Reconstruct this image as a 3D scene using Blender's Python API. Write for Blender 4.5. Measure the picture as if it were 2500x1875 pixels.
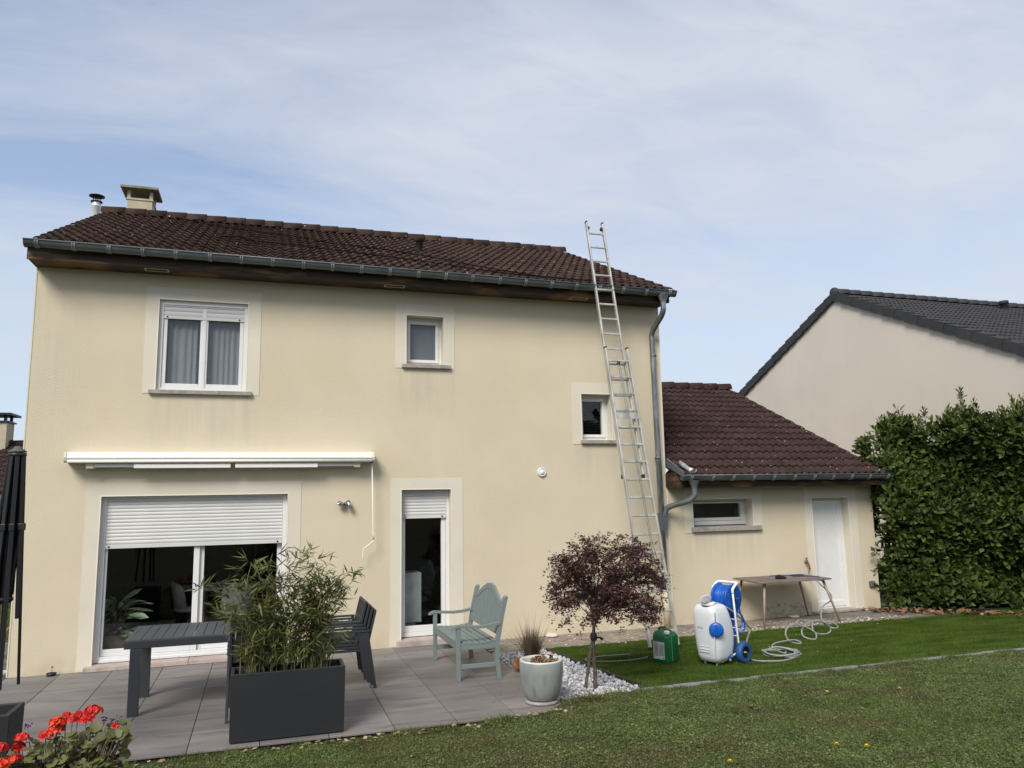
import bpy, math, random
import numpy as np
from mathutils import Vector, Matrix

for o in list(bpy.data.objects):
    bpy.data.objects.remove(o, do_unlink=True)
scene = bpy.context.scene
COL = scene.collection
R = math.radians
rnd = random.Random(7)
rng = np.random.default_rng(11)

# ------------------------------------------------------------------ camera
F_PX, YAW, PITCH, ROLL = 1856.91, R(18.1963), R(8.2931), R(-1.0176)
CAM = Vector((2.9527, -11.3557, 2.14))
Fw = Vector((math.sin(YAW) * math.cos(PITCH), math.cos(YAW) * math.cos(PITCH), math.sin(PITCH)))
Rt = Vector((math.cos(YAW), -math.sin(YAW), 0))
Up = Rt.cross(Fw)
Rt2 = Rt * math.cos(ROLL) + Up * math.sin(ROLL)
Up2 = Up * math.cos(ROLL) - Rt * math.sin(ROLL)
cd = bpy.data.cameras.new('camera')
cd.sensor_width = 36.0
cd.lens = F_PX / 2500 * 36.0
cd.clip_end = 2000
cam = bpy.data.objects.new('camera', cd)
COL.objects.link(cam)
M3 = Matrix((Rt2, Up2, -Fw)).transposed()
cam.matrix_world = Matrix.Translation(CAM) @ M3.to_4x4()
scene.camera = cam

# ------------------------------------------------------------------ sky, sun, exposure
SUN_DIR = Vector((-0.46, -0.58, 0.67)).normalized()          # towards the sun
world = bpy.data.worlds.new('World')
scene.world = world
world.use_nodes = True
wn, wl = world.node_tree.nodes, world.node_tree.links
wn.clear()
wout = wn.new('ShaderNodeOutputWorld')
wbg = wn.new('ShaderNodeBackground')
wbg.inputs['Strength'].default_value = 0.10
sky = wn.new('ShaderNodeTexSky')
sky.sky_type = 'NISHITA'
sky.sun_disc = False
sky.sun_elevation = math.asin(SUN_DIR.z)
sky.sun_rotation = math.atan2(SUN_DIR.x, SUN_DIR.y)
sky.air_density = 1.0
sky.dust_density = 0.6
sky.ozone_density = 3.0
tc = wn.new('ShaderNodeTexCoord')
sep = wn.new('ShaderNodeSeparateXYZ')
wl.new(tc.outputs['Generated'], sep.inputs[0])
zc = wn.new('ShaderNodeMath'); zc.operation = 'MAXIMUM'; zc.inputs[1].default_value = 0.0
wl.new(sep.outputs['Z'], zc.inputs[0])
za = wn.new('ShaderNodeMath'); za.operation = 'ADD'; za.inputs[1].default_value = 0.22
wl.new(zc.outputs[0], za.inputs[0])
dx = wn.new('ShaderNodeMath'); dx.operation = 'DIVIDE'
dy = wn.new('ShaderNodeMath'); dy.operation = 'DIVIDE'
wl.new(sep.outputs['X'], dx.inputs[0]); wl.new(za.outputs[0], dx.inputs[1])
wl.new(sep.outputs['Y'], dy.inputs[0]); wl.new(za.outputs[0], dy.inputs[1])
cmb = wn.new('ShaderNodeCombineXYZ')
wl.new(dx.outputs[0], cmb.inputs[0]); wl.new(dy.outputs[0], cmb.inputs[1])
mp = wn.new('ShaderNodeMapping')
mp.inputs['Rotation'].default_value = (0, 0, R(35))
mp.inputs['Scale'].default_value = (0.55, 1.15, 1)
mp.inputs['Location'].default_value = (3.1, 0.7, 0)
wl.new(cmb.outputs[0], mp.inputs[0])


def wnoise(scale, detail, rough, dist, vec):
    n = wn.new('ShaderNodeTexNoise')
    n.inputs['Scale'].default_value = scale
    n.inputs['Detail'].default_value = detail
    n.inputs['Roughness'].default_value = rough
    n.inputs['Distortion'].default_value = dist
    wl.new(vec, n.inputs['Vector'])
    return n


n1 = wnoise(1.2, 7, 0.55, 0.5, mp.outputs[0])
n2 = wnoise(0.35, 2, 0.5, 0.0, cmb.outputs[0])
n3 = wnoise(6.0, 5, 0.62, 0.8, mp.outputs[0])
ad = wn.new('ShaderNodeMath'); ad.operation = 'MULTIPLY_ADD'
ad.inputs[1].default_value = 0.9
wl.new(n2.outputs['Fac'], ad.inputs[0]); wl.new(n1.outputs['Fac'], ad.inputs[2])
ad2 = wn.new('ShaderNodeMath'); ad2.operation = 'MULTIPLY_ADD'
ad2.inputs[1].default_value = 0.30
wl.new(n3.outputs['Fac'], ad2.inputs[0]); wl.new(ad.outputs[0], ad2.inputs[2])
mr = wn.new('ShaderNodeMapRange')
mr.inputs['From Min'].default_value = 0.86
mr.inputs['From Max'].default_value = 1.26
mr.inputs['To Min'].default_value = 0.30
mr.inputs['To Max'].default_value = 0.95
ad3 = wn.new('ShaderNodeMath'); ad3.operation = 'MULTIPLY_ADD'      # the cloud sheet thickens towards +X
ad3.inputs[1].default_value = 0.09
dcl = wn.new('ShaderNodeClamp'); dcl.inputs['Min'].default_value = -0.6; dcl.inputs['Max'].default_value = 1.2
wl.new(dx.outputs[0], dcl.inputs['Value'])
wl.new(dcl.outputs[0], ad3.inputs[0]); wl.new(ad2.outputs[0], ad3.inputs[2])
wl.new(ad3.outputs[0], mr.inputs['Value'])
mix = wn.new('ShaderNodeMix'); mix.data_type = 'RGBA'
hz = wn.new('ShaderNodeMapRange')          # thin haze whitens the sky towards the horizon
hz.inputs['From Min'].default_value = 0.0
hz.inputs['From Max'].default_value = 0.34
hz.inputs['To Min'].default_value = 0.9
hz.inputs['To Max'].default_value = 0.0
wl.new(zc.outputs[0], hz.inputs['Value'])
hmix = wn.new('ShaderNodeMix'); hmix.data_type = 'RGBA'
wl.new(hz.outputs[0], hmix.inputs['Factor'])
wl.new(mix.outputs['Result'], hmix.inputs['A'])
hmix.inputs['B'].default_value = (3.7, 4.25, 4.95, 1)
wl.new(mr.outputs[0], mix.inputs['Factor'])
wl.new(sky.outputs[0], mix.inputs['A'])
mix.inputs['B'].default_value = (3.95, 4.18, 4.70, 1)
wl.new(hmix.outputs['Result'], wbg.inputs['Color'])
wl.new(wbg.outputs[0], wout.inputs[0])

sd = bpy.data.lights.new('sun', 'SUN')
sd.energy = 2.15
sd.angle = R(24)
sd.color = (1.0, 0.95, 0.87)
sun = bpy.data.objects.new('sun', sd)
COL.objects.link(sun)
sun.rotation_euler = SUN_DIR.to_track_quat('Z', 'Y').to_euler()
sun.location = (0, -5, 20)

vs = scene.view_settings
vs.view_transform = 'Standard'
vs.look = 'None'
vs.gamma = 1.0
vs.exposure = 0.80
vs.use_curve_mapping = False
scene.cycles.max_bounces = 8
scene.cycles.transparent_max_bounces = 12

# ------------------------------------------------------------------ helpers: materials
MATS = {}


def mat(name, col, rough=0.6, metal=0.0, var=0.12, vs=6.0, col2=None, c2_scale=2.0, c2_lo=0.5, c2_hi=0.65,
        bump=0.0, bs=60.0, isl=0.0, stretch=(1, 1, 1), spec=0.5, trans=0.0, bdist=0.01, detail=4.0, obj=0.0):
    """Principled material: base colour with noise variation, a second colour in patches, bump, per-island variation."""
    m = bpy.data.materials.new(name)
    m.use_nodes = True
    nt = m.node_tree
    b = nt.nodes['Principled BSDF']
    b.inputs['Roughness'].default_value = rough
    b.inputs['Metallic'].default_value = metal
    b.inputs['Specular IOR Level'].default_value = spec
    geo = nt.nodes.new('ShaderNodeNewGeometry')
    mpn = nt.nodes.new('ShaderNodeMapping')
    mpn.inputs['Scale'].default_value = stretch
    nt.links.new(geo.outputs['Position'], mpn.inputs[0])

    def noise(sc, det=detail):
        n = nt.nodes.new('ShaderNodeTexNoise')
        n.inputs['Scale'].default_value = sc
        n.inputs['Detail'].default_value = det
        nt.links.new(mpn.outputs[0], n.inputs['Vector'])
        return n
    n = noise(vs)
    ramp = nt.nodes.new('ShaderNodeMapRange')
    ramp.inputs['From Min'].default_value = 0.3
    ramp.inputs['From Max'].default_value = 0.7
    ramp.inputs['To Min'].default_value = 1 - var
    ramp.inputs['To Max'].default_value = 1 + var
    nt.links.new(n.outputs['Fac'], ramp.inputs['Value'])
    fac = ramp.outputs[0]
    if isl or obj:
        src = geo.outputs['Random Per Island']
        if obj:
            oi = nt.nodes.new('ShaderNodeObjectInfo')
            src = oi.outputs['Random']
        r2 = nt.nodes.new('ShaderNodeMapRange')
        r2.inputs['To Min'].default_value = 1 - (isl or obj)
        r2.inputs['To Max'].default_value = 1 + (isl or obj)
        nt.links.new(src, r2.inputs['Value'])
        mm = nt.nodes.new('ShaderNodeMath'); mm.operation = 'MULTIPLY'
        nt.links.new(fac, mm.inputs[0]); nt.links.new(r2.outputs[0], mm.inputs[1])
        fac = mm.outputs[0]
    cur = None
    if col2 is not None:
        n2 = noise(c2_scale, 5)
        mr2 = nt.nodes.new('ShaderNodeMapRange')
        mr2.inputs['From Min'].default_value = c2_lo
        mr2.inputs['From Max'].default_value = c2_hi
        nt.links.new(n2.outputs['Fac'], mr2.inputs['Value'])
        mx = nt.nodes.new('ShaderNodeMix'); mx.data_type = 'RGBA'
        nt.links.new(mr2.outputs[0], mx.inputs['Factor'])
        mx.inputs['A'].default_value = (*col, 1)
        mx.inputs['B'].default_value = (*col2, 1)
        cur = mx.outputs['Result']
    vm = nt.nodes.new('ShaderNodeVectorMath'); vm.operation = 'SCALE'
    if cur is None:
        vm.inputs[0].default_value = col
    else:
        nt.links.new(cur, vm.inputs[0])
    nt.links.new(fac, vm.inputs['Scale'])
    nt.links.new(vm.outputs[0], b.inputs['Base Color'])
    if bump:
        nb = noise(bs, 3)
        bp = nt.nodes.new('ShaderNodeBump')
        bp.inputs['Strength'].default_value = bump
        bp.inputs['Distance'].default_value = bdist
        nt.links.new(nb.outputs['Fac'], bp.inputs['Height'])
        nt.links.new(bp.outputs[0], b.inputs['Normal'])
    if trans:
        tr = nt.nodes.new('ShaderNodeBsdfTranslucent')
        nt.links.new(vm.outputs[0], tr.inputs['Color'])
        ms = nt.nodes.new('ShaderNodeMixShader')
        ms.inputs[0].default_value = trans
        nt.links.new(b.outputs[0], ms.inputs[1]); nt.links.new(tr.outputs[0], ms.inputs[2])
        nt.links.new(ms.outputs[0], nt.nodes['Material Output'].inputs['Surface'])
    MATS[name] = m
    return m


def add_mix(m, make_fac, col):
    """Mix colour COL over the base colour of material m; make_fac(nt, geo) returns a factor socket."""
    nt = m.node_tree
    b = nt.nodes['Principled BSDF']
    src = b.inputs['Base Color'].links[0].from_socket
    geo = next(n for n in nt.nodes if n.type == 'NEW_GEOMETRY')
    fac = make_fac(nt, geo)
    mx = nt.nodes.new('ShaderNodeMix'); mx.data_type = 'RGBA'
    nt.links.new(fac, mx.inputs['Factor'])
    nt.links.new(src, mx.inputs['A'])
    mx.inputs['B'].default_value = (*col, 1)
    nt.links.new(mx.outputs['Result'], b.inputs['Base Color'])


def f_noise(scale, lo, hi, stretch=(1, 1, 1), strength=1.0, detail=4.0, mul=None, loc=(0, 0, 0)):
    def mk(nt, geo):
        mpn = nt.nodes.new('ShaderNodeMapping')
        mpn.inputs['Scale'].default_value = stretch
        mpn.inputs['Location'].default_value = loc
        nt.links.new(geo.outputs['Position'], mpn.inputs[0])
        n = nt.nodes.new('ShaderNodeTexNoise')
        n.inputs['Scale'].default_value = scale
        n.inputs['Detail'].default_value = detail
        nt.links.new(mpn.outputs[0], n.inputs['Vector'])
        mr_ = nt.nodes.new('ShaderNodeMapRange')
        mr_.inputs['From Min'].default_value = lo
        mr_.inputs['From Max'].default_value = hi
        mr_.inputs['To Max'].default_value = strength
        nt.links.new(n.outputs['Fac'], mr_.inputs['Value'])
        out = mr_.outputs[0]
        if mul:
            o2 = mul(nt, geo)
            mm = nt.nodes.new('ShaderNodeMath'); mm.operation = 'MULTIPLY'
            nt.links.new(out, mm.inputs[0]); nt.links.new(o2, mm.inputs[1])
            out = mm.outputs[0]
        return out
    return mk


def f_spots(scale, radius, thresh):
    """Small round specks, only in some voronoi cells."""
    def mk(nt, geo):
        v = nt.nodes.new('ShaderNodeTexVoronoi')
        v.inputs['Scale'].default_value = scale
        nt.links.new(geo.outputs['Position'], v.inputs['Vector'])
        a = nt.nodes.new('ShaderNodeMath'); a.operation = 'LESS_THAN'; a.inputs[1].default_value = radius
        nt.links.new(v.outputs['Distance'], a.inputs[0])
        s = nt.nodes.new('ShaderNodeSeparateColor')
        nt.links.new(v.outputs['Color'], s.inputs[0])
        g = nt.nodes.new('ShaderNodeMath'); g.operation = 'LESS_THAN'; g.inputs[1].default_value = thresh
        nt.links.new(s.outputs[0], g.inputs[0])
        mm = nt.nodes.new('ShaderNodeMath'); mm.operation = 'MULTIPLY'
        nt.links.new(a.outputs[0], mm.inputs[0]); nt.links.new(g.outputs[0], mm.inputs[1])
        return mm.outputs[0]
    return mk


def f_band(axis, lo, hi):
    """1 below LO of the world axis, 0 above HI."""
    def mk(nt, geo):
        s = nt.nodes.new('ShaderNodeSeparateXYZ')
        nt.links.new(geo.outputs['Position'], s.inputs[0])
        mr_ = nt.nodes.new('ShaderNodeMapRange')
        mr_.inputs['From Min'].default_value = lo
        mr_.inputs['From Max'].default_value = hi
        mr_.inputs['To Min'].default_value = 1
        mr_.inputs['To Max'].default_value = 0
        nt.links.new(s.outputs[axis], mr_.inputs['Value'])
        return mr_.outputs[0]
    return mk


def f_box(x0, x1, z0, z1, soft=0.05):
    """1 inside a soft rectangle of the facade (stain areas), 0 outside."""
    def mk(nt, geo):
        s = nt.nodes.new('ShaderNodeSeparateXYZ')
        nt.links.new(geo.outputs['Position'], s.inputs[0])
        outs = []
        for ch, a, b_ in ((0, x0 - soft, x0 + soft), (0, x1 + soft, x1 - soft), (2, z0 - 4 * soft, z0 + 4 * soft), (2, z1 + soft * .2, z1 - soft * .2)):
            q = nt.nodes.new('ShaderNodeMapRange')
            q.inputs['From Min'].default_value = a
            q.inputs['From Max'].default_value = b_
            nt.links.new(s.outputs[ch], q.inputs['Value'])
            outs.append(q.outputs[0])
        cur = outs[0]
        for o_ in outs[1:]:
            mm = nt.nodes.new('ShaderNodeMath'); mm.operation = 'MULTIPLY'
            nt.links.new(cur, mm.inputs[0]); nt.links.new(o_, mm.inputs[1])
            cur = mm.outputs[0]
        return cur
    return mk


# ------------------------------------------------------------------ helpers: meshes
class MB:
    def __init__(s):
        s.v, s.f, s.sm = [], [], []

    def add(s, vs_, fs, smooth=False):
        k = len(s.v)
        s.v.extend(tuple(p) for p in vs_)
        s.f.extend(tuple(i + k for i in f) for f in fs)
        s.sm.extend([smooth] * len(fs))
        return s

    def obox(s, c, ax, ay, az):
        c, ax, ay, az = Vector(c), Vector(ax), Vector(ay), Vector(az)
        vs_ = [c + ax * i + ay * j + az * k for k in (-1, 1) for j in (-1, 1) for i in (-1, 1)]
        return s.add(vs_, [(0, 2, 3, 1), (4, 5, 7, 6), (0, 1, 5, 4), (2, 6, 7, 3), (0, 4, 6, 2), (1, 3, 7, 5)])

    def box(s, a, b):
        c = [(a[i] + b[i]) / 2 for i in range(3)]
        h = [abs(b[i] - a[i]) / 2 for i in range(3)]
        return s.obox(c, (h[0], 0, 0), (0, h[1], 0), (0, 0, h[2]))

    def bar(s, p, q, w, h, up=(0, 0, 1)):
        p, q = Vector(p), Vector(q)
        d = (q - p)
        L = d.length
        d.normalize()
        u = Vector(up)
        side = d.cross(u)
        if side.length < 1e-4:
            side = d.cross(Vector((1, 0, 0)))
        side.normalize()
        u = side.cross(d)
        return s.obox((p + q) / 2, d * L / 2, side * w / 2, u * h / 2)

    def tube(s, pts, r, n=8, cap=True, closed=False):
        pts = [Vector(p) for p in pts]
        m = len(pts)
        rr = r if isinstance(r, (list, tuple)) else [r] * m
        vs_, fs = [], []
        prev = None
        for i, p in enumerate(pts):
            if closed:
                t = pts[(i + 1) % m] - pts[i - 1]
            else:
                t = pts[min(i + 1, m - 1)] - pts[max(i - 1, 0)]
            if t.length < 1e-9:
                t = Vector((0, 0, 1))
            t.normalize()
            if prev is None:
                a = t.cross(Vector((0, 0, 1)))
                if a.length < 0.1:
                    a = t.cross(Vector((1, 0, 0)))
            else:
                a = prev - t * prev.dot(t)
            a.normalize()
            prev = a
            b = t.cross(a)
            for k in range(n):
                th = 2 * math.pi * k / n
                vs_.append(p + (a * math.cos(th) + b * math.sin(th)) * rr[i])
        rings = m if closed else m - 1
        for i in range(rings):
            for k in range(n):
                k2 = (k + 1) % n
                j = (i + 1) % m
                fs.append((i * n + k, i * n + k2, j * n + k2, j * n + k))
        s.add(vs_, fs, True)
        if cap and not closed:
            k0 = len(s.v) - m * n
            s.f.append(tuple(k0 + k for k in reversed(range(n)))); s.sm.append(False)
            s.f.append(tuple(k0 + (m - 1) * n + k for k in range(n))); s.sm.append(False)
        return s

    def lathe(s, prof, c=(0, 0, 0), axis=(0, 0, 1), n=24, smooth=True, sx=1.0):
        """prof: (radius, height) pairs along AXIS from C."""
        ax = Vector(axis).normalized()
        a = ax.cross(Vector((0, 0, 1)))
        if a.length < 0.1:
            a = Vector((1, 0, 0))
        a.normalize()
        b = ax.cross(a)
        c = Vector(c)
        vs_, fs = [], []
        for r_, h in prof:
            for k in range(n):
                th = 2 * math.pi * k / n
                vs_.append(c + ax * h + (a * math.cos(th) * sx + b * math.sin(th)) * r_)
        for i in range(len(prof) - 1):
            for k in range(n):
                k2 = (k + 1) % n
                fs.append((i * n + k, i * n + k2, (i + 1) * n + k2, (i + 1) * n + k))
        return s.add(vs_, fs, smooth)

    def prism(s, poly, ext):
        """polygon (3D points, one plane) extruded by vector EXT."""
        poly = [Vector(p) for p in poly]
        e = Vector(ext)
        n = len(poly)
        fs = [tuple(range(n)), tuple(reversed(range(n, 2 * n)))]
        fs += [(i, i + n, (i + 1) % n + n, (i + 1) % n) for i in range(n)]
        return s.add(poly + [p + e for p in poly], fs)

    def mesh(s, name, m):
        me = bpy.data.meshes.new(name)
        me.from_pydata([tuple(p) for p in s.v], [], s.f)
        me.polygons.foreach_set('use_smooth', s.sm)
        if m:
            me.materials.append(m)
        me.update()
        return me

    def build(s, name, m, parent=None, bevel=0.0, seg=2, fix=False):
        me = s.mesh(name, m)
        if fix:
            import bmesh
            bm = bmesh.new(); bm.from_mesh(me)
            bmesh.ops.recalc_face_normals(bm, faces=bm.faces)
            bm.to_mesh(me); bm.free()
        o = bpy.data.objects.new(name, me)
        COL.objects.link(o)
        if parent:
            o.parent = parent
        if bevel:
            b = o.modifiers.new('bevel', 'BEVEL')
            b.width = bevel; b.segments = seg; b.limit_method = 'ANGLE'; b.angle_limit = R(40)
            b.harden_normals = False
        return o


def link(name, me, parent=None, mw=None):
    o = bpy.data.objects.new(name, me)
    COL.objects.link(o)
    if parent:
        o.parent = parent
    if mw is not None:
        o.matrix_local = mw
    return o


def thing(name, label, cat, loc=(0, 0, 0), rz=0.0, group=None):
    o = bpy.data.objects.new(name, None)
    COL.objects.link(o)
    o.location = loc
    o.rotation_euler = (0, 0, rz)
    o.empty_display_size = 0.2
    o['label'] = label
    o['category'] = cat
    if group:
        o['group'] = group
    return o


def tag(o, label, cat, group=None):
    o['label'] = label
    o['category'] = cat
    if group:
        o['group'] = group
    return o


def struct(o, label=None, kind='structure'):
    o['kind'] = kind
    if label:
        o['label'] = label
    return o


def dup(root, loc=None, rz=None, label=None):
    r = root.copy()
    COL.objects.link(r)
    if loc is not None:
        r.location = loc
    if rz is not None:
        r.rotation_euler = (0, 0, rz)
    if label:
        r['label'] = label
    for ch in list(root.children):
        c = ch.copy(); COL.objects.link(c); c.parent = r
        for g in list(ch.children):
            d = g.copy(); COL.objects.link(d); d.parent = c
    return r


def spline(pts, n=8, closed=False):
    """Catmull-Rom through points."""
    P = [Vector(p) for p in pts]
    m = len(P)
    out = []
    for i in range(m if closed else m - 1):
        if closed:
            p0, p1, p2, p3 = P[i - 1], P[i], P[(i + 1) % m], P[(i + 2) % m]
        else:
            p0, p1, p2, p3 = P[max(i - 1, 0)], P[i], P[i + 1], P[min(i + 2, m - 1)]
        for k in range(n):
            t = k / n
            out.append(0.5 * ((2 * p1) + (p2 - p0) * t + (2 * p0 - 5 * p1 + 4 * p2 - p3) * t * t + (3 * p1 - p0 - 3 * p2 + p3) * t ** 3))
    if not closed:
        out.append(P[-1])
    return out


def np_mesh(name, V, Fc, m, smooth=False):
    """V (n,3) floats; Fc (k,3) or (k,4) ints -> mesh."""
    me = bpy.data.meshes.new(name)
    V = np.ascontiguousarray(V, dtype=np.float32)
    Fc = np.ascontiguousarray(Fc, dtype=np.int32)
    k, w = Fc.shape
    me.vertices.add(len(V)); me.vertices.foreach_set('co', V.ravel())
    me.loops.add(k * w); me.loops.foreach_set('vertex_index', Fc.ravel())
    me.polygons.add(k)
    me.polygons.foreach_set('loop_start', np.arange(0, k * w, w, dtype=np.int32))
    me.polygons.foreach_set('loop_total', np.full(k, w, dtype=np.int32))
    if smooth:
        me.polygons.foreach_set('use_smooth', np.ones(k, dtype=bool))
    me.update(calc_edges=True)
    me.validate()
    if m:
        me.materials.append(m)
    return me


def nrm(a):
    return a / np.maximum(np.linalg.norm(a, axis=-1, keepdims=True), 1e-9)


def frames(D, N):
    """Orthonormal frames from leaf directions D and approximate normals N -> X (side), Y (dir), Z (normal)."""
    Y = nrm(D)
    X = nrm(np.cross(Y, N))
    Z = np.cross(X, Y)
    return X, Y, Z


def scatter(name, tv, tf, P, X, Y, Z, S, m, parent=None, smooth=False):
    """Copies of a template (tv, tf) at points P with frames and scales S, joined in one mesh object."""
    tv = np.asarray(tv, float); tf = np.asarray(tf, int)
    S = np.asarray(S, float)
    if S.ndim == 1:
        S = np.stack([S, S, S], 1)
    n, k = len(P), len(tv)
    V = (P[:, None, :] + X[:, None, :] * (tv[None, :, 0:1] * S[:, None, 0:1]) + Y[:, None, :] * (tv[None, :, 1:2] * S[:, None, 1:2])
         + Z[:, None, :] * (tv[None, :, 2:3] * S[:, None, 2:3]))
    Fc = tf[None] + (np.arange(n) * k)[:, None, None]
    o = bpy.data.objects.new(name, np_mesh(name, V.reshape(-1, 3), Fc.reshape(-1, tf.shape[1]), m, smooth))
    COL.objects.link(o)
    if parent:
        o.parent = parent
    return o


def leaf_objs(name, tv, tf, P, X, Y, Z, S, m, parent, smooth=False):
    """The same, each leaf an object that shares one mesh."""
    me = np_mesh(name, np.asarray(tv, float), np.asarray(tf, int), m, smooth)
    S = np.asarray(S, float)
    if S.ndim == 1:
        S = np.stack([S, S, S], 1)
    for i in range(len(P)):
        mw = Matrix.Identity(4)
        for r_ in range(3):
            mw[r_][0] = X[i][r_] * S[i][0]; mw[r_][1] = Y[i][r_] * S[i][1]; mw[r_][2] = Z[i][r_] * S[i][2]; mw[r_][3] = P[i][r_]
        link(name, me, parent, mw)

# ------------------------------------------------------------------ materials
WALL = mat('cream_render', (0.625, 0.55, 0.41), rough=0.95, var=0.03, vs=1.2, col2=(0.61, 0.53, 0.385), c2_scale=0.7, c2_lo=0.42, c2_hi=0.65, bump=0.45, bs=75, bdist=0.012, spec=0.15)
add_mix(WALL, f_noise(3.0, 0.50, 0.78, stretch=(1.6, 1, 0.3), strength=0.10), (0.52, 0.47, 0.38))
add_mix(WALL, f_noise(2.0, 0.40, 0.7, stretch=(3.5, 1, 0.35), strength=0.45, mul=f_box(-0.05, 0.55, 3.3, 5.0, 0.25)), (0.48, 0.45, 0.385))
for bx in ((1.45, 2.85, 2.95, 3.61), (4.85, 5.75, 3.5, 4.08), (7.75, 8.6, 2.5, 2.93), (9.7, 11.15, 1.05, 1.5)):
    add_mix(WALL, f_noise(3.0, 0.35, 0.75, stretch=(3.0, 1, 0.3), strength=0.5, mul=f_box(*bx, 0.06)), (0.45, 0.415, 0.36))
add_mix(WALL, f_noise(4.0, 0.42, 0.70, strength=0.40, mul=f_band('Z', 0.02, 0.32)), (0.40, 0.31, 0.21))
add_mix(WALL, f_noise(11.0, 0.46, 0.72, strength=0.9, detail=9, mul=f_box(11.15, 12.2, 0.0, 0.22, 0.05)), (0.20, 0.15, 0.10))
add_mix(WALL, f_spots(2.2, 0.016, 0.12), (0.15, 0.12, 0.09))
PLAST = mat('smooth_render', (0.66, 0.61, 0.50), rough=0.9, var=0.05, vs=2.0, col2=(0.62, 0.565, 0.455), c2_scale=1.0, bump=0.08, bs=160, bdist=0.004, spec=0.15)
TRIMW = mat('corner_bead', (0.78, 0.74, 0.64), rough=0.6, var=0.03)
NWALL = mat('neighbour_render', (0.625, 0.56, 0.475), rough=0.95, var=0.04, vs=0.8, col2=(0.585, 0.525, 0.445), c2_scale=0.4, bump=0.3, bs=45, spec=0.15)
add_mix(NWALL, f_noise(2.0, 0.46, 0.75, stretch=(1, 2.2, 0.22), strength=0.12), (0.50, 0.45, 0.38))
PVC = mat('white_pvc', (0.70, 0.70, 0.69), rough=0.35, var=0.03)
SHUT = mat('shutter_aluminium', (0.60, 0.60, 0.575), rough=0.45, var=0.05, vs=3)
SILL = mat('concrete_sill', (0.33, 0.295, 0.265), rough=0.9, var=0.2, vs=14, bump=0.2, bs=120, col2=(0.26, 0.24, 0.22), c2_scale=5)
STEP = mat('pinkish_concrete_step', (0.43, 0.355, 0.31), rough=0.9, var=0.15, vs=9, bump=0.2, bs=120, col2=(0.35, 0.31, 0.285), c2_scale=4)
TILE = mat('brown_roof_tile', (0.052, 0.032, 0.027), rough=0.85, var=0.35, vs=9, col2=(0.034, 0.023, 0.020), c2_scale=3.5, bump=0.3, bs=90, obj=0.22, spec=0.1)
add_mix(TILE, f_noise(1.6, 0.50, 0.72, strength=0.45), (0.062, 0.040, 0.024))
add_mix(TILE, f_spots(8.5, 0.11, 0.22), (0.36, 0.35, 0.31))
add_mix(TILE, f_spots(11.0, 0.16, 0.12), (0.40, 0.36, 0.28))
GTILE = mat('dark_brown_roof_tile', (0.048, 0.029, 0.027), rough=0.95, var=0.25, vs=8, bump=0.25, bs=90, obj=0.12, spec=0.1)
add_mix(GTILE, f_spots(9.0, 0.10, 0.30), (0.40, 0.38, 0.37))
NTILE = mat('slate_grey_roof_tile', (0.030, 0.030, 0.031), rough=0.75, var=0.2, vs=6, bump=0.2, bs=60, obj=0.1)
WOOD = mat('dark_stained_wood', (0.034, 0.018, 0.009), rough=0.65, var=0.45, vs=4, stretch=(0.8, 6, 9), bump=0.4, bs=14)
add_mix(WOOD, f_noise(2.0, 0.53, 0.64, stretch=(0.8, 1, 4.5), strength=0.9), (0.16, 0.085, 0.032))
add_mix(WOOD, f_noise(1.1, 0.55, 0.62, stretch=(1.2, 1, 6), strength=0.8, mul=f_band('X', 0.2, 0.75)), (0.20, 0.17, 0.145))
ZINC = mat('weathered_zinc', (0.125, 0.145, 0.15), rough=0.5, metal=0.35, var=0.2, vs=3, col2=(0.10, 0.115, 0.12), c2_scale=2)
ZINCB = mat('zinc_bracket', (0.19, 0.21, 0.215), rough=0.5, metal=0.3, var=0.15)
ZINCP = mat('galvanised_pipe', (0.20, 0.22, 0.235), rough=0.38, metal=0.7, var=0.3, vs=8, stretch=(3, 3, 0.7), col2=(0.31, 0.31, 0.30), c2_scale=3, c2_lo=0.5, c2_hi=0.6)
CREAMP = mat('cream_pipe', (0.62, 0.53, 0.40), rough=0.6, var=0.05)
AWN = mat('awning_cream_white', (0.80, 0.79, 0.74), rough=0.4, var=0.02)
AWNP = mat('awning_plastic', (0.62, 0.58, 0.44), rough=0.5, var=0.05)
STEEL = mat('brushed_steel', (0.42, 0.41, 0.39), rough=0.3, metal=0.9, var=0.15, vs=20)
ALU = mat('worn_aluminium', (0.50, 0.49, 0.46), rough=0.5, metal=0.45, var=0.25, vs=18, stretch=(1, 1, 0.35), col2=(0.36, 0.345, 0.31), c2_scale=9, c2_lo=0.48, c2_hi=0.62)
ROPE = mat('black_rope', (0.008, 0.008, 0.009), rough=0.95, spec=0.05)
RUBBER = mat('black_rubber', (0.012, 0.012, 0.013), rough=0.7, var=0.1)
BLACKP = mat('black_plastic', (0.010, 0.010, 0.0115), rough=0.45, var=0.1)
ANTH = mat('anthracite_powder_coat', (0.029, 0.033, 0.038), rough=0.5, var=0.06, vs=5)
ANTHT = mat('anthracite_table_top', (0.060, 0.067, 0.074), rough=0.45, var=0.08, vs=5)
MESHF = mat('dark_mesh_fabric', (0.022, 0.022, 0.023), rough=0.85, var=0.15, vs=40, bump=0.3, bs=500)
PLANTER = mat('anthracite_planter', (0.0145, 0.0165, 0.020), rough=0.55, var=0.12, vs=4, bump=0.05, bs=200)
SOIL = mat('dark_soil', (0.022, 0.016, 0.011), rough=1, var=0.4, vs=30, bump=0.8, bs=60)
SAGE = mat('sage_painted_wood', (0.175, 0.215, 0.208), rough=0.55, var=0.08, vs=6, bump=0.06, bs=60, col2=(0.155, 0.19, 0.185), c2_scale=6)
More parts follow.
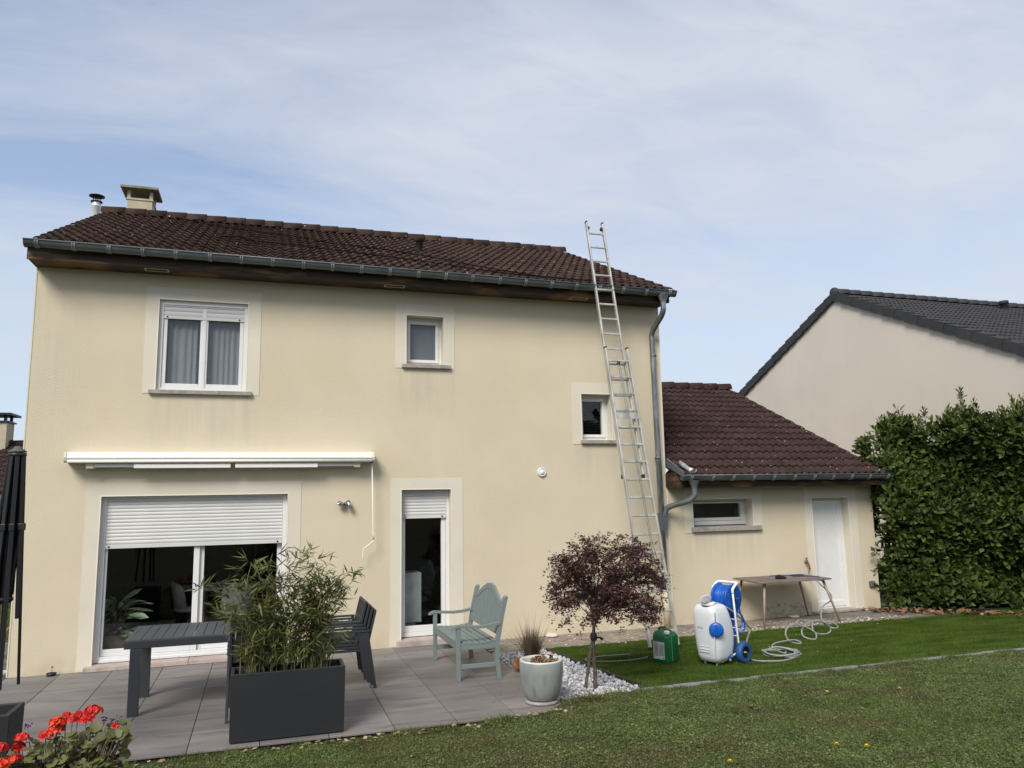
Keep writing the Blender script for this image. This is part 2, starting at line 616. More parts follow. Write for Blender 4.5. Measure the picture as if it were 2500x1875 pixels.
POTM = mat('pale_green_glaze', (0.245, 0.265, 0.248), rough=0.4, var=0.10, vs=5, stretch=(1, 1, 0.35), col2=(0.18, 0.21, 0.197), c2_scale=9, c2_lo=0.52, c2_hi=0.68)
add_mix(POTM, f_noise(7.0, 0.62, 0.70, stretch=(3, 3, 0.25), strength=0.6), (0.13, 0.16, 0.15))
POTR = mat('pot_rim', (0.56, 0.56, 0.50), rough=0.5, var=0.12, vs=12)
TERR = mat('terrace_stone', (0.166, 0.150, 0.142), rough=0.55, var=0.12, vs=1.6, stretch=(0.7, 2.2, 1), col2=(0.215, 0.198, 0.190), c2_scale=1.1, c2_lo=0.40, c2_hi=0.70, bump=0.04, bs=60, obj=0.15, spec=0.45)
add_mix(TERR, f_noise(3.0, 0.52, 0.68, stretch=(0.5, 2.6, 1), strength=0.75), (0.112, 0.098, 0.091))
add_mix(TERR, f_spots(7.0, 0.05, 0.12), (0.05, 0.04, 0.03))
PAVER = mat('path_paver', (0.27, 0.225, 0.175), rough=0.95, var=0.2, vs=6, obj=0.12, bump=0.3, bs=90, col2=(0.20, 0.175, 0.15), c2_scale=2.5)
add_mix(PAVER, f_noise(1.7, 0.42, 0.56, strength=0.8, mul=f_band('X', 14, 10.9)), (0.11, 0.095, 0.08))
KERB = mat('kerb_concrete', (0.20, 0.205, 0.215), rough=0.9, var=0.15, vs=8, bump=0.3, bs=60, obj=0.1)
GRAV = mat('white_gravel', (0.44, 0.44, 0.455), rough=0.8, var=0.15, vs=40, isl=0.5)
BED = mat('gravel_bed', (0.10, 0.10, 0.11), rough=1, var=0.4, vs=60)
EARTH = mat('lawn_ground', (0.040, 0.048, 0.016), rough=1, var=0.35, vs=9, col2=(0.065, 0.052, 0.026), c2_scale=1.3, c2_lo=0.48, c2_hi=0.66)
GRASS = mat('lawn_grass', (0.120, 0.158, 0.042), rough=0.6, var=0.25, vs=3, col2=(0.135, 0.132, 0.048), c2_scale=1.15, c2_lo=0.46, c2_hi=0.64, isl=0.45, trans=0.25, spec=0.2)
add_mix(GRASS, f_noise(1.6, 0.53, 0.66, strength=0.7, loc=(5, 2, 0)), (0.125, 0.088, 0.052))
CLOV = mat('lawn_weeds', (0.116, 0.154, 0.050), rough=0.6, var=0.25, vs=3, col2=(0.128, 0.120, 0.056), c2_scale=1.5, c2_lo=0.48, c2_hi=0.66, isl=0.4, trans=0.2, spec=0.25)
TURF = mat('turf_grass', (0.098, 0.155, 0.022), rough=0.6, var=0.45, vs=2.6, stretch=(0.5, 2.6, 1), isl=0.35, trans=0.2, spec=0.2)
TURFG = mat('turf_backing', (0.046, 0.074, 0.012), rough=1, var=0.3, vs=8)
LAUR = mat('laurel_leaf', (0.070, 0.098, 0.024), rough=0.45, var=0.35, vs=1.5, isl=0.55, trans=0.14, spec=0.3)
LAURY = mat('young_laurel_leaf', (0.125, 0.150, 0.036), rough=0.35, var=0.2, vs=2, isl=0.3, trans=0.2)
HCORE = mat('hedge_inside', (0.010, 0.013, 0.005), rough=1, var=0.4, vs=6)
BAMB = mat('bamboo_leaf', (0.100, 0.120, 0.032), rough=0.5, var=0.25, vs=4, isl=0.45, trans=0.25, col2=(0.14, 0.135, 0.035), c2_scale=3.5, c2_lo=0.55, c2_hi=0.7)
CULM = mat('bamboo_culm', (0.17, 0.15, 0.065), rough=0.5, var=0.3, vs=12)
PURP = mat('purple_leaf', (0.082, 0.031, 0.028), rough=0.5, var=0.25, vs=4, isl=0.5, trans=0.15, col2=(0.070, 0.036, 0.022), c2_scale=5)
PINK = mat('magenta_flower', (0.30, 0.02, 0.07), rough=0.6, isl=0.2)
BARK = mat('shrub_bark', (0.085, 0.065, 0.045), rough=0.9, var=0.3, vs=20, bump=0.5, bs=70, col2=(0.13, 0.105, 0.08), c2_scale=10)
GERL = mat('geranium_leaf', (0.105, 0.120, 0.032), rough=0.6, var=0.2, vs=9, isl=0.3, obj=0.30, trans=0.2, col2=(0.12, 0.115, 0.042), c2_scale=14)
GERR = mat('red_petal', (0.62, 0.018, 0.016), rough=0.6, var=0.15, vs=30, isl=0.35, trans=0.15, col2=(0.75, 0.06, 0.015), c2_scale=5, c2_lo=0.48, c2_hi=0.56)
GERP = mat('violet_petal', (0.14, 0.04, 0.18), rough=0.6, isl=0.3)
DRY = mat('dried_stem', (0.16, 0.11, 0.06), rough=0.9, isl=0.4, var=0.2)
STRAW = mat('ornamental_grass_blade', (0.115, 0.085, 0.050), rough=0.8, isl=0.45, var=0.2)
DEADL = mat('dead_leaf', (0.21, 0.115, 0.062), rough=0.8, isl=0.5, var=0.2)
CHIP = mat('pale_debris', (0.55, 0.50, 0.43), rough=0.9, isl=0.35)
RUST = mat('rusty_iron', (0.19, 0.085, 0.030), rough=0.9, var=0.3, vs=20, bump=0.3, bs=60)
GREENP = mat('green_plastic', (0.008, 0.120, 0.033), rough=0.35, var=0.05)
GREENL = mat('light_green_strip', (0.16, 0.36, 0.20), rough=0.5, var=0.05)
WHITEP = mat('white_plastic', (0.74, 0.75, 0.78), rough=0.4, var=0.03)
WHITET = mat('white_tank_plastic', (0.64, 0.66, 0.69), rough=0.42, var=0.05, vs=3, bump=0.04, bs=25)
add_mix(WHITET, f_noise(9.0, 0.50, 0.75, strength=0.5, mul=f_band('Z', 0.08, 0.45)), (0.42, 0.42, 0.38))
BLUEP = mat('blue_plastic', (0.004, 0.085, 0.40), rough=0.35, var=0.06)
BLUEH = mat('blue_hose', (0.006, 0.095, 0.46), rough=0.35, var=0.08)
BLUET = mat('blue_tyre', (0.016, 0.075, 0.25), rough=0.55, var=0.15)
BLUEL = mat('blue_strap', (0.03, 0.06, 0.19), rough=0.6, var=0.2)
PAPER = mat('label_paper', (0.62, 0.62, 0.58), rough=0.7, var=0.03)
INK = mat('black_print', (0.03, 0.03, 0.035), rough=0.7)
REDINK = mat('red_print', (0.60, 0.08, 0.08), rough=0.7)
BLUEINK = mat('blue_print', (0.015, 0.05, 0.30), rough=0.6)
REDP = mat('red_plastic', (0.30, 0.025, 0.02), rough=0.45)
BRASS = mat('old_brass', (0.14, 0.10, 0.06), rough=0.5, metal=0.6)
HOSEG = mat('grey_hose', (0.27, 0.272, 0.26), rough=0.45, var=0.08, vs=10)
HOSED = mat('grey_green_cord', (0.17, 0.20, 0.17), rough=0.6, var=0.1)
TAUPE = mat('taupe_table', (0.155, 0.118, 0.100), rough=0.6, var=0.15, vs=6, col2=(0.20, 0.16, 0.14), c2_scale=3)
LEGW = mat('beige_table_leg', (0.30, 0.235, 0.185), rough=0.55, var=0.1)
GLOVE = mat('black_glove_fabric', (0.008, 0.008, 0.009), rough=0.9, var=0.2, vs=30)
FOIL = mat('crumpled_foil', (0.50, 0.50, 0.52), rough=0.35, metal=0.5, var=0.5, vs=25, bump=0.8, bs=45)
CHROME = mat('white_flue_steel', (0.75, 0.75, 0.76), rough=0.3, metal=0.35, var=0.1)
CHIMN = mat('chimney_render', (0.44, 0.39, 0.28), rough=0.9, var=0.1, vs=5, bump=0.2, bs=60)
CHIMS = mat('chimney_slab', (0.23, 0.20, 0.145), rough=0.95, var=0.3, vs=8)
OAK = mat('orange_wood', (0.22, 0.105, 0.035), rough=0.7, var=0.2, vs=20)
ROOMW = mat('dim_room_wall', (0.06, 0.06, 0.06), rough=0.9)  # the unlit look of the rooms is put into this dark colour
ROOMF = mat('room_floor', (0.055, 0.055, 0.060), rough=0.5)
BOXW = mat('basket_wood', (0.42, 0.30, 0.22), rough=0.8, var=0.15, vs=12, stretch=(1, 1, 6))
INPL = mat('indoor_leaf', (0.20, 0.26, 0.16), rough=0.5, isl=0.4, var=0.3, vs=25)
CHAIRW = mat('pale_upholstery', (0.55, 0.52, 0.44), rough=0.9)
CABW = mat('pale_cabinet', (0.60, 0.64, 0.62), rough=0.6)
CURT = mat('sheer_curtain', (0.42, 0.42, 0.45), rough=0.9, var=0.05, trans=0.3)
FROST = mat('frosted_pane', (0.115, 0.135, 0.155), rough=0.28, var=0.06, vs=3, spec=0.5)
SLATG = mat('grey_slab', (0.115, 0.11, 0.105), rough=0.95, var=0.3, vs=8, bump=0.3, bs=40)
WEED = mat('yellow_green_weed', (0.13, 0.135, 0.035), rough=0.6, isl=0.5, trans=0.2, var=0.2, col2=(0.10, 0.05, 0.03), c2_scale=9)
DAND = mat('dandelion_petal', (0.72, 0.50, 0.02), rough=0.6, isl=0.2)
SUCC = mat('succulent_leaf', (0.20, 0.13, 0.045), rough=0.6, isl=0.6, var=0.3, vs=20, trans=0.1)
SALM = mat('salmon_rosette', (0.50, 0.27, 0.22), rough=0.6, isl=0.3)

GLASS = bpy.data.materials.new('window_glass')
GLASS.use_nodes = True
gn, gl = GLASS.node_tree.nodes, GLASS.node_tree.links
gn.clear()
g_o = gn.new('ShaderNodeOutputMaterial'); g_t = gn.new('ShaderNodeBsdfTransparent'); g_g = gn.new('ShaderNodeBsdfGlossy')
g_f = gn.new('ShaderNodeLayerWeight'); g_m = gn.new('ShaderNodeMixShader'); g_x = gn.new('ShaderNodeMath'); g_p = gn.new('ShaderNodeMath')
g_t.inputs['Color'].default_value = (0.88, 0.90, 0.90, 1)
g_g.inputs['Roughness'].default_value = 0.01
g_f.inputs['Blend'].default_value = 0.5
g_p.operation = 'POWER'; g_p.inputs[1].default_value = 5.0
g_x.operation = 'MULTIPLY_ADD'; g_x.inputs[1].default_value = 0.6; g_x.inputs[2].default_value = 0.035
gl.new(g_f.outputs['Facing'], g_p.inputs[0]); gl.new(g_p.outputs[0], g_x.inputs[0]); gl.new(g_x.outputs[0], g_m.inputs[0])
gl.new(g_t.outputs[0], g_m.inputs[1]); gl.new(g_g.outputs[0], g_m.inputs[2]); gl.new(g_m.outputs[0], g_o.inputs[0])

# ------------------------------------------------------------------ ground and lawns
def lawn_h(x, y):
    """Height of the sloping lawn that rises from the terrace towards the viewer."""
    t = np.clip((np.asarray(x, float) - 4.6) / 1.9, 0, 1)
    t = t * t * (3 - 2 * t)
    base = -0.07 + 0.085 * t
    s = np.maximum(0, -(np.asarray(y, float) + 3.62))
    return base + 0.068 * s + 0.012 * np.sin(1.7 * np.asarray(x) + 0.6) * np.sin(1.3 * np.asarray(y)) * np.minimum(1, s)


g = MB().add([(-400, -400, -0.16), (400, -400, -0.16), (400, 400, -0.16), (-400, 400, -0.16)], [(0, 1, 2, 3)])
struct(g.build('ground', EARTH), 'dull green ground around the houses')
xs = np.concatenate([[-14, -8, -4], np.arange(-1.5, 14.1, 0.16), [16, 20, 28]])
ys = np.concatenate([[-30, -22, -16, -12, -10, -8.5, -7.5], np.arange(-6.9, -3.55, 0.12), [-3.53]])
XX, YY = np.meshgrid(xs, ys)
ZZ = lawn_h(XX, YY)
V = np.stack([XX, YY, ZZ], -1).reshape(-1, 3)
nx, ny = len(xs), len(ys)
idx = np.arange(nx * ny).reshape(ny, nx)
Fq = np.stack([idx[:-1, :-1], idx[:-1, 1:], idx[1:, 1:], idx[1:, :-1]], -1).reshape(-1, 4)
lawn = link('lawn', np_mesh('lawn', V, Fq, EARTH, True))
struct(lawn, 'rough weedy lawn sloping up towards the viewer')


def in_terrace(x, y):
    return (x < 6.06) & (y > -3.93)


def blades(n, x0, x1, y0, y1, hmin, hmax, wid, mask, hfun, m, name, lean=0.7, dirbias=None):
    x = rng.uniform(x0, x1, n); y = rng.uniform(y0, y1, n)
    k = mask(x, y); x, y = x[k], y[k]; n = len(x)
    z = hfun(x, y)
    h = rng.uniform(hmin, hmax, n)
    a = rng.uniform(0, 2 * np.pi, n)
    w = wid * rng.uniform(0.6, 1.3, n)
    la = rng.uniform(0.1, lean, n) * h
    lb = rng.uniform(0, 2 * np.pi, n)
    lx, ly = la * np.cos(lb), la * np.sin(lb)
    if dirbias is not None:
        lx = lx + dirbias[0] * h; ly = ly + dirbias[1] * h
    b0 = np.stack([x - w * np.cos(a), y - w * np.sin(a), z - 0.004], 1)
    b1 = np.stack([x + w * np.cos(a), y + w * np.sin(a), z - 0.004], 1)
    t = np.stack([x + lx, y + ly, z + h], 1)
    V = np.stack([b0, b1, t], 1).reshape(-1, 3)
    Fc = np.arange(3 * n).reshape(-1, 3)
    return link(name, np_mesh(name, V, Fc, m))


def lawn_mask(x, y):
    lft = 2.9527 + (y + 11.3557) * -0.272 - 0.9
    rgt = 2.9527 + (y + 11.3557) * 1.222 + 0.9
    edge = np.where(x < 6.06, -3.96, -3.60 + 0.0 * x) + 0.03 * np.sin(9 * x) + 0.03 * np.sin(23 * x + 1)
    return (x > lft) & (x < rgt) & (y < edge)


struct(blades(560000, 0.0, 14.0, -7.6, -3.5, 0.014, 0.042, 0.0026, lawn_mask, lawn_h, GRASS, 'lawn_grass', 1.1), 'short patchy grass of the sloping lawn', 'stuff')
# small round weed leaves (clover, plantain) between the grass
n = 320000
x = rng.uniform(0.0, 14.0, n); y = rng.uniform(-7.6, -3.5, n)
den = 0.5 + 0.5 * np.sin(1.3 * x + 0.7 * np.sin(1.9 * y)) * np.sin(1.1 * y + 0.5 + 0.8 * np.sin(0.9 * x))
k = lawn_mask(x, y) & (rng.uniform(0, 1, n) < 0.25 + 0.75 * den)
x, y = x[k], y[k]; n = len(x)
P = np.stack([x, y, lawn_h(x, y) + rng.uniform(0.006, 0.026, n)], 1)
a = rng.uniform(0, 2 * np.pi, n)
D = np.stack([np.cos(a), np.sin(a), rng.uniform(-0.3, 0.5, n)], 1)
N = np.stack([rng.normal(0, 0.4, n), rng.normal(0, 0.4, n), np.ones(n)], 1)
X_, Y_, Z_ = frames(D, N)
S = rng.uniform(0.009, 0.019, n)
ov = [(-0.25, 0, 0), (0.25, 0, 0), (0.5, 0.55, 0.05), (0.0, 1.1, 0), (-0.5, 0.55, 0.05)]
of = [(0, 1, 2), (0, 2, 4), (4, 2, 3)]
struct(scatter('lawn_weeds', ov, of, P, X_, Y_, Z_, S, CLOV), 'clover and small broad weeds in the lawn', 'stuff')
# plantain-like rosettes scattered in clusters
n = 520
x = rng.uniform(0.0, 14.0, n); y = rng.uniform(-7.6, -3.65, n)
k = lawn_mask(x, y); x, y = x[k], y[k]; n = len(x)
m_ = 7
a = (np.arange(m_) * 2 * np.pi / m_)[None] + rng.uniform(0, 6.28, (n, 1)) + rng.normal(0, .25, (n, m_))
P = np.repeat(np.stack([x, y, lawn_h(x, y) + 0.006], 1), m_, 0)
D = np.stack([np.cos(a).ravel(), np.sin(a).ravel(), rng.uniform(.15, .7, n * m_)], 1)
X_, Y_, Z_ = frames(D, np.tile((0., 0., 1.), (n * m_, 1)) + rng.normal(0, .25, (n * m_, 3)))
L_ = np.repeat(rng.uniform(0.022, 0.062, n), m_) * rng.uniform(.7, 1.15, n * m_)
struct(scatter('broad_weeds', [(0, 0, 0), (-.5, .45, .1), (0, .5, 0), (.5, .45, .1), (0, 1, -.05)], [(0, 2, 1), (0, 3, 2), (1, 2, 4), (2, 3, 4)], P, X_, Y_, Z_, np.stack([L_ * .42, L_, L_], 1), CLOV), 'flat rosettes of broad-leaved weeds in the lawn', 'stuff')
# longer tufts along the kerb and terrace edge
def edge_mask(x, y):
    e = np.where(x < 6.06, -3.96, -3.62)
    cl = np.sin(3.1 * x) + np.sin(7.3 * x + 1.3) + np.sin(13.7 * x)
    return (y < e) & (y > e - 0.14) & (cl > 0.4) & lawn_mask(x, y)
struct(blades(60000, 0.5, 13.5, -4.2, -3.5, 0.04, 0.11, 0.0028, edge_mask, lawn_h, GRASS, 'edge_grass', 1.0), 'longer grass tufts along the kerb and terrace edge', 'stuff')

# artificial turf bed
TPOLY = [(6.80, -1.03), (16.5, -1.03), (16.5, -3.47), (7.07, -3.50)]
mb = MB().prism([(p[0], p[1], 0.012) for p in TPOLY], (0, 0, -0.1))
struct(mb.build('turf_lawn', TURFG), 'flat bright green artificial lawn beside the gravel')
def turf_mask(x, y):
    return (x > 6.80 + (-1.03 - y) * 0.11) & (y > -3.47 + 0.02 * np.sin(5 * x)) & (y < -1.03 + 0.02 * np.sin(11 * x) + 0.015 * np.sin(29 * x))
struct(blades(260000, 6.75, 15.6, -3.5, -0.98, 0.016, 0.034, 0.0024, turf_mask, lambda x, y: 0.012 + 0 * x, TURF, 'turf_grass', 0.7, (-0.25, -0.35)), 'dense short green turf blades', 'stuff')

# terrace of large stone tiles
ter = struct(MB().box((0.0, -3.88, -0.15), (6.0, -0.012, -0.022)).build('terrace', SOIL), 'terrace of large grey stone tiles')
tr = [(-3.9 + 0.6 * j, min(-3.9 + 0.6 * (j + 1), -0.012)) for j in range(7)]
for i in range(10):
    for (ya, yb) in tr:
        w, h = 0.594, yb - ya - 0.006
        m_ = MB().box((-w / 2, -h / 2, -0.02), (w / 2, h / 2, 0)).mesh('terrace_tile', TERR)
        o = link('terrace_tile', m_, ter, Matrix.Translation((0.6 * i + 0.3, (ya + yb) / 2, rnd.uniform(-0.001, 0.001))) @ Matrix.Rotation(rnd.uniform(-.0015, .0015), 4, 'X') @ Matrix.Rotation(rnd.uniform(-.0015, .0015), 4, 'Z'))
        b = o.modifiers.new('bevel', 'BEVEL'); b.width = 0.003; b.segments = 1
# small path of pavers along the wall
path = struct(MB().box((6.02, -1.0, -0.16), (14.6, -0.01, -0.016)).build('path', SOIL), 'path of small beige pavers along the wall')
pm = MB().box((-0.096, -0.0465, -0.03), (0.096, 0.0465, 0)).mesh('path_paver', PAVER)
cells = []
for r_ in range(10):
    off = 0.1 if r_ % 2 else 0.0
    for c_ in range(43):
        xx = 6.02 + 0.1 + c_ * 0.2 + off
        if xx < 14.5:
            cells.append((xx, -0.95 + 0.1 * r_))
cells.sort(key=lambda c: (Vector((c[0], c[1], 0)) - CAM).length)
far = MB()
for q, (xx, yy) in enumerate(cells):
    zz = -0.006 + rnd.uniform(-0.004, 0.004)
    if q < 290:
        link('paver', pm, path, Matrix.Translation((xx, yy, zz)) @ Matrix.Rotation(rnd.uniform(-.03, .03), 4, 'Z') @ Matrix.Rotation(rnd.uniform(-.02, .02), 4, 'Y'))
    else:
        far.box((xx - 0.096, yy - 0.0465, zz - 0.03), (xx + 0.096, yy + 0.0465, zz))
far.build('paver', PAVER, path)['kind'] = 'stuff'
# moss-free concrete strip at the foot of the wall is covered by the path; kerb stones towards the lawn
kb = struct(MB().box((6.9, -3.565, -0.12), (16.0, -3.475, 0.005)).build('kerb', KERB), 'low concrete kerb between turf and lawn')
for i in range(18):
    xa = 6.85 + i * 0.5
    yo = 0.006 * math.sin(i * 1.9)
    MB().box((xa + 0.004, -3.60 + yo, -0.1), (xa + 0.494, -3.485 + yo, 0.024 + 0.004 * math.sin(i * 2.7))).build('kerb_stone', KERB, kb, bevel=0.012)
# gravel bed
GP = [(6.02, -0.99), (6.79, -1.02), (7.05, -3.50), (6.55, -3.72), (6.02, -3.86)]
struct(MB().prism([(p[0], p[1], -0.035) for p in GP], (0, 0, -0.1)).build('gravel_bed', BED), 'dark bed under the white gravel')
t_ = (1 + 5 ** .5) / 2
iv = nrm(np.array([(-1, t_, 0), (1, t_, 0), (-1, -t_, 0), (1, -t_, 0), (0, -1, t_), (0, 1, t_), (0, -1, -t_), (0, 1, -t_), (t_, 0, -1), (t_, 0, 1), (-t_, 0, -1), (-t_, 0, 1)], float))
iv = iv * np.array([[1.2, .75, .9, 1.1, .8, 1.0, .9, 1.15, .85, 1.1, 1.0, .8]]).T
icf = [(0, 11, 5), (0, 5, 1), (0, 1, 7), (0, 7, 10), (0, 10, 11), (1, 5, 9), (5, 11, 4), (11, 10, 2), (10, 7, 6), (7, 1, 8), (3, 9, 4), (3, 4, 2), (3, 2, 6), (3, 6, 8), (3, 8, 9), (4, 9, 5), (2, 4, 11), (6, 2, 10), (8, 6, 7), (9, 8, 1)]
n = 5200
x = rng.uniform(6.0, 7.08, n); y = rng.uniform(-3.9, -0.98, n)
k = (x > 6.02) & (x < 6.78 + (-1.02 - y) * 0.108) & ~((x > 6.3) & (y < -3.62 - (7.05 - x) * 0.30))
x, y = x[k], y[k]; n = len(x)
P = np.stack([x, y, rng.uniform(-0.034, -0.004, n)], 1)
X_, Y_, Z_ = frames(rng.normal(0, 1, (n, 3)), rng.normal(0, 1, (n, 3)))
S = rng.uniform(0.012, 0.024, n)[:, None] * rng.uniform(0.7, 1.25, (n, 3))
struct(scatter('white_gravel', iv, icf, P, X_, Y_, Z_, S, GRAV), 'white and grey gravel stones beside the terrace', 'stuff')
# black edging band between gravel and turf
tag(MB().tube([(6.79, -1.0, 0.0), (6.92, -2.2, 0.004), (7.0, -2.9, 0.0), (7.06, -3.5, 0.0)], 0.022, 6).build('lawn_edging', BLACKP), 'black plastic edging strip between gravel and turf', 'edging strip')

# debris: pale chips on the path, dead leaves under the hedge and on the terrace edge
def litter(name, n, xf, yf, zf, s0, s1, m, label, flat=0.25):
    x = xf(n); y = yf(n)
    P = np.stack([x, y, zf(x, y)], 1)
    a = rng.uniform(0, 2 * np.pi, len(x))
    D = np.stack([np.cos(a), np.sin(a), rng.normal(0, flat * .6, len(x))], 1)
    N = np.stack([rng.normal(0, flat, len(x)), rng.normal(0, flat, len(x)), np.ones(len(x))], 1)
    X_, Y_, Z_ = frames(D, N)
    S = np.stack([rng.uniform(0.5, 1, len(x)), rng.uniform(0.7, 1.2, len(x)), np.ones(len(x))], 1) * rng.uniform(s0, s1, len(x))[:, None]
    lv = [(0, 0, 0), (-.5, .5, .12), (0, .5, 0), (.5, .5, .12), (0, 1.1, .05)]
    lf = [(0, 2, 1), (0, 3, 2), (1, 2, 4), (2, 3, 4)]
    return struct(scatter(name, lv, lf, P, X_, Y_, Z_, S, m), label, 'stuff')
litter('path_debris', 750, lambda n: rng.uniform(8.6, 13.4, n), lambda n: -0.97 + np.abs(rng.normal(0, 0.22, n)).clip(0, 0.8), lambda x, y: 0.004 + 0 * x, 0.018, 0.05, CHIP, 'pale crumbs of debris along the path')
litter('path_debris', 60, lambda n: rng.uniform(6.3, 9.0, n), lambda n: rng.uniform(-0.95, -0.2, n), lambda x, y: 0.004 + 0 * x, 0.02, 0.06, CHIP, 'a few pale flakes on the path behind the bench')
litter('fallen_leaves', 420, lambda n: rng.uniform(13.2, 15.6, n), lambda n: 0 * rng.uniform(0, 1, n) - 0.5, lambda x, y: 0.03 + 0 * x, 0.05, 0.12, DEADL, 'brown dead leaves under the laurel hedge', 0.5)
lo = bpy.data.objects['fallen_leaves']
co = np.empty(len(lo.data.vertices) * 3, np.float32); lo.data.vertices.foreach_get('co', co); co = co.reshape(-1, 3)
for q in range(len(co) // 5):           # spread them along the hedge foot
    cx = co[q * 5:q * 5 + 5, 0].mean()
    co[q * 5:q * 5 + 5, 1] += 0.45 - (cx - 13.3) * 0.78 - abs(rng.normal(0, 0.22))
lo.data.vertices.foreach_set('co', co.ravel()); lo.data.update()
litter('fallen_leaves', 90, lambda n: rng.uniform(6.75, 7.35, n), lambda n: -3.2 - rng.uniform(0, 0.45, n), lambda x, y: 0.012 + 0 * x, 0.02, 0.045, mat('red_dead_leaf', (0.14, 0.05, 0.035), isl=0.5), 'reddish dead leaves at the gravel corner')
litter('fallen_leaves', 130, lambda n: rng.uniform(2.0, 6.0, n), lambda n: -3.97 - np.abs(rng.normal(0, 0.06, n)), lambda x, y: lawn_h(x, y) + 0.03, 0.025, 0.07, mat('straw_leaf', (0.33, 0.24, 0.14), isl=0.5), 'straw coloured dead leaves along the terrace edge')
litter('fallen_leaves', 18, lambda n: rng.uniform(7.2, 12.8, n), lambda n: rng.uniform(-3.4, -1.1, n), lambda x, y: 0.036 + 0 * x, 0.015, 0.04, CHIP, 'pale flecks lying on the turf')
litter('fallen_leaves', 34, lambda n: rng.uniform(2.0, 11.0, n), lambda n: rng.uniform(-6.3, -4.0, n), lambda x, y: lawn_h(x, y) + 0.025, 0.012, 0.028, bpy.data.materials['straw_leaf'], 'pale flecks and dry bits on the sloping lawn')
litter('fallen_leaves', 45, lambda n: rng.uniform(4.2, 5.8, n), lambda n: rng.uniform(-3.5, -0.3, n), lambda x, y: 0.004 + 0 * x, 0.008, 0.022, mat('dark_crumb', (0.035, 0.028, 0.022)), 'small dark crumbs on the terrace tiles')

# ------------------------------------------------------------------ buildings: helpers
def facade(mb, x0, x1, z0, z1, holes, y=0.0):
    xs_ = sorted({x0, x1, *[h[0] for h in holes], *[h[1] for h in holes]})
    zs_ = sorted({z0, z1, *[h[2] for h in holes], *[h[3] for h in holes]})
    for i in range(len(xs_) - 1):
        for j in range(len(zs_) - 1):
            cx, cz = (xs_[i] + xs_[i + 1]) / 2, (zs_[j] + zs_[j + 1]) / 2
            if any(h[0] < cx < h[1] and h[2] < cz < h[3] for h in holes):
                continue
            mb.add([(xs_[i], y, zs_[j]), (xs_[i + 1], y, zs_[j]), (xs_[i + 1], y, zs_[j + 1]), (xs_[i], y, zs_[j + 1])], [(0, 1, 2, 3)])


def ring(mb, x0, x1, z0, z1, wl_, wr, wb, wt, y0, y1):
    mb.box((x0, y0, z0), (x0 + wl_, y1, z1)); mb.box((x1 - wr, y0, z0), (x1, y1, z1))
    mb.box((x0 + wl_, y0, z1 - wt), (x1 - wr, y1, z1))
    if wb:
        mb.box((x0 + wl_, y0, z0), (x1 - wr, y1, z0 + wb))


def surround(parent, o, s, depth, open_bottom=False):
    """Smooth render band round an opening O inside outline S, with the lining of the reveal."""
    mb = MB()
    y0, y1 = -0.006, 0.0
    (ox0, ox1, oz0, oz1), (sx0, sx1, sz0, sz1) = o, s
    mb.box((sx0, y0, sz0), (ox0, depth, sz1)); mb.box((ox1, y0, sz0), (sx1, depth, sz1))
    mb.box((ox0, y0, oz1), (ox1, depth, sz1))
    if not open_bottom and oz0 > sz0:
        mb.box((ox0, y0, sz0), (ox1, depth, oz0))
    p = mb.build('window_surround', PLAST, parent)
    e = MB()                                       # pale corner bead along the arris
    e.box((ox0 - 0.012, -0.009, oz0), (ox0, -0.0055, oz1 + 0.012)); e.box((ox1, -0.009, oz0), (ox1 + 0.012, -0.0055, oz1 + 0.012))
    e.box((ox0, -0.009, oz1), (ox1, -0.0055, oz1 + 0.012))
    e.build('corner_bead', TRIMW, p)
    return p


def shutter(win, x0, x1, z0, z1, y, slat=0.046, bar=0.05):
    """Lowered part of a roller shutter: curved slats, an end bar with two stops."""
    n = max(1, int((z1 - z0 - bar) / slat))
    z = z0 + bar
    sm = MB()
    m = 7
    prof = [(y - 0.0075 * math.sin(math.pi * k / (m - 1)) ** 0.45, slat * 0.97 * k / (m - 1)) for k in range(m)]
    vs_ = [(xx, p[0], p[1]) for p in prof for xx in (0, x1 - x0)]
    sm.add(vs_, [(2 * k, 2 * k + 1, 2 * k + 3, 2 * k + 2) for k in range(m - 1)], True)
    sm.box((0, y + 0.001, 0), (x1 - x0, y + 0.004, slat))
    me = sm.mesh('shutter_slat', SHUT)
    for i in range(n + 1):
        link('shutter_slat', me, win, Matrix.Translation((x0, 0, z)))
        z += slat
        if z + slat * 0.2 > z1:
            break
    MB().box((x0, y - 0.014, z0), (x1, y + 0.004, z0 + bar - 0.002)).build('shutter_bar', SHUT, win, bevel=0.003)
    for xx in (x0 + 0.045, x1 - 0.06):
        MB().lathe([(0, -0.012), (0.010, -0.010), (0.012, 0.0)], (xx, y - 0.014, z0 + 0.026), (0, 1, 0), 12).build('shutter_stop', BLACKP, win)


def pane(win, x0, x1, z0, z1, y, m=GLASS):
    MB().box((x0, y, z0), (x1, y + 0.006, z1)).build('pane', m, win)


def sill(win, x0, x1, z0, z1, y0=-0.055, y1=0.05, m=SILL):
    p = [(x0, y1, z0), (x0, y0, z0), (x0, y0, z1 - 0.008), (x0, y1, z1)]
    MB().prism(p, (x1 - x0, 0, 0)).build('sill', m, win, bevel=0.004, fix=True)


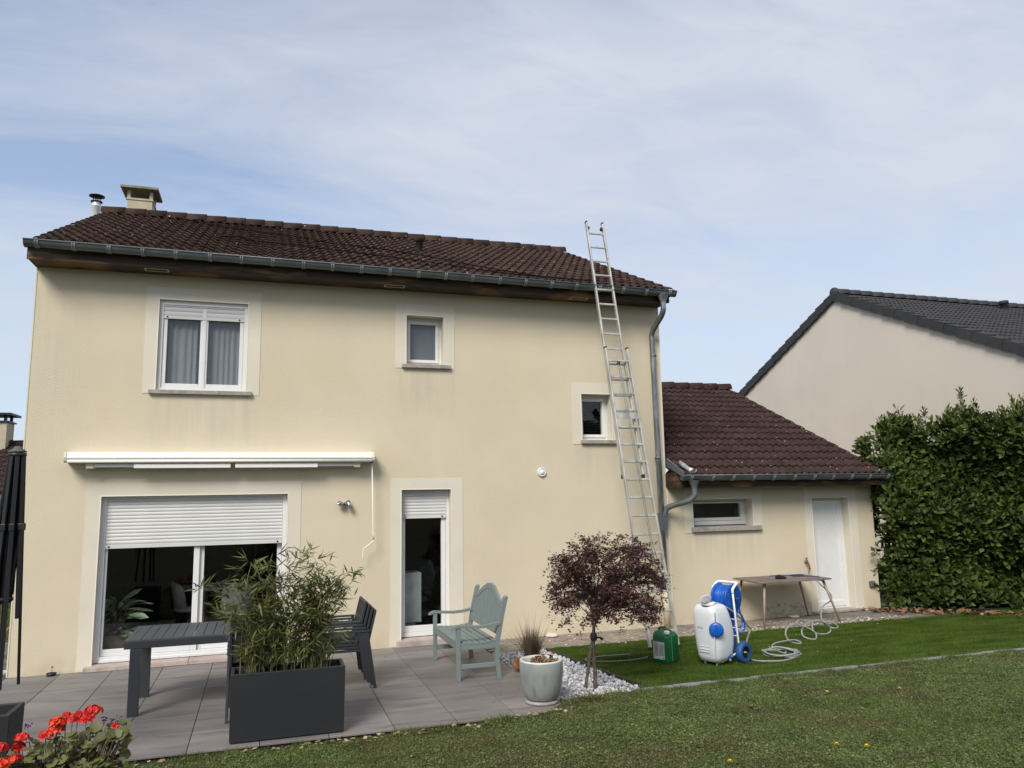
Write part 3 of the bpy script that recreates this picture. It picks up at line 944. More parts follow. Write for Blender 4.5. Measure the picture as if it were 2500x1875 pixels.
# roof tiles ---------------------------------------------------------
def tile_verts(w=0.3, L=0.42, tilt=0.032, roll=0.036):
    pr = []
    for k in range(2):
        x0 = k * w / 2
        pr += [(x0, 0), (x0 + w * 0.055, 0.002), (x0 + w * 0.12, roll * .72), (x0 + w * 0.21, roll), (x0 + w * 0.30, roll * .72), (x0 + w * 0.37, 0.002)]
    pr.append((w, 0.0))
    v, f = [], []
    m = len(pr)
    for (xx, zz) in pr:
        v.append((xx, 0.0, zz + tilt))
    for (xx, zz) in pr:
        v.append((xx, L, zz))
    for (xx, zz) in pr:
        v.append((xx, 0.002, zz + tilt - 0.020))
    for i in range(m - 1):
        f.append((i, i + 1, m + i + 1, m + i))
        f.append((2 * m + i, 2 * m + i + 1, i + 1, i))
    return v, f


def tile_field(parent, name, x0, y0, z0, slope, ncol, nrow, w, course, m, nobj, flip=False):
    """Rows of double-roll tiles on a plane rising with Y (or falling, FLIP); the NOBJ nearest are objects, the rest one stuff part."""
    a = math.atan(slope)
    us = Vector((0, math.cos(a), math.sin(a)))
    nn = Vector((0, -math.sin(a), math.cos(a)))
    ux = Vector((1, 0, 0))
    v, f = tile_verts(w, course * 1.22)
    me = bpy.data.meshes.new(name); me.from_pydata(v, [], f)
    me.polygons.foreach_set('use_smooth', [i % 2 == 0 for i in range(len(f))])
    me.materials.append(m); me.update()
    base = Matrix((ux, us, nn)).transposed().to_4x4()
    spots = []
    for r_ in range(nrow):
        for c_ in range(ncol):
            p = Vector((x0, y0, z0)) + ux * (c_ * w) + us * (r_ * course)
            spots.append(p)
    spots.sort(key=lambda p: (p + ux * w / 2 - CAM).length)
    rest = MB()
    for i, p in enumerate(spots):
        M = Matrix.Translation(p + nn * rnd.uniform(-0.002, 0.003)) @ base @ Matrix.Rotation(rnd.uniform(-.008, .008), 4, 'Z') @ Matrix.Rotation(rnd.uniform(-.006, .006), 4, 'X')
        if i < nobj:
            link(name, me, parent, M)
        else:
            rest.add([M @ Vector(q) for q in v], f)
            rest.sm[-len(f):] = [k % 2 == 0 for k in range(len(f))]
    if rest.v:
        rest.build(name, m, parent)['kind'] = 'stuff'


def ridge_tiles(parent, x0, x1, y, z, m, step=0.37, r=0.112, name='ridge_tile', rise=0.010):
    n = int(round((x1 - x0) / step))
    step = (x1 - x0) / n
    prof = [(-r, -0.075), (-r * .93, -0.02), (-r * .70, 0.035), (-r * .33, 0.068), (0, 0.075), (r * .33, 0.068), (r * .70, 0.035), (r * .93, -0.02), (r, -0.075)]
    L = step + 0.05
    vs_, fs = [], []
    for xx, dz in ((0, rise), (L, -rise)):
        for (py, pz) in prof:
            vs_.append((xx, py, pz + dz))
    k = len(prof)
    for xx in (0.0, L):
        for (py, pz) in prof:
            vs_.append((xx, py * 0.86, pz - 0.02 + (rise if xx == 0 else -rise)))
    for i in range(k - 1):
        fs.append((i, i + 1, k + i + 1, k + i))
        fs.append((2 * k + i, 2 * k + i + 1, i + 1, i))
        fs.append((3 * k + i + 1, 3 * k + i, k + i, k + i + 1))
    mb = MB().add(vs_, fs, False)
    for i in range(k - 1):
        mb.sm[3 * i] = True
    me = mb.mesh(name, m)
    # the right end of each tile lies over the next one (steps fall towards +X)
    for i in range(n):
        link(name, me, parent, Matrix.Translation((x1 - i * step, y, z + rnd.uniform(-.004, .004))) @ Matrix.Rotation(math.pi, 4, 'Z') @ Matrix.Rotation(rnd.uniform(-.006, .006), 4, 'X'))


def gutter(parent, x0, x1, y, z0, z1, r=0.072, step=0.42, m=ZINC):
    """Half-round gutter (front bead, end caps) with bracket ribs."""
    mb = MB()
    n = 12
    for (rr, flip) in ((r, False), (r - 0.004, True)):
        vs_ = []
        for xx, zz in ((x0, z0), (x1, z1)):
            for k in range(n + 1):
                th = math.pi + math.pi * k / n
                vs_.append((xx, y + rr * math.cos(th), zz + rr * 1.12 * math.sin(th)))
        fs = [(k, k + 1, n + 1 + k + 1, n + 1 + k) for k in range(n)]
        mb.add(vs_, fs, True)
    for xx, zz in ((x0, z0), (x1, z1)):
        cap = [(xx, y + r * math.cos(math.pi + math.pi * k / n), zz + r * 1.12 * math.sin(math.pi + math.pi * k / n)) for k in range(n + 1)]
        mb.prism(cap, (0.003 if xx == x0 else -0.003, 0, 0))
    mb.tube([(x0, y - r - 0.004, z0 + 0.002), (x1, y - r - 0.004, z1 + 0.002)], 0.011, 8)
    g_ = mb.build('gutter', m, parent)
    bm_ = MB()
    k2 = 10
    pts = [(0, (r + 0.004) * math.cos(math.pi + math.pi * .92 * k / k2), (r + 0.004) * 1.12 * math.sin(math.pi + math.pi * .92 * k / k2)) for k in range(k2 + 1)]
    for sgn in (-0.013, 0.013):
        bm_.tube([(sgn * 1.2, p[1], p[2]) for p in pts], 0.0095, 5)
    for a_, b_ in zip(pts[:-1], pts[1:]):
        bm_.obox(((0, (a_[1] + b_[1]) / 2, (a_[2] + b_[2]) / 2)), (0.013, 0, 0), (0, (b_[1] - a_[1]) / 2, (b_[2] - a_[2]) / 2), (0, 0.001, 0.001))
    me = bm_.mesh('gutter_bracket', ZINCB)
    xx = x0 + 0.15
    while xx < x1 - 0.1:
        t = (xx - x0) / (x1 - x0)
        link('gutter_bracket', me, g_, Matrix.Translation((xx, y, z0 + (z1 - z0) * t)))
        xx += step * rnd.uniform(0.96, 1.04)
    return g_


def arc_pts(p, d0, d1, n=5):
    """Quadratic bend around corner P from P-d0 to P+d1."""
    p, a, b = Vector(p), Vector(p) - Vector(d0), Vector(p) + Vector(d1)
    return [a * (1 - t) ** 2 + p * 2 * t * (1 - t) + b * t * t for t in [k / n for k in range(n + 1)]]


# ------------------------------------------------------------------ main house
W = 9.35
house = thing('house', 'two-storey cream rendered house with brown tiled roof, patio doors and awning', 'house')
O1 = (1.526, 2.693, 3.66, 4.936); O2 = (4.997, 5.577, 4.145, 4.906); O3 = (7.868, 8.398, 3.003, 3.754)
OP = (0.941, 3.307, 0.055, 2.212); OD = (4.929, 5.68, 0.085, 2.242)
S1 = (1.358, 2.878, 3.605, 5.109); S2 = (4.828, 5.749, 4.078, 5.079); S3 = (7.70, 8.566, 2.929, 3.935)
SP = (0.764, 3.492, 0.0, 2.386); SDo = (4.765, 5.862, 0.0, 2.407)
mb = MB()
holes = [S1, S2, S3, (SP[0], SP[1], 0.0, SP[3]), (SDo[0], SDo[1], 0.0, SDo[3])]
facade(mb, 0, W, -0.1, 5.285, holes)
YD, ZE, YR = 8.5, 5.285, 4.25
mb.add([(0, 0, -0.1), (0, 0, ZE), (0, YR, 7.28), (0, YD, ZE), (0, YD, -0.1)], [(0, 1, 2, 3, 4)])
mb.add([(W, 0, -0.1), (W, 0, ZE), (W, YR, 7.28), (W, YD, ZE), (W, YD, -0.1)], [(4, 3, 2, 1, 0)])
mb.add([(0, YD, -0.1), (W, YD, -0.1), (W, YD, ZE), (0, YD, ZE)], [(0, 1, 2, 3)])
mb.build('wall', WALL, house)
MB().box((W - 0.028, -0.008, 2.43), (W + 0.004, -0.0005, 5.28)).build('corner_bead', PLAST, house)
MB().box((-0.004, -0.006, 0.0), (0.012, 0.004, 5.28)).build('corner_bead', PLAST, house)
for o_, s_, d_, ob in ((O1, S1, 0.20, False), (O2, S2, 0.26, False), (O3, S3, 0.26, False), (OP, SP, 0.24, True), (OD, SDo, 0.28, True)):
    surround(house, o_, s_, d_, ob)

# upper left window: shutter box header, lowered shutter, two sashes, sheer curtains
mb = MB()
ring(mb, O1[0], O1[1], O1[2], O1[3], 0.055, 0.05, 0.035, 0.085, 0.045, 0.12)
mb.box((O1[0] + 0.055, 0.030, O1[3] - 0.065), (O1[1] - 0.05, 0.045, O1[3] - 0.045))
w1 = mb.build('window', PVC, house, bevel=0.004)
xm = 2.115
for a_, b_ in ((O1[0] + 0.057, xm - 0.001), (xm + 0.001, O1[1] - 0.052)):
    sb = MB(); ring(sb, a_, b_, O1[2] + 0.037, O1[3] - 0.087, 0.05, 0.05, 0.062, 0.05, 0.062, 0.115); sb.build('sash', PVC, w1, bevel=0.006)
    pane(w1, a_ + 0.05, b_ - 0.05, O1[2] + 0.099, O1[3] - 0.137, 0.09)
MB().box((xm - 0.026, 0.050, O1[2] + 0.037), (xm + 0.026, 0.062, O1[3] - 0.09)).build('meeting_stile', PVC, w1, bevel=0.004)
shutter(w1, O1[0] + 0.057, O1[1] - 0.052, 4.675, 4.852, 0.060, 0.068, 0.042)
sill(w1, O1[0] - 0.085, O1[1] + 0.085, 3.60, 3.662)
cv, cf = [], []
nc = 120
for i in range(nc + 1):
    xx = 1.60 + 1.02 * i / nc
    yy = 0.165 + 0.009 * math.sin(i * 0.62 + 1.4 * math.sin(i * 0.13)) + (0.03 if 50 < i < 60 else 0)
    cv += [(xx, yy, 3.70), (xx, yy, 4.85)]
MB().add(cv, [(2 * i, 2 * i + 2, 2 * i + 3, 2 * i + 1) for i in range(nc)], True).build('curtain', CURT, w1)
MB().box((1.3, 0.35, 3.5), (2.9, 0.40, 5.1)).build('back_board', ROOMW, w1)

# small frosted window
mb = MB(); ring(mb, O2[0], O2[1], O2[2] + 0.012, O2[3], 0.035, 0.04, 0.035, 0.05, 0.17, 0.25)
w2 = mb.build('window', PVC, house, bevel=0.004)
sb = MB(); ring(sb, O2[0] + 0.037, O2[1] - 0.042, O2[2] + 0.049, O2[3] - 0.052, 0.05, 0.05, 0.05, 0.05, 0.155, 0.235); sb.build('sash', PVC, w2, bevel=0.006)
pane(w2, O2[0] + 0.087, O2[1] - 0.092, O2[2] + 0.099, O2[3] - 0.102, 0.20, FROST)
sill(w2, O2[0] - 0.075, O2[1] + 0.10, 4.083, 4.147, -0.055, 0.17)
# lower right small window, dark with a blind
mb = MB(); ring(mb, O3[0], O3[1], O3[2] + 0.012, O3[3], 0.035, 0.04, 0.035, 0.05, 0.17, 0.25)
w3 = mb.build('window', PVC, house, bevel=0.004)
sb = MB(); ring(sb, O3[0] + 0.037, O3[1] - 0.042, O3[2] + 0.049, O3[3] - 0.052, 0.05, 0.05, 0.05, 0.05, 0.155, 0.235); sb.build('sash', PVC, w3, bevel=0.006)
pane(w3, O3[0] + 0.087, O3[1] - 0.092, O3[2] + 0.099, O3[3] - 0.102, 0.20)
bl = MB()
for i in range(14):
    bl.obox((8.11, 0.29, 3.12 + i * 0.042), (0.2, 0, 0), (0, 0.016, 0.010), (0, 0.0003, 0.0006))
bl.build('blind', BLACKP, w3)
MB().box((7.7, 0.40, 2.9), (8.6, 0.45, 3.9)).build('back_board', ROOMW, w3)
sill(w3, O3[0] - 0.03, O3[1] + 0.10, 2.94, 3.004, -0.055, 0.17)

# patio doors
YF = 0.09
mb = MB()
ring(mb, OP[0], OP[1], OP[2] + 0.02, OP[3], 0.06, 0.06, 0.07, 0.03, YF, YF + 0.12)
mb.box((OP[0] + 0.06, YF - 0.02, OP[2] + 0.02), (OP[1] - 0.06, YF, OP[2] + 0.055))
pd = mb.build('patio_door', PVC, house, bevel=0.004)
xm0, xm1 = 2.085, 2.235
for a_, b_, yy in ((OP[0] + 0.062, xm0 + 0.085, YF + 0.035), (xm0 + 0.075, OP[1] - 0.062, YF + 0.075)):
    sb = MB(); ring(sb, a_, b_, OP[2] + 0.092, OP[3] - 0.032, 0.03 if a_ < 1.5 else 0.068, 0.075 if a_ < 1.5 else 0.06, 0.085, 0.05, yy, yy + 0.038)
    sb.build('sash', PVC, pd, bevel=0.005)
    pane(pd, a_ + (0.03 if a_ < 1.5 else 0.068), b_ - (0.075 if a_ < 1.5 else 0.06), OP[2] + 0.177, OP[3] - 0.082, yy + 0.018)
shutter(pd, OP[0] + 0.062, OP[1] - 0.062, 1.525, OP[3] - 0.002, YF + 0.012, 0.0465, 0.055)
for xx in (1.12, 1.95, 2.5, 3.05):
    MB().box((xx, YF - 0.024, OP[2] + 0.035), (xx + 0.03, YF - 0.0205, OP[2] + 0.05)).build('drain_cap', PVC, pd)
MB().prism([(0.86, -0.10, 0.002), (0.86, -0.10, 0.06), (0.86, 0.22, 0.074), (0.86, 0.22, 0.002)], (1.235, 0, 0)).build('door_step', STEP, house, bevel=0.006, fix=True)
MB().prism([(2.10, -0.10, 0.002), (2.10, -0.10, 0.06), (2.10, 0.22, 0.074), (2.10, 0.22, 0.002)], (1.29, 0, 0)).build('door_step', STEP, house, bevel=0.006, fix=True)
# single glazed door
mb = MB()
ring(mb, OD[0], OD[1], OD[2] + 0.02, OD[3], 0.05, 0.05, 0.06, 0.03, 0.13, 0.24)
gd_ = mb.build('glazed_door', PVC, house, bevel=0.004)
sb = MB(); ring(sb, OD[0] + 0.052, OD[1] - 0.052, OD[2] + 0.082, OD[3] - 0.032, 0.03, 0.065, 0.085, 0.05, 0.150, 0.215); sb.build('sash', PVC, gd_, bevel=0.006)
pane(gd_, OD[0] + 0.082, OD[1] - 0.117, OD[2] + 0.167, OD[3] - 0.082, 0.18)
shutter(gd_, OD[0] + 0.03, OD[1] - 0.052, 1.815, OD[3] - 0.002, 0.128, 0.0465, 0.048)
MB().prism([(4.86, -0.09, 0.002), (4.86, -0.09, 0.085), (4.86, 0.25, 0.10), (4.86, 0.25, 0.002)], (0.98, 0, 0)).build('door_step', STEP, house, bevel=0.006, fix=True)

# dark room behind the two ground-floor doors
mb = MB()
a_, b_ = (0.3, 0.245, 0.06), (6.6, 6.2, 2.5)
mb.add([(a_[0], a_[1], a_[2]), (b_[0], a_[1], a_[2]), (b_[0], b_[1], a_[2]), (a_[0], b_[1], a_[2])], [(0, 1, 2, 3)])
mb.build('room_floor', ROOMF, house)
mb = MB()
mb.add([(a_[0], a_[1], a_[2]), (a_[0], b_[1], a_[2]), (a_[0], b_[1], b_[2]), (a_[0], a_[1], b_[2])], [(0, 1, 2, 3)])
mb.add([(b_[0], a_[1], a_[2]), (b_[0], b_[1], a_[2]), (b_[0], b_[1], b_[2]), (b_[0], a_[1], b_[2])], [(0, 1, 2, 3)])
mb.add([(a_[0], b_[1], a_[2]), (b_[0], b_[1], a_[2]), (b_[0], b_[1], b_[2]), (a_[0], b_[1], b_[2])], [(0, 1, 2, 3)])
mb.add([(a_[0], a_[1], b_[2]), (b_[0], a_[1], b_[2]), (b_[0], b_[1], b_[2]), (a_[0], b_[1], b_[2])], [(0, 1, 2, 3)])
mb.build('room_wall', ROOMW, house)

# eaves
MB().box((-0.03, -0.372, 5.283), (W + 0.02, -0.335, 5.47)).build('fascia_board', WOOD, house, bevel=0.004)
sof = MB().box((-0.02, -0.334, 5.287), (W + 0.01, 0.02, 5.30)).build('soffit', WOOD, house)
for xx in (1.35, 4.62, 7.62):
    vb = MB(); z_ = 5.283
    for q in range(2):
        vb.box((xx, -0.315 + 0.12 * q, z_ - 0.006), (xx + 0.30, -0.303 + 0.12 * q, z_ + 0.003))
    vb.box((xx, -0.303, z_ - 0.006), (xx + 0.012, -0.195, z_ + 0.003)); vb.box((xx + 0.288, -0.303, z_ - 0.006), (xx + 0.30, -0.195, z_ + 0.003))
    vb.build('soffit_vent', AWNP, sof)
gutter(house, -0.04, 9.42, -0.475, 5.492, 5.437)
RX0, RX1, RY0, RZ0, RSL = -0.05, 9.43, -0.45, 5.485, 0.455
NROW = 15
course = math.hypot(YR - RY0, (YR - RY0) * RSL) / NROW * 0.985
th = math.atan(RSL)
mb = MB()
zr = RZ0 + RSL * (YR - RY0)
mb.prism([(RX0, RY0 + 0.03, RZ0 - 0.03), (RX0, YR, zr - 0.045), (RX0, YR, zr - 0.085), (RX0, RY0 + 0.03, RZ0 - 0.07)], (RX1 - RX0, 0, 0))
mb.prism([(RX0, YR, zr - 0.0), (RX0, 2 * YR - RY0, RZ0), (RX0, 2 * YR - RY0, RZ0 - 0.05), (RX0, YR, zr - 0.05)], (RX1 - RX0, 0, 0))
roof = mb.build('roof', TILE, house, fix=True)
NC = 32
tile_field(roof, 'roof_tile', RX0 - 0.005, RY0, RZ0 - 0.03, RSL, NC, NROW, (RX1 - RX0 + 0.01) / NC, course, TILE, 300)
ridge_tiles(roof, RX0 + 0.0, RX1 - 0.02, YR, zr + 0.045, TILE)
# vent tile with a small cap
mb = MB().lathe([(0.06, -0.1), (0.06, 0.13), (0.085, 0.14), (0.085, 0.20), (0.06, 0.215), (0, 0.22)], (5.60, 2.05, 6.68), (0, -0.15, 1), 14)
mb.build('vent_cap', TILE, roof)
# chimney and flue behind the ridge
mb = MB().box((0.27, 4.6, 7.3), (0.72, 5.08, 8.05))
mb.box((0.255, 4.585, 8.05), (0.735, 5.095, 8.09))
for (xx, yy) in ((0.265, 4.595), (0.665, 4.595), (0.265, 5.025), (0.665, 5.025)):
    mb.box((xx, yy, 8.09), (xx + 0.06, yy + 0.06, 8.255))
chim = mb.build('chimney', CHIMN, house, bevel=0.004)
MB().box((0.15, 4.48, 8.255), (0.83, 5.20, 8.31)).build('chimney_slab', CHIMS, chim, bevel=0.01)
fl = MB().lathe([(0.075, 7.3), (0.075, 7.83), (0.083, 7.84), (0.083, 7.87), (0.075, 7.88), (0.075, 7.93)], (-0.265, 4.6, 0), n=20).build('flue_pipe', CHROME, house)
mb = MB().lathe([(0.072, 7.925), (0.105, 7.93), (0.105, 7.945), (0.0, 7.95)], (-0.265, 4.6, 0), n=24)
mb.lathe([(0.0, 8.105), (0.05, 8.09), (0.14, 8.055), (0.14, 8.045), (0.0, 8.05)], (-0.265, 4.6, 0), n=28)
for k in range(4):
    mb.tube([(-0.265 + 0.06 * math.cos(k * 1.57 + .5), 4.6 + 0.06 * math.sin(k * 1.57 + .5), 7.94), (-0.265 + 0.06 * math.cos(k * 1.57 + .5), 4.6 + 0.06 * math.sin(k * 1.57 + .5), 8.06)], 0.008, 6)
mb.build('flue_cowl', BLACKP, fl)
# main downpipe: outlet funnel, swan neck, pipe, collars, cream foot
PX, PY = 9.165, -0.085
mb = MB().lathe([(0.095, 0.0), (0.085, -0.05), (0.052, -0.12), (0.048, -0.15)], (9.19, -0.475, 5.40), n=18)
pts = spline([(9.19, -0.475, 5.28), (9.19, -0.475, 5.20), (9.19, -0.468, 5.12), (9.186, -0.40, 5.035), (9.178, -0.28, 4.955), (9.170, -0.16, 4.875), (PX, -0.093, 4.79), (PX, PY, 4.70), (PX, PY, 4.62)], 4) + [(PX + 0.02, PY, 2.85), (PX + 0.05, PY, 0.56)]
mb.tube(pts, 0.046, 16)
for zz in (4.42, 2.70):
    mb.lathe([(0.046, 0.02), (0.054, 0.018), (0.054, 0.004), (0.049, 0), (0.054, -0.012), (0.046, -0.016)], (PX + 0.01, PY, zz), n=18)
    mb.box((PX, PY, zz - 0.01), (PX + 0.02, 0.0, zz + 0.01))
dp = mb.build('downpipe', ZINCP, house)
MB().tube([(PX + 0.05, PY, 0.57), (PX + 0.05, PY, 0.0)], 0.052, 16).build('pipe_foot', CREAMP, dp)
MB().lathe([(0.048, 0.012), (0.06, 0.010), (0.06, -0.010), (0.048, -0.012)], (PX + 0.05, PY, 0.46), n=18).build('pipe_collar', ZINCP, dp)

# ------------------------------------------------------------------ garage wing
garage = thing('garage', 'low garage wing with brown tiled roof, slot window and white side door', 'garage')
GX1 = 13.58
OG = (9.838, 11.01, 1.549, 2.006); OGD = (12.247, 13.037, 0.017, 1.99)
SG = (9.67, 11.20, 1.455, 2.19); SGD = (12.09, 13.22, 0.0, 2.19)
mb = MB()
facade(mb, W, GX1, -0.1, 2.215, [SG, SGD])
mb.add([(GX1, 0, -0.1), (GX1, 8.46, -0.1), (GX1, 8.46, 2.215), (GX1, 4.23, 4.16), (GX1, 0, 2.215)], [(0, 1, 2, 3, 4)])
mb.add([(W, 8.46, -0.1), (GX1, 8.46, -0.1), (GX1, 8.46, 2.215), (W, 8.46, 2.215)], [(0, 1, 2, 3)])
mb.build('wall', WALL, garage)
MB().box((W + 0.012, -0.007, 0.0), (W + 0.026, -0.0005, 2.21)).build('joint_strip', TRIMW, garage)
surround(garage, OG, SG, 0.32); surround(garage, OGD, SGD, 0.28, True)
mb = MB(); ring(mb, OG[0], OG[1] + 0.0, OG[2] + 0.045, OG[3], 0.05, 0.045, 0.045, 0.04, 0.22, 0.30)
mb.box((OG[0], 0.20, OG[2] + 0.02), (OG[1], 0.245, OG[2] + 0.043))
gw = mb.build('window', PVC, garage, bevel=0.004)
sb = MB(); ring(sb, OG[0] + 0.052, OG[1] - 0.047, OG[2] + 0.092, OG[3] - 0.042, 0.05, 0.05, 0.05, 0.03, 0.205, 0.285); sb.build('sash', PVC, gw, bevel=0.006)
pane(gw, OG[0] + 0.102, OG[1] - 0.097, OG[2] + 0.142, OG[3] - 0.072, 0.25)
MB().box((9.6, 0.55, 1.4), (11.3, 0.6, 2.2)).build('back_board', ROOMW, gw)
sill(gw, OG[0] - 0.045, OG[1] + 0.135, 1.475, 1.555, -0.06, 0.22)
mb = MB(); ring(mb, OGD[0], OGD[1], OGD[2] + 0.02, OGD[3], 0.05, 0.06, 0.04, 0.05, 0.16, 0.25)
gdo = mb.build('door', PVC, garage, bevel=0.004)
sb = MB(); ring(sb, OGD[0] + 0.052, OGD[1] - 0.062, OGD[2] + 0.062, OGD[3] - 0.052, 0.05, 0.06, 0.10, 0.05, 0.15, 0.20); sb.build('door_leaf', PVC, gdo, bevel=0.005)
MB().box((OGD[0] + 0.102, 0.165, OGD[2] + 0.162), (OGD[1] - 0.122, 0.19, OGD[3] - 0.102)).build('door_panel', PVC, gdo)
MB().prism([(12.1, -0.03, 0.002), (12.1, -0.03, 0.045), (12.1, 0.2, 0.05), (12.1, 0.2, 0.002)], (1.1, 0, 0)).build('door_step', SILL, garage, bevel=0.006, fix=True)
MB().box((W + 0.012, -0.372, 2.205), (GX1 + 0.02, -0.335, 2.40)).build('fascia_board', WOOD, garage, bevel=0.004)
MB().box((W + 0.006, -0.334, 2.208), (W + 0.045, -0.004, 2.45)).build('eave_end', WOOD, garage, bevel=0.003)
MB().box((W + 0.046, -0.334, 2.215), (GX1 + 0.01, 0.02, 2.23)).build('soffit', WOOD, garage)
gutter(garage, W + 0.03, GX1 + 0.02, -0.475, 2.398, 2.392, step=0.40)
GY0, GZ0, GSL, GYR = -0.45, 2.408, 0.4615, 4.23
gzr = GZ0 + GSL * (GYR - GY0)
mb = MB()
GRX0, GRX1 = W + 0.03, GX1 + 0.02
mb.prism([(GRX0, GY0 + 0.03, GZ0 - 0.03), (GRX0, GYR, gzr - 0.045), (GRX0, GYR, gzr - 0.085), (GRX0, GY0 + 0.03, GZ0 - 0.07)], (GRX1 - GRX0, 0, 0))
mb.prism([(GRX0, GYR, gzr), (GRX0, 2 * GYR - GY0, GZ0), (GRX0, 2 * GYR - GY0, GZ0 - 0.05), (GRX0, GYR, gzr - 0.05)], (GRX1 - GRX0, 0, 0))
groof = mb.build('roof', GTILE, garage, fix=True)
GNC = 14
gcourse = math.hypot(GYR - GY0, (GYR - GY0) * GSL) / 15 * 0.985
tile_field(groof, 'roof_tile', GRX0, GY0, GZ0 - 0.03, GSL, GNC, 15, (GRX1 - GRX0) / GNC, gcourse, GTILE, 300)
ridge_tiles(groof, GRX0, GRX1 - 0.02, GYR, gzr + 0.045, GTILE)
mb = MB().lathe([(0.085, -0.1), (0.085, 0.15), (0.11, 0.16), (0.11, 0.21), (0.07, 0.225), (0, 0.23)], (9.86, 1.0, 3.08), (0, -0.2, 1), 14)
mb.build('vent_cap', GTILE, groof)
# zinc flashing at the left verge
MB().prism([(W + 0.004, -0.56, 2.37), (W + 0.004, -0.56, 2.45), (W + 0.004, -0.05, 2.70), (W + 0.004, -0.05, 2.56)], (0.024, 0, 0)).build('verge_flashing', ZINC, groof, fix=True)
# swan-neck pipe to the main downpipe
mb = MB().lathe([(0.09, 0.0), (0.08, -0.04), (0.05, -0.10), (0.048, -0.13)], (9.60, -0.475, 2.325), n=18)
p_end = Vector((PX + 0.085, PY - 0.02, 1.80))
pts = spline([(9.60, -0.475, 2.21), (9.60, -0.475, 2.15), (9.597, -0.472, 2.08), (9.55, -0.42, 2.01), (9.46, -0.315, 1.965), (9.36, -0.205, 1.925), (9.285, -0.13, 1.88), (p_end.x, p_end.y, 1.80), (p_end.x, p_end.y, 1.75)], 4)
mb.tube(pts, 0.046, 16)
mb.prism([(PX - 0.03, PY - 0.055, 1.80), (PX + 0.14, PY - 0.055, 1.80), (PX + 0.14, PY - 0.055, 1.72), (PX + 0.085, PY - 0.055, 1.52), (PX - 0.02, PY - 0.055, 1.52)], (0, 0.11, 0))
mb.build('downpipe', ZINC, garage, fix=True)

# ------------------------------------------------------------------ neighbouring houses
nb = thing('house', 'pale beige neighbour house with windowless gable and slate grey roof above hedge', 'house', group='neighbouring houses')
NX, NYR, NZR, NSL, NHW = 18.0, 5.45, 7.42, 0.475, 5.6
mb = MB()
ze = NZR - NSL * NHW
mb.prism([(NX, NYR - NHW, -0.1), (NX, NYR - NHW, ze), (NX, NYR, NZR), (NX, NYR + NHW, ze), (NX, NYR + NHW, -0.1)], (13, 0, 0))
mb.build('wall', NWALL, nb, fix=True)
mb = MB()
for sgn in (-1, 1):
    mb.prism([(NX - 0.02, NYR, NZR + 0.10), (NX - 0.02, NYR + sgn * (NHW + 0.4), NZR + 0.10 - NSL * (NHW + 0.4)), (NX - 0.02, NYR + sgn * (NHW + 0.4), NZR + 0.02 - NSL * (NHW + 0.4)), (NX - 0.02, NYR, NZR + 0.02)], (13.2, 0, 0))
nroof = mb.build('roof', NTILE, nb, fix=True)
tile_field(nroof, 'roof_tile', NX + 0.16, NYR - NHW - 0.4, NZR + 0.09 - NSL * (NHW + 0.4), NSL, 36, 18, 0.3, math.hypot(1, NSL) * (NHW + 0.4) / 18 * 0.985, NTILE, 300)
ridge_tiles(nroof, NX + 0.05, NX + 11.5, NYR, NZR + 0.19, NTILE, 0.40, 0.13)
MB().lathe([(0.0, -0.03), (0.13, -0.03), (0.14, 0.0), (0.14, 0.06)], (NX - 0.03, NYR, NZR + 0.15), (1, 0, 0), 18).build('ridge_end', NTILE, nroof)
MB().lathe([(0.09, -0.2), (0.09, 0.1), (0.13, 0.11), (0.13, 0.2), (0, 0.21)], (23.6, NYR - 0.55, NZR - 0.08), (0, 0, 1), 12).build('vent_cap', NTILE, nroof)
vt = MB()
vt.box((-0.055, 0, -0.19), (-0.015, 0.385, 0.035)); vt.box((-0.015, 0, 0.0), (0.20, 0.385, 0.035))
for sgn in (-1, 1):
    me = vt.mesh('verge_tile', NTILE)
    L_ = math.hypot(NHW + 0.35, NSL * (NHW + 0.35)); nv = 17
    aa = math.atan(NSL)
    for i in range(nv):
        s0 = L_ * i / nv
        if sgn < 0:   # runs up towards the ridge from the near eave
            M = Matrix.Translation((NX - 0.03, NYR - (NHW + 0.35), NZR + 0.11 - NSL * (NHW + 0.35))) @ Matrix.Rotation(aa, 4, 'X') @ Matrix.Translation((-0.012 * (i % 2), s0, 0.028)) @ Matrix.Rotation(-0.085, 4, 'X')
        else:
            M = Matrix.Translation((NX - 0.03, NYR + (NHW + 0.35), NZR + 0.11 - NSL * (NHW + 0.35))) @ Matrix.Rotation(-aa, 4, 'X') @ Matrix.Translation((-0.012 * (i % 2), -s0 - 0.385, -0.004)) @ Matrix.Rotation(0.085, 4, 'X')
        link('verge_tile', me, nroof, M)
nl = thing('house', 'low neighbour house with brown roof and tall chimney behind the left corner', 'house', group='neighbouring houses')
mb = MB().box((-14, 11.15, -0.1), (-2.6, 18, 2.35)); mb.build('wall', WALL, nl)
mb = MB()
mb.prism([(-14.3, 10.9, 2.42), (-14.3, 14.4, 3.85), (-14.3, 14.4, 3.77), (-14.3, 10.9, 2.34)], (11.9, 0, 0))
mb.prism([(-14.3, 14.4, 3.85), (-14.3, 18.2, 2.3), (-14.3, 18.2, 2.22), (-14.3, 14.4, 3.77)], (11.9, 0, 0))
lroof = mb.build('roof', GTILE, nl, fix=True)
tile_field(lroof, 'roof_tile', -9.3, 10.9, 2.40, 0.4086, 23, 10, 0.3, math.hypot(3.5, 1.43) / 10, GTILE, 0)
ridge_tiles(lroof, -9.3, -2.4, 14.4, 3.91, GTILE, 0.4)
MB().box((-14.3, 10.80, 2.22), (-2.4, 10.92, 2.36)).build('gutter', ZINC, nl)
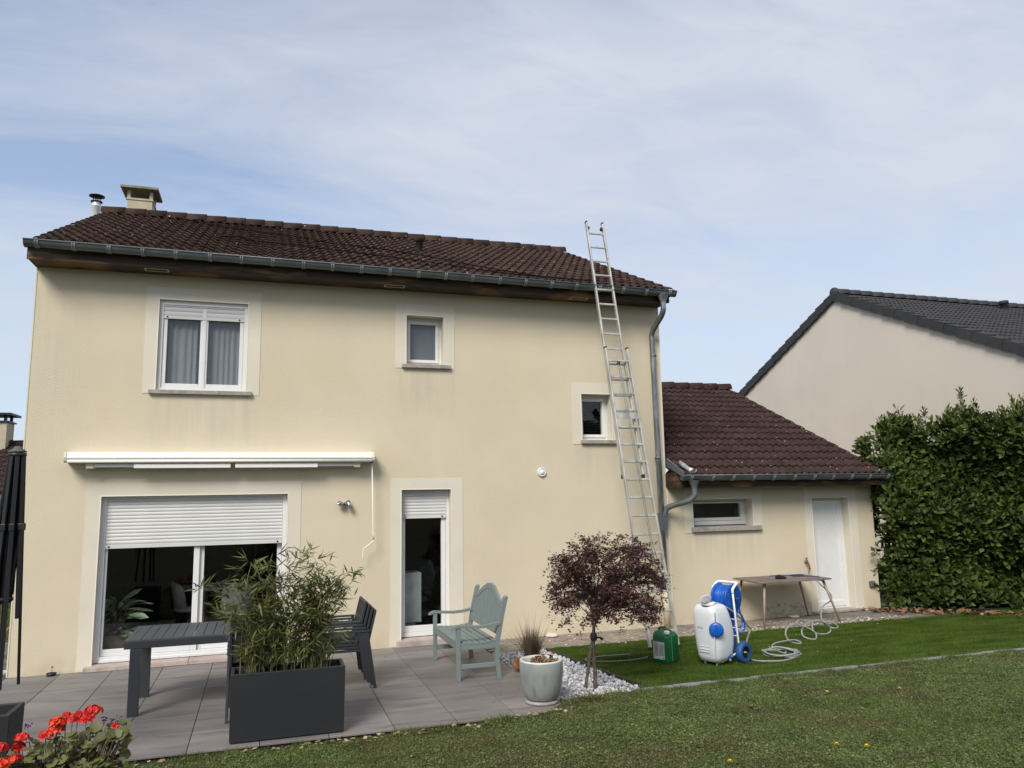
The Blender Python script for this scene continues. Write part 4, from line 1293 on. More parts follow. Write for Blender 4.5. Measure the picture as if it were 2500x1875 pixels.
lc = MB().box((-4.95, 14.0, 3.5), (-4.10, 14.7, 4.48)).build('chimney', CHIMN, nl)
mb = MB().box((-5.0, 13.95, 4.48), (-4.05, 14.75, 4.52)); mb.box((-5.08, 13.85, 4.68), (-3.97, 14.85, 4.74))
for (xx, yy) in ((-4.9, 14.05), (-4.2, 14.05), (-4.2, 14.6), (-4.55, 14.05)):
    mb.box((xx, yy, 4.52), (xx + 0.07, yy + 0.07, 4.68))
mb.build('chimney_cap', BLACKP, lc)

# ------------------------------------------------------------------ things on the facades
aw = thing('awning', 'retracted white cassette awning with folded arms above the patio doors', 'awning', (0.52, 0, 0))
L_ = 3.98
prof = [(0.0, 2.66), (-0.20, 2.655), (-0.235, 2.675), (-0.24, 2.72), (-0.225, 2.775), (-0.19, 2.79), (0.0, 2.795)]
MB().prism([(0.03, p[0], p[1]) for p in prof], (L_ - 0.06, 0, 0)).build('cassette', AWN, aw, bevel=0.006, fix=True)
MB().box((0.03, -0.248, 2.703), (L_ - 0.03, -0.236, 2.708)).build('front_seam', AWNP, aw)
for xx in (0.0, L_ - 0.03):
    MB().prism([(xx, p[0] * 1.03, 2.725 + (p[1] - 2.725) * 1.06) for p in prof], (0.03, 0, 0)).build('end_cap', AWNP, aw, bevel=0.004, fix=True)
MB().tube([(0.04, -0.228, 2.668), (L_ - 0.04, -0.228, 2.668)], 0.022, 10).build('front_bar', AWN, aw)
for xa, xb, s in ((0.30, 2.02, 1), (3.70, 2.08, -1)):
    mb = MB().box((min(xa, xb), -0.18, 2.592), (max(xa, xb), -0.14, 2.632)).build('folding_arm', AWN, aw, bevel=0.006)
    x2 = xa + s * 0.52
    MB().box((min(x2, xb), -0.215, 2.575), (max(x2, xb), -0.181, 2.632)).build('forearm', AWN, mb, bevel=0.006)
    MB().box((xa - 0.03 - 0.02 * s, -0.19, 2.575), (xa + 0.06 - 0.02 * s, -0.04, 2.655)).build('arm_bracket', AWNP, mb, bevel=0.008)
    MB().lathe([(0, -0.002), (0.022, 0.0), (0.022, 0.036), (0, 0.038)], (xb - s * 0.02, -0.19, 2.585), (0, 0, 1), 14).build('elbow_joint', AWNP, mb)
MB().box((L_ - 0.06, -0.18, 2.635), (L_ - 0.02, -0.12, 2.668)).build('crank_gearbox', BLACKP, aw)
ck = MB().tube([(3.95, -0.15, 2.64), (3.975, -0.15, 1.64), (3.98, -0.15, 1.545)] + spline([(3.98, -0.15, 1.54), (3.975, -0.15, 1.515), (3.86, -0.15, 1.43), (3.838, -0.15, 1.405), (3.83, -0.15, 1.27)], 5), 0.0075, 8).build('crank_rod', AWN, aw)
MB().tube([(3.975, -0.15, 1.64), (3.98, -0.15, 1.54)], 0.011, 8).build('crank_grip', AWNP, ck)

wlamp = thing('wall_lamp', 'steel twin spot lamp on the wall between patio doors and glazed door', 'lamp', (4.10, 0, 2.045))
MB().lathe([(0.0, 0), (0.032, 0), (0.032, -0.03), (0.0, -0.035)], (0, 0, 0), (0, 1, 0), 16).build('wall_plate', STEEL, wlamp)
for s, d in ((-1, (-0.75, -0.35, 0.35)), (1, (0.35, -0.25, -0.9))):
    dv = Vector(d).normalized()
    c_ = Vector((0.035 * s, -0.055, -0.005))
    MB().lathe([(0.0, -0.05), (0.033, -0.05), (0.034, 0.045), (0.029, 0.05), (0.027, 0.035), (0, 0.033)], c_ + Vector((0.02 * s, -0.02, 0.01)), dv, 18).build('spot_head', STEEL, wlamp)
vent = thing('wall_vent', 'round white ventilation outlet on the wall above the bench side', 'vent', (7.15, 0, 2.485))
MB().lathe([(0.0, -0.03), (0.045, -0.03), (0.048, -0.018), (0.05, -0.02), (0.058, -0.035), (0.066, -0.03), (0.068, 0.0)], (0, 0, 0), (0, 1, 0), 28).build('vent_ring', WHITEP, vent)
MB().lathe([(0.0, -0.038), (0.03, -0.036), (0.036, -0.028), (0.0, -0.026)], (0, 0, 0), (0, 1, 0), 24).build('vent_disc', AWN, vent)
sk = thing('wall_socket', 'pale outdoor socket low on the wall behind the stacked chairs', 'socket', (4.13, 0, 0.41))
MB().box((-0.05, -0.045, -0.05), (0.05, 0, 0.05)).build('socket_box', SILL, sk, bevel=0.008)
MB().box((-0.04, -0.052, -0.035), (0.04, -0.045, 0.04)).build('socket_lid', WHITEP, sk, bevel=0.004)
sk2 = thing('wall_socket', 'grey outdoor socket with black plug beside the hedge', 'socket', (13.41, 0, 0.445))
MB().box((-0.055, -0.05, -0.05), (0.055, 0, 0.055)).build('socket_box', SLATG, sk2, bevel=0.012)
MB().lathe([(0, -0.11), (0.018, -0.105), (0.025, -0.05), (0.025, -0.03)], (0.03, 0, -0.005), (0, 1, 0), 12).build('plug', BLACKP, sk2)
tag(MB().tube(spline([(13.44, -0.10, 0.44), (13.50, -0.13, 0.40), (13.57, -0.14, 0.25), (13.60, -0.16, 0.08), (13.66, -0.2, 0.015), (13.9, -0.3, 0.012)], 8), 0.007, 6).build('power_cable', BLACKP), 'thin black cable hanging from the grey socket to the ground', 'cable')
tap = thing('water_tap', 'old brass garden tap on the garage wall above the table', 'tap', (12.015, 0, 0.885))
MB().tube(spline([(0, 0, 0), (0, -0.06, 0.0), (0, -0.09, -0.01), (0, -0.105, -0.05)], 5), 0.014, 8).lathe([(0.02, -0.02), (0.022, 0.02), (0.012, 0.045), (0.008, 0.07)], (0, -0.05, 0), n=12).build('tap_body', BRASS, tap)
MB().bar((-0.035, -0.05, 0.075), (0.035, -0.05, 0.075), 0.012, 0.012).build('tap_handle', BRASS, tap, bevel=0.004)
MB().tube([(0, -0.105, -0.05), (0.005, -0.11, -0.11)], 0.017, 10).build('hose_coupling', REDP, tap)

# ------------------------------------------------------------------ ladder
lad = thing('ladder', 'two-section aluminium extension ladder leaning on the gutter', 'ladder', (0, -1.72, 0))
ld = Vector((0, 1.12, 5.43)).normalized()
ln = Vector((1, 0, 0)).cross(ld)            # towards the viewer side
if ln.y > 0:
    ln = -ln
def LP(x, t, off=0.0):
    return Vector((x, 0, 0)) + ld * t + ln * off
def stile(name, xa, ta, xb, tb, off, cap_top, cap_bot, w=0.030, d=0.062):
    a_, b_ = LP(xa, ta, off), LP(xb, tb, off)
    o = MB().bar(a_, b_, w, d, up=ln).build(name, ALU, lad, bevel=0.005)
    if cap_top:
        MB().bar(b_, b_ + ld * 0.025, w + 0.006, d + 0.006, up=ln).build('stile_cap', BLACKP, o, bevel=0.006)
    if cap_bot:
        MB().bar(a_ - ld * 0.03, a_ + ld * 0.03, w + 0.008, d + 0.012, up=ln).build('rubber_foot', RUBBER, o, bevel=0.006)
    return o
lxL = lambda t: 8.020 - 0.0198 * t + 0.012
lxR = lambda t: 8.476 - 0.034 * t - 0.012
stile('stile', lxL(0), 0.03, lxL(4.45), 4.45, 0.0, True, True)
stile('stile', lxR(0), 0.03, lxR(4.45), 4.45, 0.0, True, True)
uxL = lambda t: 7.970 - 0.012 * (t - 4.45) + 0.0
uxR = lambda t: 8.287 - 0.024 * (t - 4.45) - 0.012
stile('stile', uxL(2.42), 2.44, 7.925, 6.72, -0.066, True, True, 0.026, 0.058)
stile('stile', uxR(2.42), 2.44, 8.214, 6.72, -0.066, True, True, 0.026, 0.058)
for i in range(17):
    t = 0.25 + 0.2665 * i
    if t < 4.4:
        MB().bar(LP(lxL(t), t), LP(lxR(t), t), 0.032, 0.026, up=ln).build('rung', ALU, lad, bevel=0.006)
for i in range(16):
    t = 6.525 - 0.2565 * i
    if t > 2.5:
        fx = (t - 2.44) / 4.28
        xa = uxL(2.42) + (7.925 - uxL(2.42)) * fx; xb = uxR(2.42) + (8.214 - uxR(2.42)) * fx
        MB().bar(LP(xa, t, -0.066), LP(xb, t, -0.066), 0.030, 0.024, up=ln).build('rung', ALU, lad, bevel=0.006)
MB().bar(LP(lxL(3.36), 3.36, 0.004), LP(lxR(3.36), 3.36, 0.004), 0.10, 0.006, up=ln).build('guide_plate', ALU, lad)
for s, xx in ((1, 7.952), (-1, 8.185)):
    MB().lathe([(0, -0.011), (0.030, -0.013), (0.034, 0), (0.030, 0.013), (0, 0.011)], LP(xx, 6.62, -0.066), (1, 0, 0), 18).build('wall_wheel', RUBBER, lad)
MB().lathe([(0, -0.014), (0.032, -0.014), (0.026, 0), (0.032, 0.014), (0, 0.014)], LP(8.12, 4.20, 0.03), (1, 0, 0), 16).build('pulley', RUBBER, lad)
MB().tube([LP(8.105, 4.2, 0.045), LP(8.19, 2.6, 0.03), LP(8.24, 1.5, 0.04), LP(8.285, 0.9, 0.035), LP(8.30, 0.55, 0.03)], 0.006, 6).tube([LP(8.135, 4.2, 0.045), LP(8.22, 2.6, 0.02), LP(8.27, 1.5, 0.03), LP(8.35, 1.0, 0.02)], 0.006, 6).build('pull_rope', HOSED, lad)
MB().tube([LP(7.93 + 0.02 * math.cos(a), 5.55, -0.07 + 0.04 * math.sin(a)) for a in np.linspace(0, 6.28, 13)], 0.006, 6).tube([LP(8.12, 5.50, -0.04), LP(8.14, 5.46, -0.03), LP(8.16, 5.53, -0.035), LP(8.26, 5.48, -0.03)], 0.006, 6).build('lashing', HOSED, lad)
tag(MB().tube(spline([(7.62, -1.95, 0.045), (7.10, -1.93, 0.045), (6.93, -2.05, 0.045), (7.05, -2.2, 0.045), (7.4, -2.28, 0.045), (7.72, -2.22, 0.045)], 8), 0.009, 6).build('hose_end', HOSED), 'thin grey-green hose loop on turf left of the green jerrycan', 'hose')
# ropes lying over the roof
def on_roof(x, y, d=0.045):
    return (x, max(y, -0.42), RZ0 + RSL * (max(y, -0.42) - RY0) + d)
r1 = [(2.316, 1.473), (2.514, 1.7), (2.70, 1.42), (2.813, 1.258), (3.438, 1.136), (3.9, 0.94), (4.645, 0.69), (5.401, 0.348), (6.117, -0.086), (6.775, -0.35), (7.384, -0.40), (7.93, -0.42)]
r2 = [(1.238, 4.0), (1.872, 3.258), (2.617, 2.778), (3.483, 2.376), (3.935, 1.876), (4.775, 1.621), (5.304, 1.288), (5.794, 0.848), (6.232, 0.321), (6.875, -0.2), (7.292, -0.36), (7.93, -0.42)]
tag(MB().tube(spline([on_roof(*p) for p in r1], 8), 0.010, 5).tube(spline([on_roof(*p) for p in ((2.2, 1.50), (2.45, 1.62), (2.62, 1.50), (2.75, 1.28), (2.9, 1.24))], 6), 0.013, 5).build('roof_rope', ROPE), 'black rope with a knot lying across the lower main roof', 'rope')
tag(MB().tube(spline([on_roof(*p) for p in r2], 8), 0.010, 5).build('roof_rope', ROPE), 'black rope running from the ridge down to the ladder', 'rope')
fo = MB()
fp = [(9.575, -0.10), (9.57, -0.22), (9.58, -0.36), (9.60, -0.46)]
fo.tube([(p[0], p[1], GZ0 + GSL * (p[1] - GY0) + 0.055) for p in fp], [0.035, 0.042, 0.036, 0.06], 9)
fo.add([(9.56, -0.44, 2.47), (9.70, -0.40, 2.50), (9.74, -0.36, 2.50), (9.66, -0.46, 2.455)], [(0, 1, 2, 3)])
tag(fo.build('foil_roll', FOIL), 'crumpled silver roll lying on the garage roof near the gutter', 'foil')

# ------------------------------------------------------------------ terrace furniture
tb = thing('garden_table', 'long anthracite slatted garden table in front of the patio doors', 'table', (1.67, -2.52, 0))
TLx, TLy, TZ = 1.58, 0.98, 0.742
mb = MB()
mb.box((0, 0, TZ - 0.085), (TLx, 0.035, TZ - 0.014)); mb.box((0, TLy - 0.035, TZ - 0.085), (TLx, TLy, TZ - 0.014))
mb.box((0, 0.035, TZ - 0.085), (0.035, TLy - 0.035, TZ - 0.014)); mb.box((TLx - 0.035, 0.035, TZ - 0.085), (TLx, TLy - 0.035, TZ - 0.014))
mb.build('apron', ANTH, tb, bevel=0.003)
mb = MB(); mb.box((0, 0, TZ - 0.013), (0.05, TLy, TZ)); mb.box((TLx - 0.05, 0, TZ - 0.013), (TLx, TLy, TZ))
mb.box((0.05, 0, TZ - 0.013), (TLx - 0.05, 0.03, TZ)); mb.box((0.05, TLy - 0.03, TZ - 0.013), (TLx - 0.05, TLy, TZ))
mb.build('top_frame', ANTHT, tb)
nsl = 15
sw = (TLx - 0.1) / nsl
me = MB().box((-sw / 2 + 0.004, 0.034, -0.012), (sw / 2 - 0.004, TLy - 0.034, 0.001)).mesh('top_slat', ANTHT)
for i in range(nsl):
    link('top_slat', me, tb, Matrix.Translation((0.05 + sw * (i + .5), 0, TZ)))
for (lx, ly) in ((0.06, 0.0), (0.06, 0.80), (TLx - 0.16, 0.0), (TLx - 0.16, 0.80)):
    MB().box((lx, ly - 0.01 if ly == 0 else ly, 0.0), (lx + 0.10, ly + 0.05, TZ - 0.087)).build('leg', ANTH, tb, bevel=0.003)

def make_chair(label):
    """Stacking armchair facing +Y, origin at the middle of the floor below the seat."""
    t = thing('stacking_chair', label, 'chair', (0, 0, 0))
    t_ = 0.026
    W2 = 0.27
    for s in (-1, 1):
        x_ = W2 * s
        MB().bar((x_, -0.33, 0.0), (x_, -0.235, 0.635), t_, 0.032, up=(0, 1, 0)).build('rear_leg', ANTH, t, bevel=0.004)
        MB().bar((x_, 0.27, 0.0), (x_, 0.235, 0.62), t_, 0.032, up=(0, 1, 0)).build('front_leg', ANTH, t, bevel=0.004)
        MB().bar((x_, -0.26, 0.632), (x_, 0.27, 0.632), 0.04, 0.022).build('armrest', ANTH, t, bevel=0.004)
        MB().bar((x_ * 0.93, -0.225, 0.40), (x_ * 0.93, -0.33, 0.85), t_, 0.028, up=(0, 1, 0)).build('back_post', ANTH, t, bevel=0.004)
    mb = MB()
    mb.box((-W2 + 0.013, 0.225, 0.405), (W2 - 0.013, 0.25, 0.435)); mb.box((-W2 + 0.013, -0.24, 0.405), (W2 - 0.013, -0.215, 0.43))
    for s in (-1, 1):
        mb.box((s * (W2 - 0.026) - 0.012, -0.215, 0.405), (s * (W2 - 0.026) + 0.012, 0.225, 0.432))
    mb.build('seat_frame', ANTH, t, bevel=0.003)
    MB().obox((0, 0.005, 0.436), (W2 - 0.04, 0, 0), (0, 0.225, 0.008), (0, 0, 0.004)).build('seat', MESHF, t)
    bd = Vector((0, -0.105, 0.45)).normalized()
    MB().obox(Vector((0, -0.293, 0.69)), (W2 * 0.93 - 0.013, 0, 0), bd * 0.15, Vector((0, 0.45, 0.105)).normalized() * 0.003).build('backrest', MESHF, t)
    mb = MB()
    for f_ in (0.58, 0.985):
        p = Vector((0, -0.225, 0.40)) + Vector((0, -0.105, 0.45)) * f_
        mb.obox(p, (W2 * 0.93, 0, 0), bd * 0.012, Vector((0, 0.45, 0.105)).normalized() * 0.012)
    mb.build('back_rail', ANTH, t, bevel=0.003)
    return t
NAMES = ['bottom', 'second', 'third', 'top']
c0 = make_chair('bottom chair of the stack by the socket, its feet on the tiles')
for st, (bx, by, rz, txt) in enumerate(((3.91, -2.0, R(90), 'stack beside the glazed door'), (2.96, -2.78, 0.0, 'stack behind the bamboo planter'))):
    fwd = Vector((-math.sin(rz), math.cos(rz), 0))
    for k in range(4):
        p = Vector((bx, by, 0)) + fwd * (0.036 * k) + Vector((0, 0, 0.034 * k))
        lab = '%s dark grey garden chair of the %s' % (NAMES[k], txt)
        if st == 0 and k == 0:
            c0.location = p; c0.rotation_euler = (0, 0, rz); c0['label'] = lab; c0['group'] = 'stacked grey garden chairs'
        else:
            dup(c0, p, rz, lab)

# sage bench, faces -X
bn = thing('bench', 'sage green wooden bench with arched slatted back on the terrace', 'bench', (5.44, -1.71, 0))
BW = 0.66                       # half length along Y
for s in (-1, 1):
    y_ = s * (BW - 0.03)
    MB().bar((-0.245, y_, 0), (-0.245, y_, 0.60), 0.05, 0.05, up=(0, 1, 0)).build('front_leg', SAGE, bn, bevel=0.005)
    pts = [(0.25, 0), (0.225, 0.20), (0.235, 0.42), (0.29, 0.70), (0.345, 0.925)]
    lft = [(p[0] - 0.026, p[1]) for p in pts]; rgt = [(p[0] + 0.026, p[1]) for p in pts]
    poly = [Vector((p[0], y_ - 0.025, p[1])) for p in lft] + [Vector((0.345, y_ - 0.025, 0.945))] + [Vector((p[0], y_ - 0.025, p[1])) for p in reversed(rgt)]
    mb = MB()
    for i in range(len(pts) - 1):
        mb.prism([(lft[i][0], y_ - 0.025, lft[i][1]), (rgt[i][0], y_ - 0.025, rgt[i][1]), (rgt[i + 1][0], y_ - 0.025, rgt[i + 1][1]), (lft[i + 1][0], y_ - 0.025, lft[i + 1][1])], (0, 0.05, 0))
    mb.lathe([(0.0, 0.026), (0.018, 0.02), (0.026, 0.0)], (0.345, y_, 0.92), (0, 0, 1), 10)
    mb.build('rear_leg', SAGE, bn, fix=True)
    MB().bar((-0.22, y_, 0.16), (0.21, y_, 0.16), 0.03, 0.05).build('stretcher', SAGE, bn, bevel=0.004)
    MB().bar((-0.22, y_, 0.385), (0.215, y_, 0.385), 0.03, 0.075).build('side_rail', SAGE, bn, bevel=0.004)
    ap = spline([(-0.315, 0.600), (-0.25, 0.628), (-0.05, 0.598), (0.10, 0.605), (0.27, 0.635)], 5)if False else None
    cp = [(-0.330, 0.592), (-0.315, 0.612), (-0.26, 0.632), (-0.14, 0.622), (0.0, 0.612), (0.12, 0.618), (0.27, 0.642)]
    mb = MB()
    for i in range(len(cp) - 1):
        (xa, za), (xb, zb) = cp[i], cp[i + 1]
        th0 = 0.030 if i > 0 else 0.012
        mb.prism([(xa, y_ - 0.034, za - th0), (xb, y_ - 0.034, zb - 0.030 if i < 10 else zb), (xb, y_ - 0.034, zb), (xa, y_ - 0.034, za)], (0, 0.068, 0))
    mb.build('armrest', SAGE, bn, fix=True)
MB().bar((-0.245, -BW + 0.055, 0.385), (-0.245, BW - 0.055, 0.385), 0.03, 0.075).build('front_rail', SAGE, bn, bevel=0.004)
MB().bar((0.235, -BW + 0.055, 0.385), (0.235, BW - 0.055, 0.385), 0.03, 0.075).build('rear_rail', SAGE, bn, bevel=0.004)
for i in range(7):
    xx = -0.235 + 0.072 * i
    zz = 0.433 - 0.018 * math.sin(math.pi * i / 6)
    for (ya, yb) in ((-BW + (0.056 if i in (0,) else 0.01), -0.003), (0.003, BW - (0.056 if i in (0,) else 0.01))):
        MB().box((xx - 0.029, ya, zz - 0.009), (xx + 0.029, yb, zz + 0.009)).build('seat_slat', SAGE, bn, bevel=0.004)
def back_x(z):
    return 0.235 + (z - 0.42) * 0.2
def arch(y):
    u = min(1.0, abs(y) / (BW - 0.08))
    return 0.80 + 0.155 * 0.5 * (1 + math.cos(math.pi * u ** 1.15))
ny_ = 36
mb = MB()
vs_ = []
for i in range(ny_ + 1):
    y_ = -(BW - 0.055) + (2 * BW - 0.11) * i / ny_
    zt = arch(y_) + 0.068; zb = arch(y_)
    for z in (zb, zt):
        for dx_ in (-0.016, 0.016):
            vs_.append((back_x(z) + dx_, y_, z))
fs = []
for i in range(ny_):
    a0 = 4 * i; b0 = a0 + 4
    fs += [(a0, b0, b0 + 1, a0 + 1), (a0 + 2, a0 + 3, b0 + 3, b0 + 2), (a0, a0 + 2, b0 + 2, b0), (a0 + 1, b0 + 1, b0 + 3, a0 + 3)]
mb.add(vs_, fs)
mb.build('top_rail', SAGE, bn, bevel=0.004, fix=True)
MB().obox((back_x(0.53), 0, 0.53), (0.013, 0, -0.0026), (0, BW - 0.056, 0), (0.008, 0, 0.042)).build('lower_rail', SAGE, bn, bevel=0.004)
for i in range(15):
    y_ = -(BW - 0.10) + (2 * BW - 0.20) * i / 14
    zb, zt = 0.57, arch(y_) + 0.005
    MB().bar((back_x(zb), y_, zb), (back_x(zt), y_, zt), 0.050, 0.024, up=(1, 0, 0)).build('back_slat', SAGE, bn, bevel=0.003)

# closed parasol frame hanging from a side arm
pa = thing('parasol', 'closed black parasol with bare hanging ribs over the terrace corner', 'parasol', (1.0, -4.0, 0))
MB().lathe([(0.0, 2.618), (0.022, 2.616), (0.03, 2.600), (0.066, 2.575), (0.066, 2.566), (0.0, 2.565)], n=24).build('top_cap', SLATG, pa)
MB().lathe([(0.0, 2.562), (0.066, 2.56), (0.07, 2.54), (0.06, 2.525), (0.0, 2.52)], n=20).build('hub', BLACKP, pa)
MB().tube([(0, 0, 2.52), (-0.02, 0, 1.35)], 0.019, 10).build('mast_tube', ALU, pa)
MB().lathe([(0.0, 1.40), (0.05, 1.40), (0.075, 1.385), (0.08, 1.365), (0.06, 1.34), (0.0, 1.335)], (-0.03, 0, 0), n=20).build('runner', BLACKP, pa)
for k in range(8):
    a = k * math.pi / 4 + 0.3
    c_, s_ = math.cos(a), math.sin(a)
    Lz = (0.69, 1.22)[k % 2]
    out = 0.135 + 0.02 * math.sin(k * 2.3) + (0.05 if c_ < -0.5 else 0)
    top = Vector((0.052 * c_, 0.052 * s_, 2.53)); end = Vector((out * c_ - 0.01, out * s_, Lz))
    rb = MB().bar(top, end, 0.032, 0.022, up=(c_, s_, 0)).build('rib', BLACKP, pa, bevel=0.003)
    mid = top + (end - top) * ((2.53 - 1.95) / (2.53 - Lz))
    MB().bar((0.062 * c_ - 0.03, 0.062 * s_, 1.37), mid - Vector((c_, s_, 0)) * 0.012, 0.020, 0.012, up=(c_, s_, 0)).build('strut', BLACKP, rb)
    MB().obox(mid, (0.02, 0, 0), (0, 0.02, 0), (0, 0, 0.03)).build('rib_joint', BLACKP, rb, bevel=0.006)
vs_, fs = [], []
for i, (z, ra) in enumerate(((2.50, 0.040), (2.2, 0.055), (1.95, 0.066), (1.7, 0.074), (1.42, 0.070), (1.36, 0.045))):
    for k in range(32):
        a = 2 * math.pi * k / 32
        r__ = ra * (0.66 + 0.34 * abs(math.sin(4 * a + 0.4 * i)))
        vs_.append((-0.02 + r__ * math.cos(a), r__ * math.sin(a), z))
for i in range(5):
    fs += [(i * 32 + k, i * 32 + (k + 1) % 32, (i + 1) * 32 + (k + 1) % 32, (i + 1) * 32 + k) for k in range(32)]
MB().add(vs_, fs, True).build('folded_fabric', ROPE, pa)
MB().bar((-0.05, 0, 1.37), (-1.55, -0.05, 1.45), 0.05, 0.07).build('side_arm', BLACKP, pa)
MB().bar((-1.55, -0.05, 0.05), (-1.55, -0.05, 2.5), 0.07, 0.07, up=(0, 1, 0)).build('mast', BLACKP, pa)
MB().box((-2.0, -0.5, -0.12), (-1.1, 0.4, 0.05)).build('base_plate', SLATG, pa)

# planters
def planter_box(label, x0, x1, y0, y1, z0, z1, soil, wall_=0.03, taper=0.0):
    t = thing('planter', label, 'planter', ((x0 + x1) / 2, (y0 + y1) / 2, z0))
    hx, hy, h = (x1 - x0) / 2, (y1 - y0) / 2, z1 - z0
    mb = MB()
    o_b = [(-hx + taper, -hy + taper, 0.012), (hx - taper, -hy + taper, 0.012), (hx - taper, hy - taper, 0.012), (-hx + taper, hy - taper, 0.012)]
    o_t = [(-hx, -hy, h), (hx, -hy, h), (hx, hy, h), (-hx, hy, h)]
    i_t = [(-hx + wall_, -hy + wall_, h), (hx - wall_, -hy + wall_, h), (hx - wall_, hy - wall_, h), (-hx + wall_, hy - wall_, h)]
    i_b = [(p[0], p[1], soil - 0.05) for p in i_t]
    fs = [(3, 2, 1, 0)]
    for q in range(4):
        n_ = (q + 1) % 4
        fs += [(q, n_, 4 + n_, 4 + q), (4 + q, 4 + n_, 8 + n_, 8 + q), (8 + q, 8 + n_, 12 + n_, 12 + q)]
    mb.add(o_b + o_t + i_t + i_b, fs)
    mb.build('planter_shell', PLANTER, t, bevel=0.004)
    MB().box((-hx + 0.02, -hy + 0.02, 0.0), (hx - 0.02, hy - 0.02, 0.012)).build('planter_foot', BLACKP, t)
    MB().add([(p[0], p[1], soil) for p in i_t], [(0, 1, 2, 3)]).build('soil', SOIL, t)
    return t
planter_box('large anthracite box planter holding bamboo at the terrace edge', 2.735, 3.742, -3.83, -3.48, 0.0, 0.592, 0.50, 0.032, 0.006)
planter_box('dark square planter with dry plant at the bottom left corner', 0.74, 1.20, -4.46, -4.06, -0.07, 0.57, 0.53, 0.04, 0.01)
planter_box('low anthracite trough planter filled with red geraniums', 1.30, 2.085, -5.28, -5.06, 0.02, 0.375, 0.33, 0.018, 0.03)

# bamboo
bb = thing('bamboo', 'bushy green bamboo clump growing out of the large planter', 'bamboo', (3.24, -3.655, 0.5))
lv = [(0, 0, 0), (-.5, .32, .10), (0, .35, 0), (.5, .32, .10), (-.28, .72, .06), (.28, .72, .06), (0, 1, -0.08)]
lf = [(0, 2, 1), (0, 3, 2), (1, 2, 4), (2, 3, 5), (2, 5, 4), (4, 5, 6)]
Pl, Dl, Nl, Sl = [], [], [], []
ctr = [(-0.30, 0.0), (-0.13, 0.02), (0.03, 0.0), (0.18, -0.02), (0.33, 0.03)]
culms = []
for k in range(54):
    c_ = ctr[rnd.choice([0, 0, 1, 2, 2, 3, 3, 4])]
    bx_, by_ = c_[0] + rnd.gauss(0, 0.075), c_[1] + rnd.gauss(0, 0.045)
    bx_ = max(-0.43, min(0.43, bx_)); by_ = max(-0.11, min(0.11, by_))
    H_ = rnd.uniform(0.55, 1.12)
    ang = rnd.uniform(0, 6.28)
    lean = rnd.uniform(0.05, 0.38) * (0.6 + H_ * 0.5)
    tx, ty = lean * math.cos(ang) * 0.9 + bx_ * 0.15, lean * math.sin(ang) * 0.75
    if k in (3, 7):                   # two culms arch far to the left
        tx, ty, H_, bx_ = -0.52 + 0.1 * (k == 7), -0.05, 0.93, -0.28
    if k in (11, 19, 23):
        tx, H_ = 0.24, rnd.uniform(0.85, 1.0)
    cv_ = spline([(bx_, by_, -0.02), (bx_ + tx * 0.12, by_ + ty * 0.12, H_ * 0.42), (bx_ + tx * 0.45, by_ + ty * 0.45, H_ * 0.80), (bx_ + tx, by_ + ty, H_ * (0.98 if abs(tx) < 0.35 else 0.93))], 5)
    culms.append((cv_, H_))
    for q in range(rnd.randint(11, 15)):
        f_ = rnd.uniform(0.08, 1.0) ** 0.85
        i0 = min(len(cv_) - 2, int(f_ * (len(cv_) - 1)))
        base = cv_[i0].lerp(cv_[i0 + 1], rnd.random())
        az = rnd.uniform(0, 6.28)
        tw = Vector((math.cos(az), math.sin(az), rnd.uniform(-0.1, 0.9))).normalized() * rnd.uniform(0.05, 0.22)
        for j in range(rnd.randint(4, 8)):
            Pl.append(base + tw * rnd.uniform(0.2, 1.0))
            aa = az + rnd.gauss(0, 0.8)
            Dl.append((math.cos(aa), math.sin(aa), rnd.gauss(0.10, 0.55)))
            Nl.append((rnd.gauss(0, .5), rnd.gauss(-.2, .5), 1))
            Lf = rnd.uniform(0.08, 0.155)
            Sl.append((Lf * 0.13, Lf, Lf * 0.12))
            if Pl[-1].z < 0.22:             # leaves low in the clump stay inside the planter
                d_ = Dl[-1]
                Dl[-1] = (d_[0] * .6, d_[1] * .25, abs(d_[2]) + .45)
                Pl[-1].y = max(-.10, min(.10, Pl[-1].y)); Pl[-1].x = max(-.42, min(.42, Pl[-1].x))
for cv_, H_ in culms:
    MB().tube(cv_, [0.0045 * (1 - 0.6 * i / len(cv_)) for i in range(len(cv_))], 5).build('culm', CULM, bb)
P = np.array([tuple(p) for p in Pl]); X_, Y_, Z_ = frames(np.array(Dl), np.array(Nl)); S = np.array(Sl)
wd = np.argsort(P[:, 1] - 0.3 * S[:, 1])
leaf_objs('leaf', lv, lf, P[wd[:280]], X_[wd[:280]], Y_[wd[:280]], Z_[wd[:280]], S[wd[:280]], BAMB, bb)
scatter('foliage', lv, lf, P[wd[280:]], X_[wd[280:]], Y_[wd[280:]], Z_[wd[280:]], S[wd[280:]], BAMB, bb)['kind'] = 'stuff'

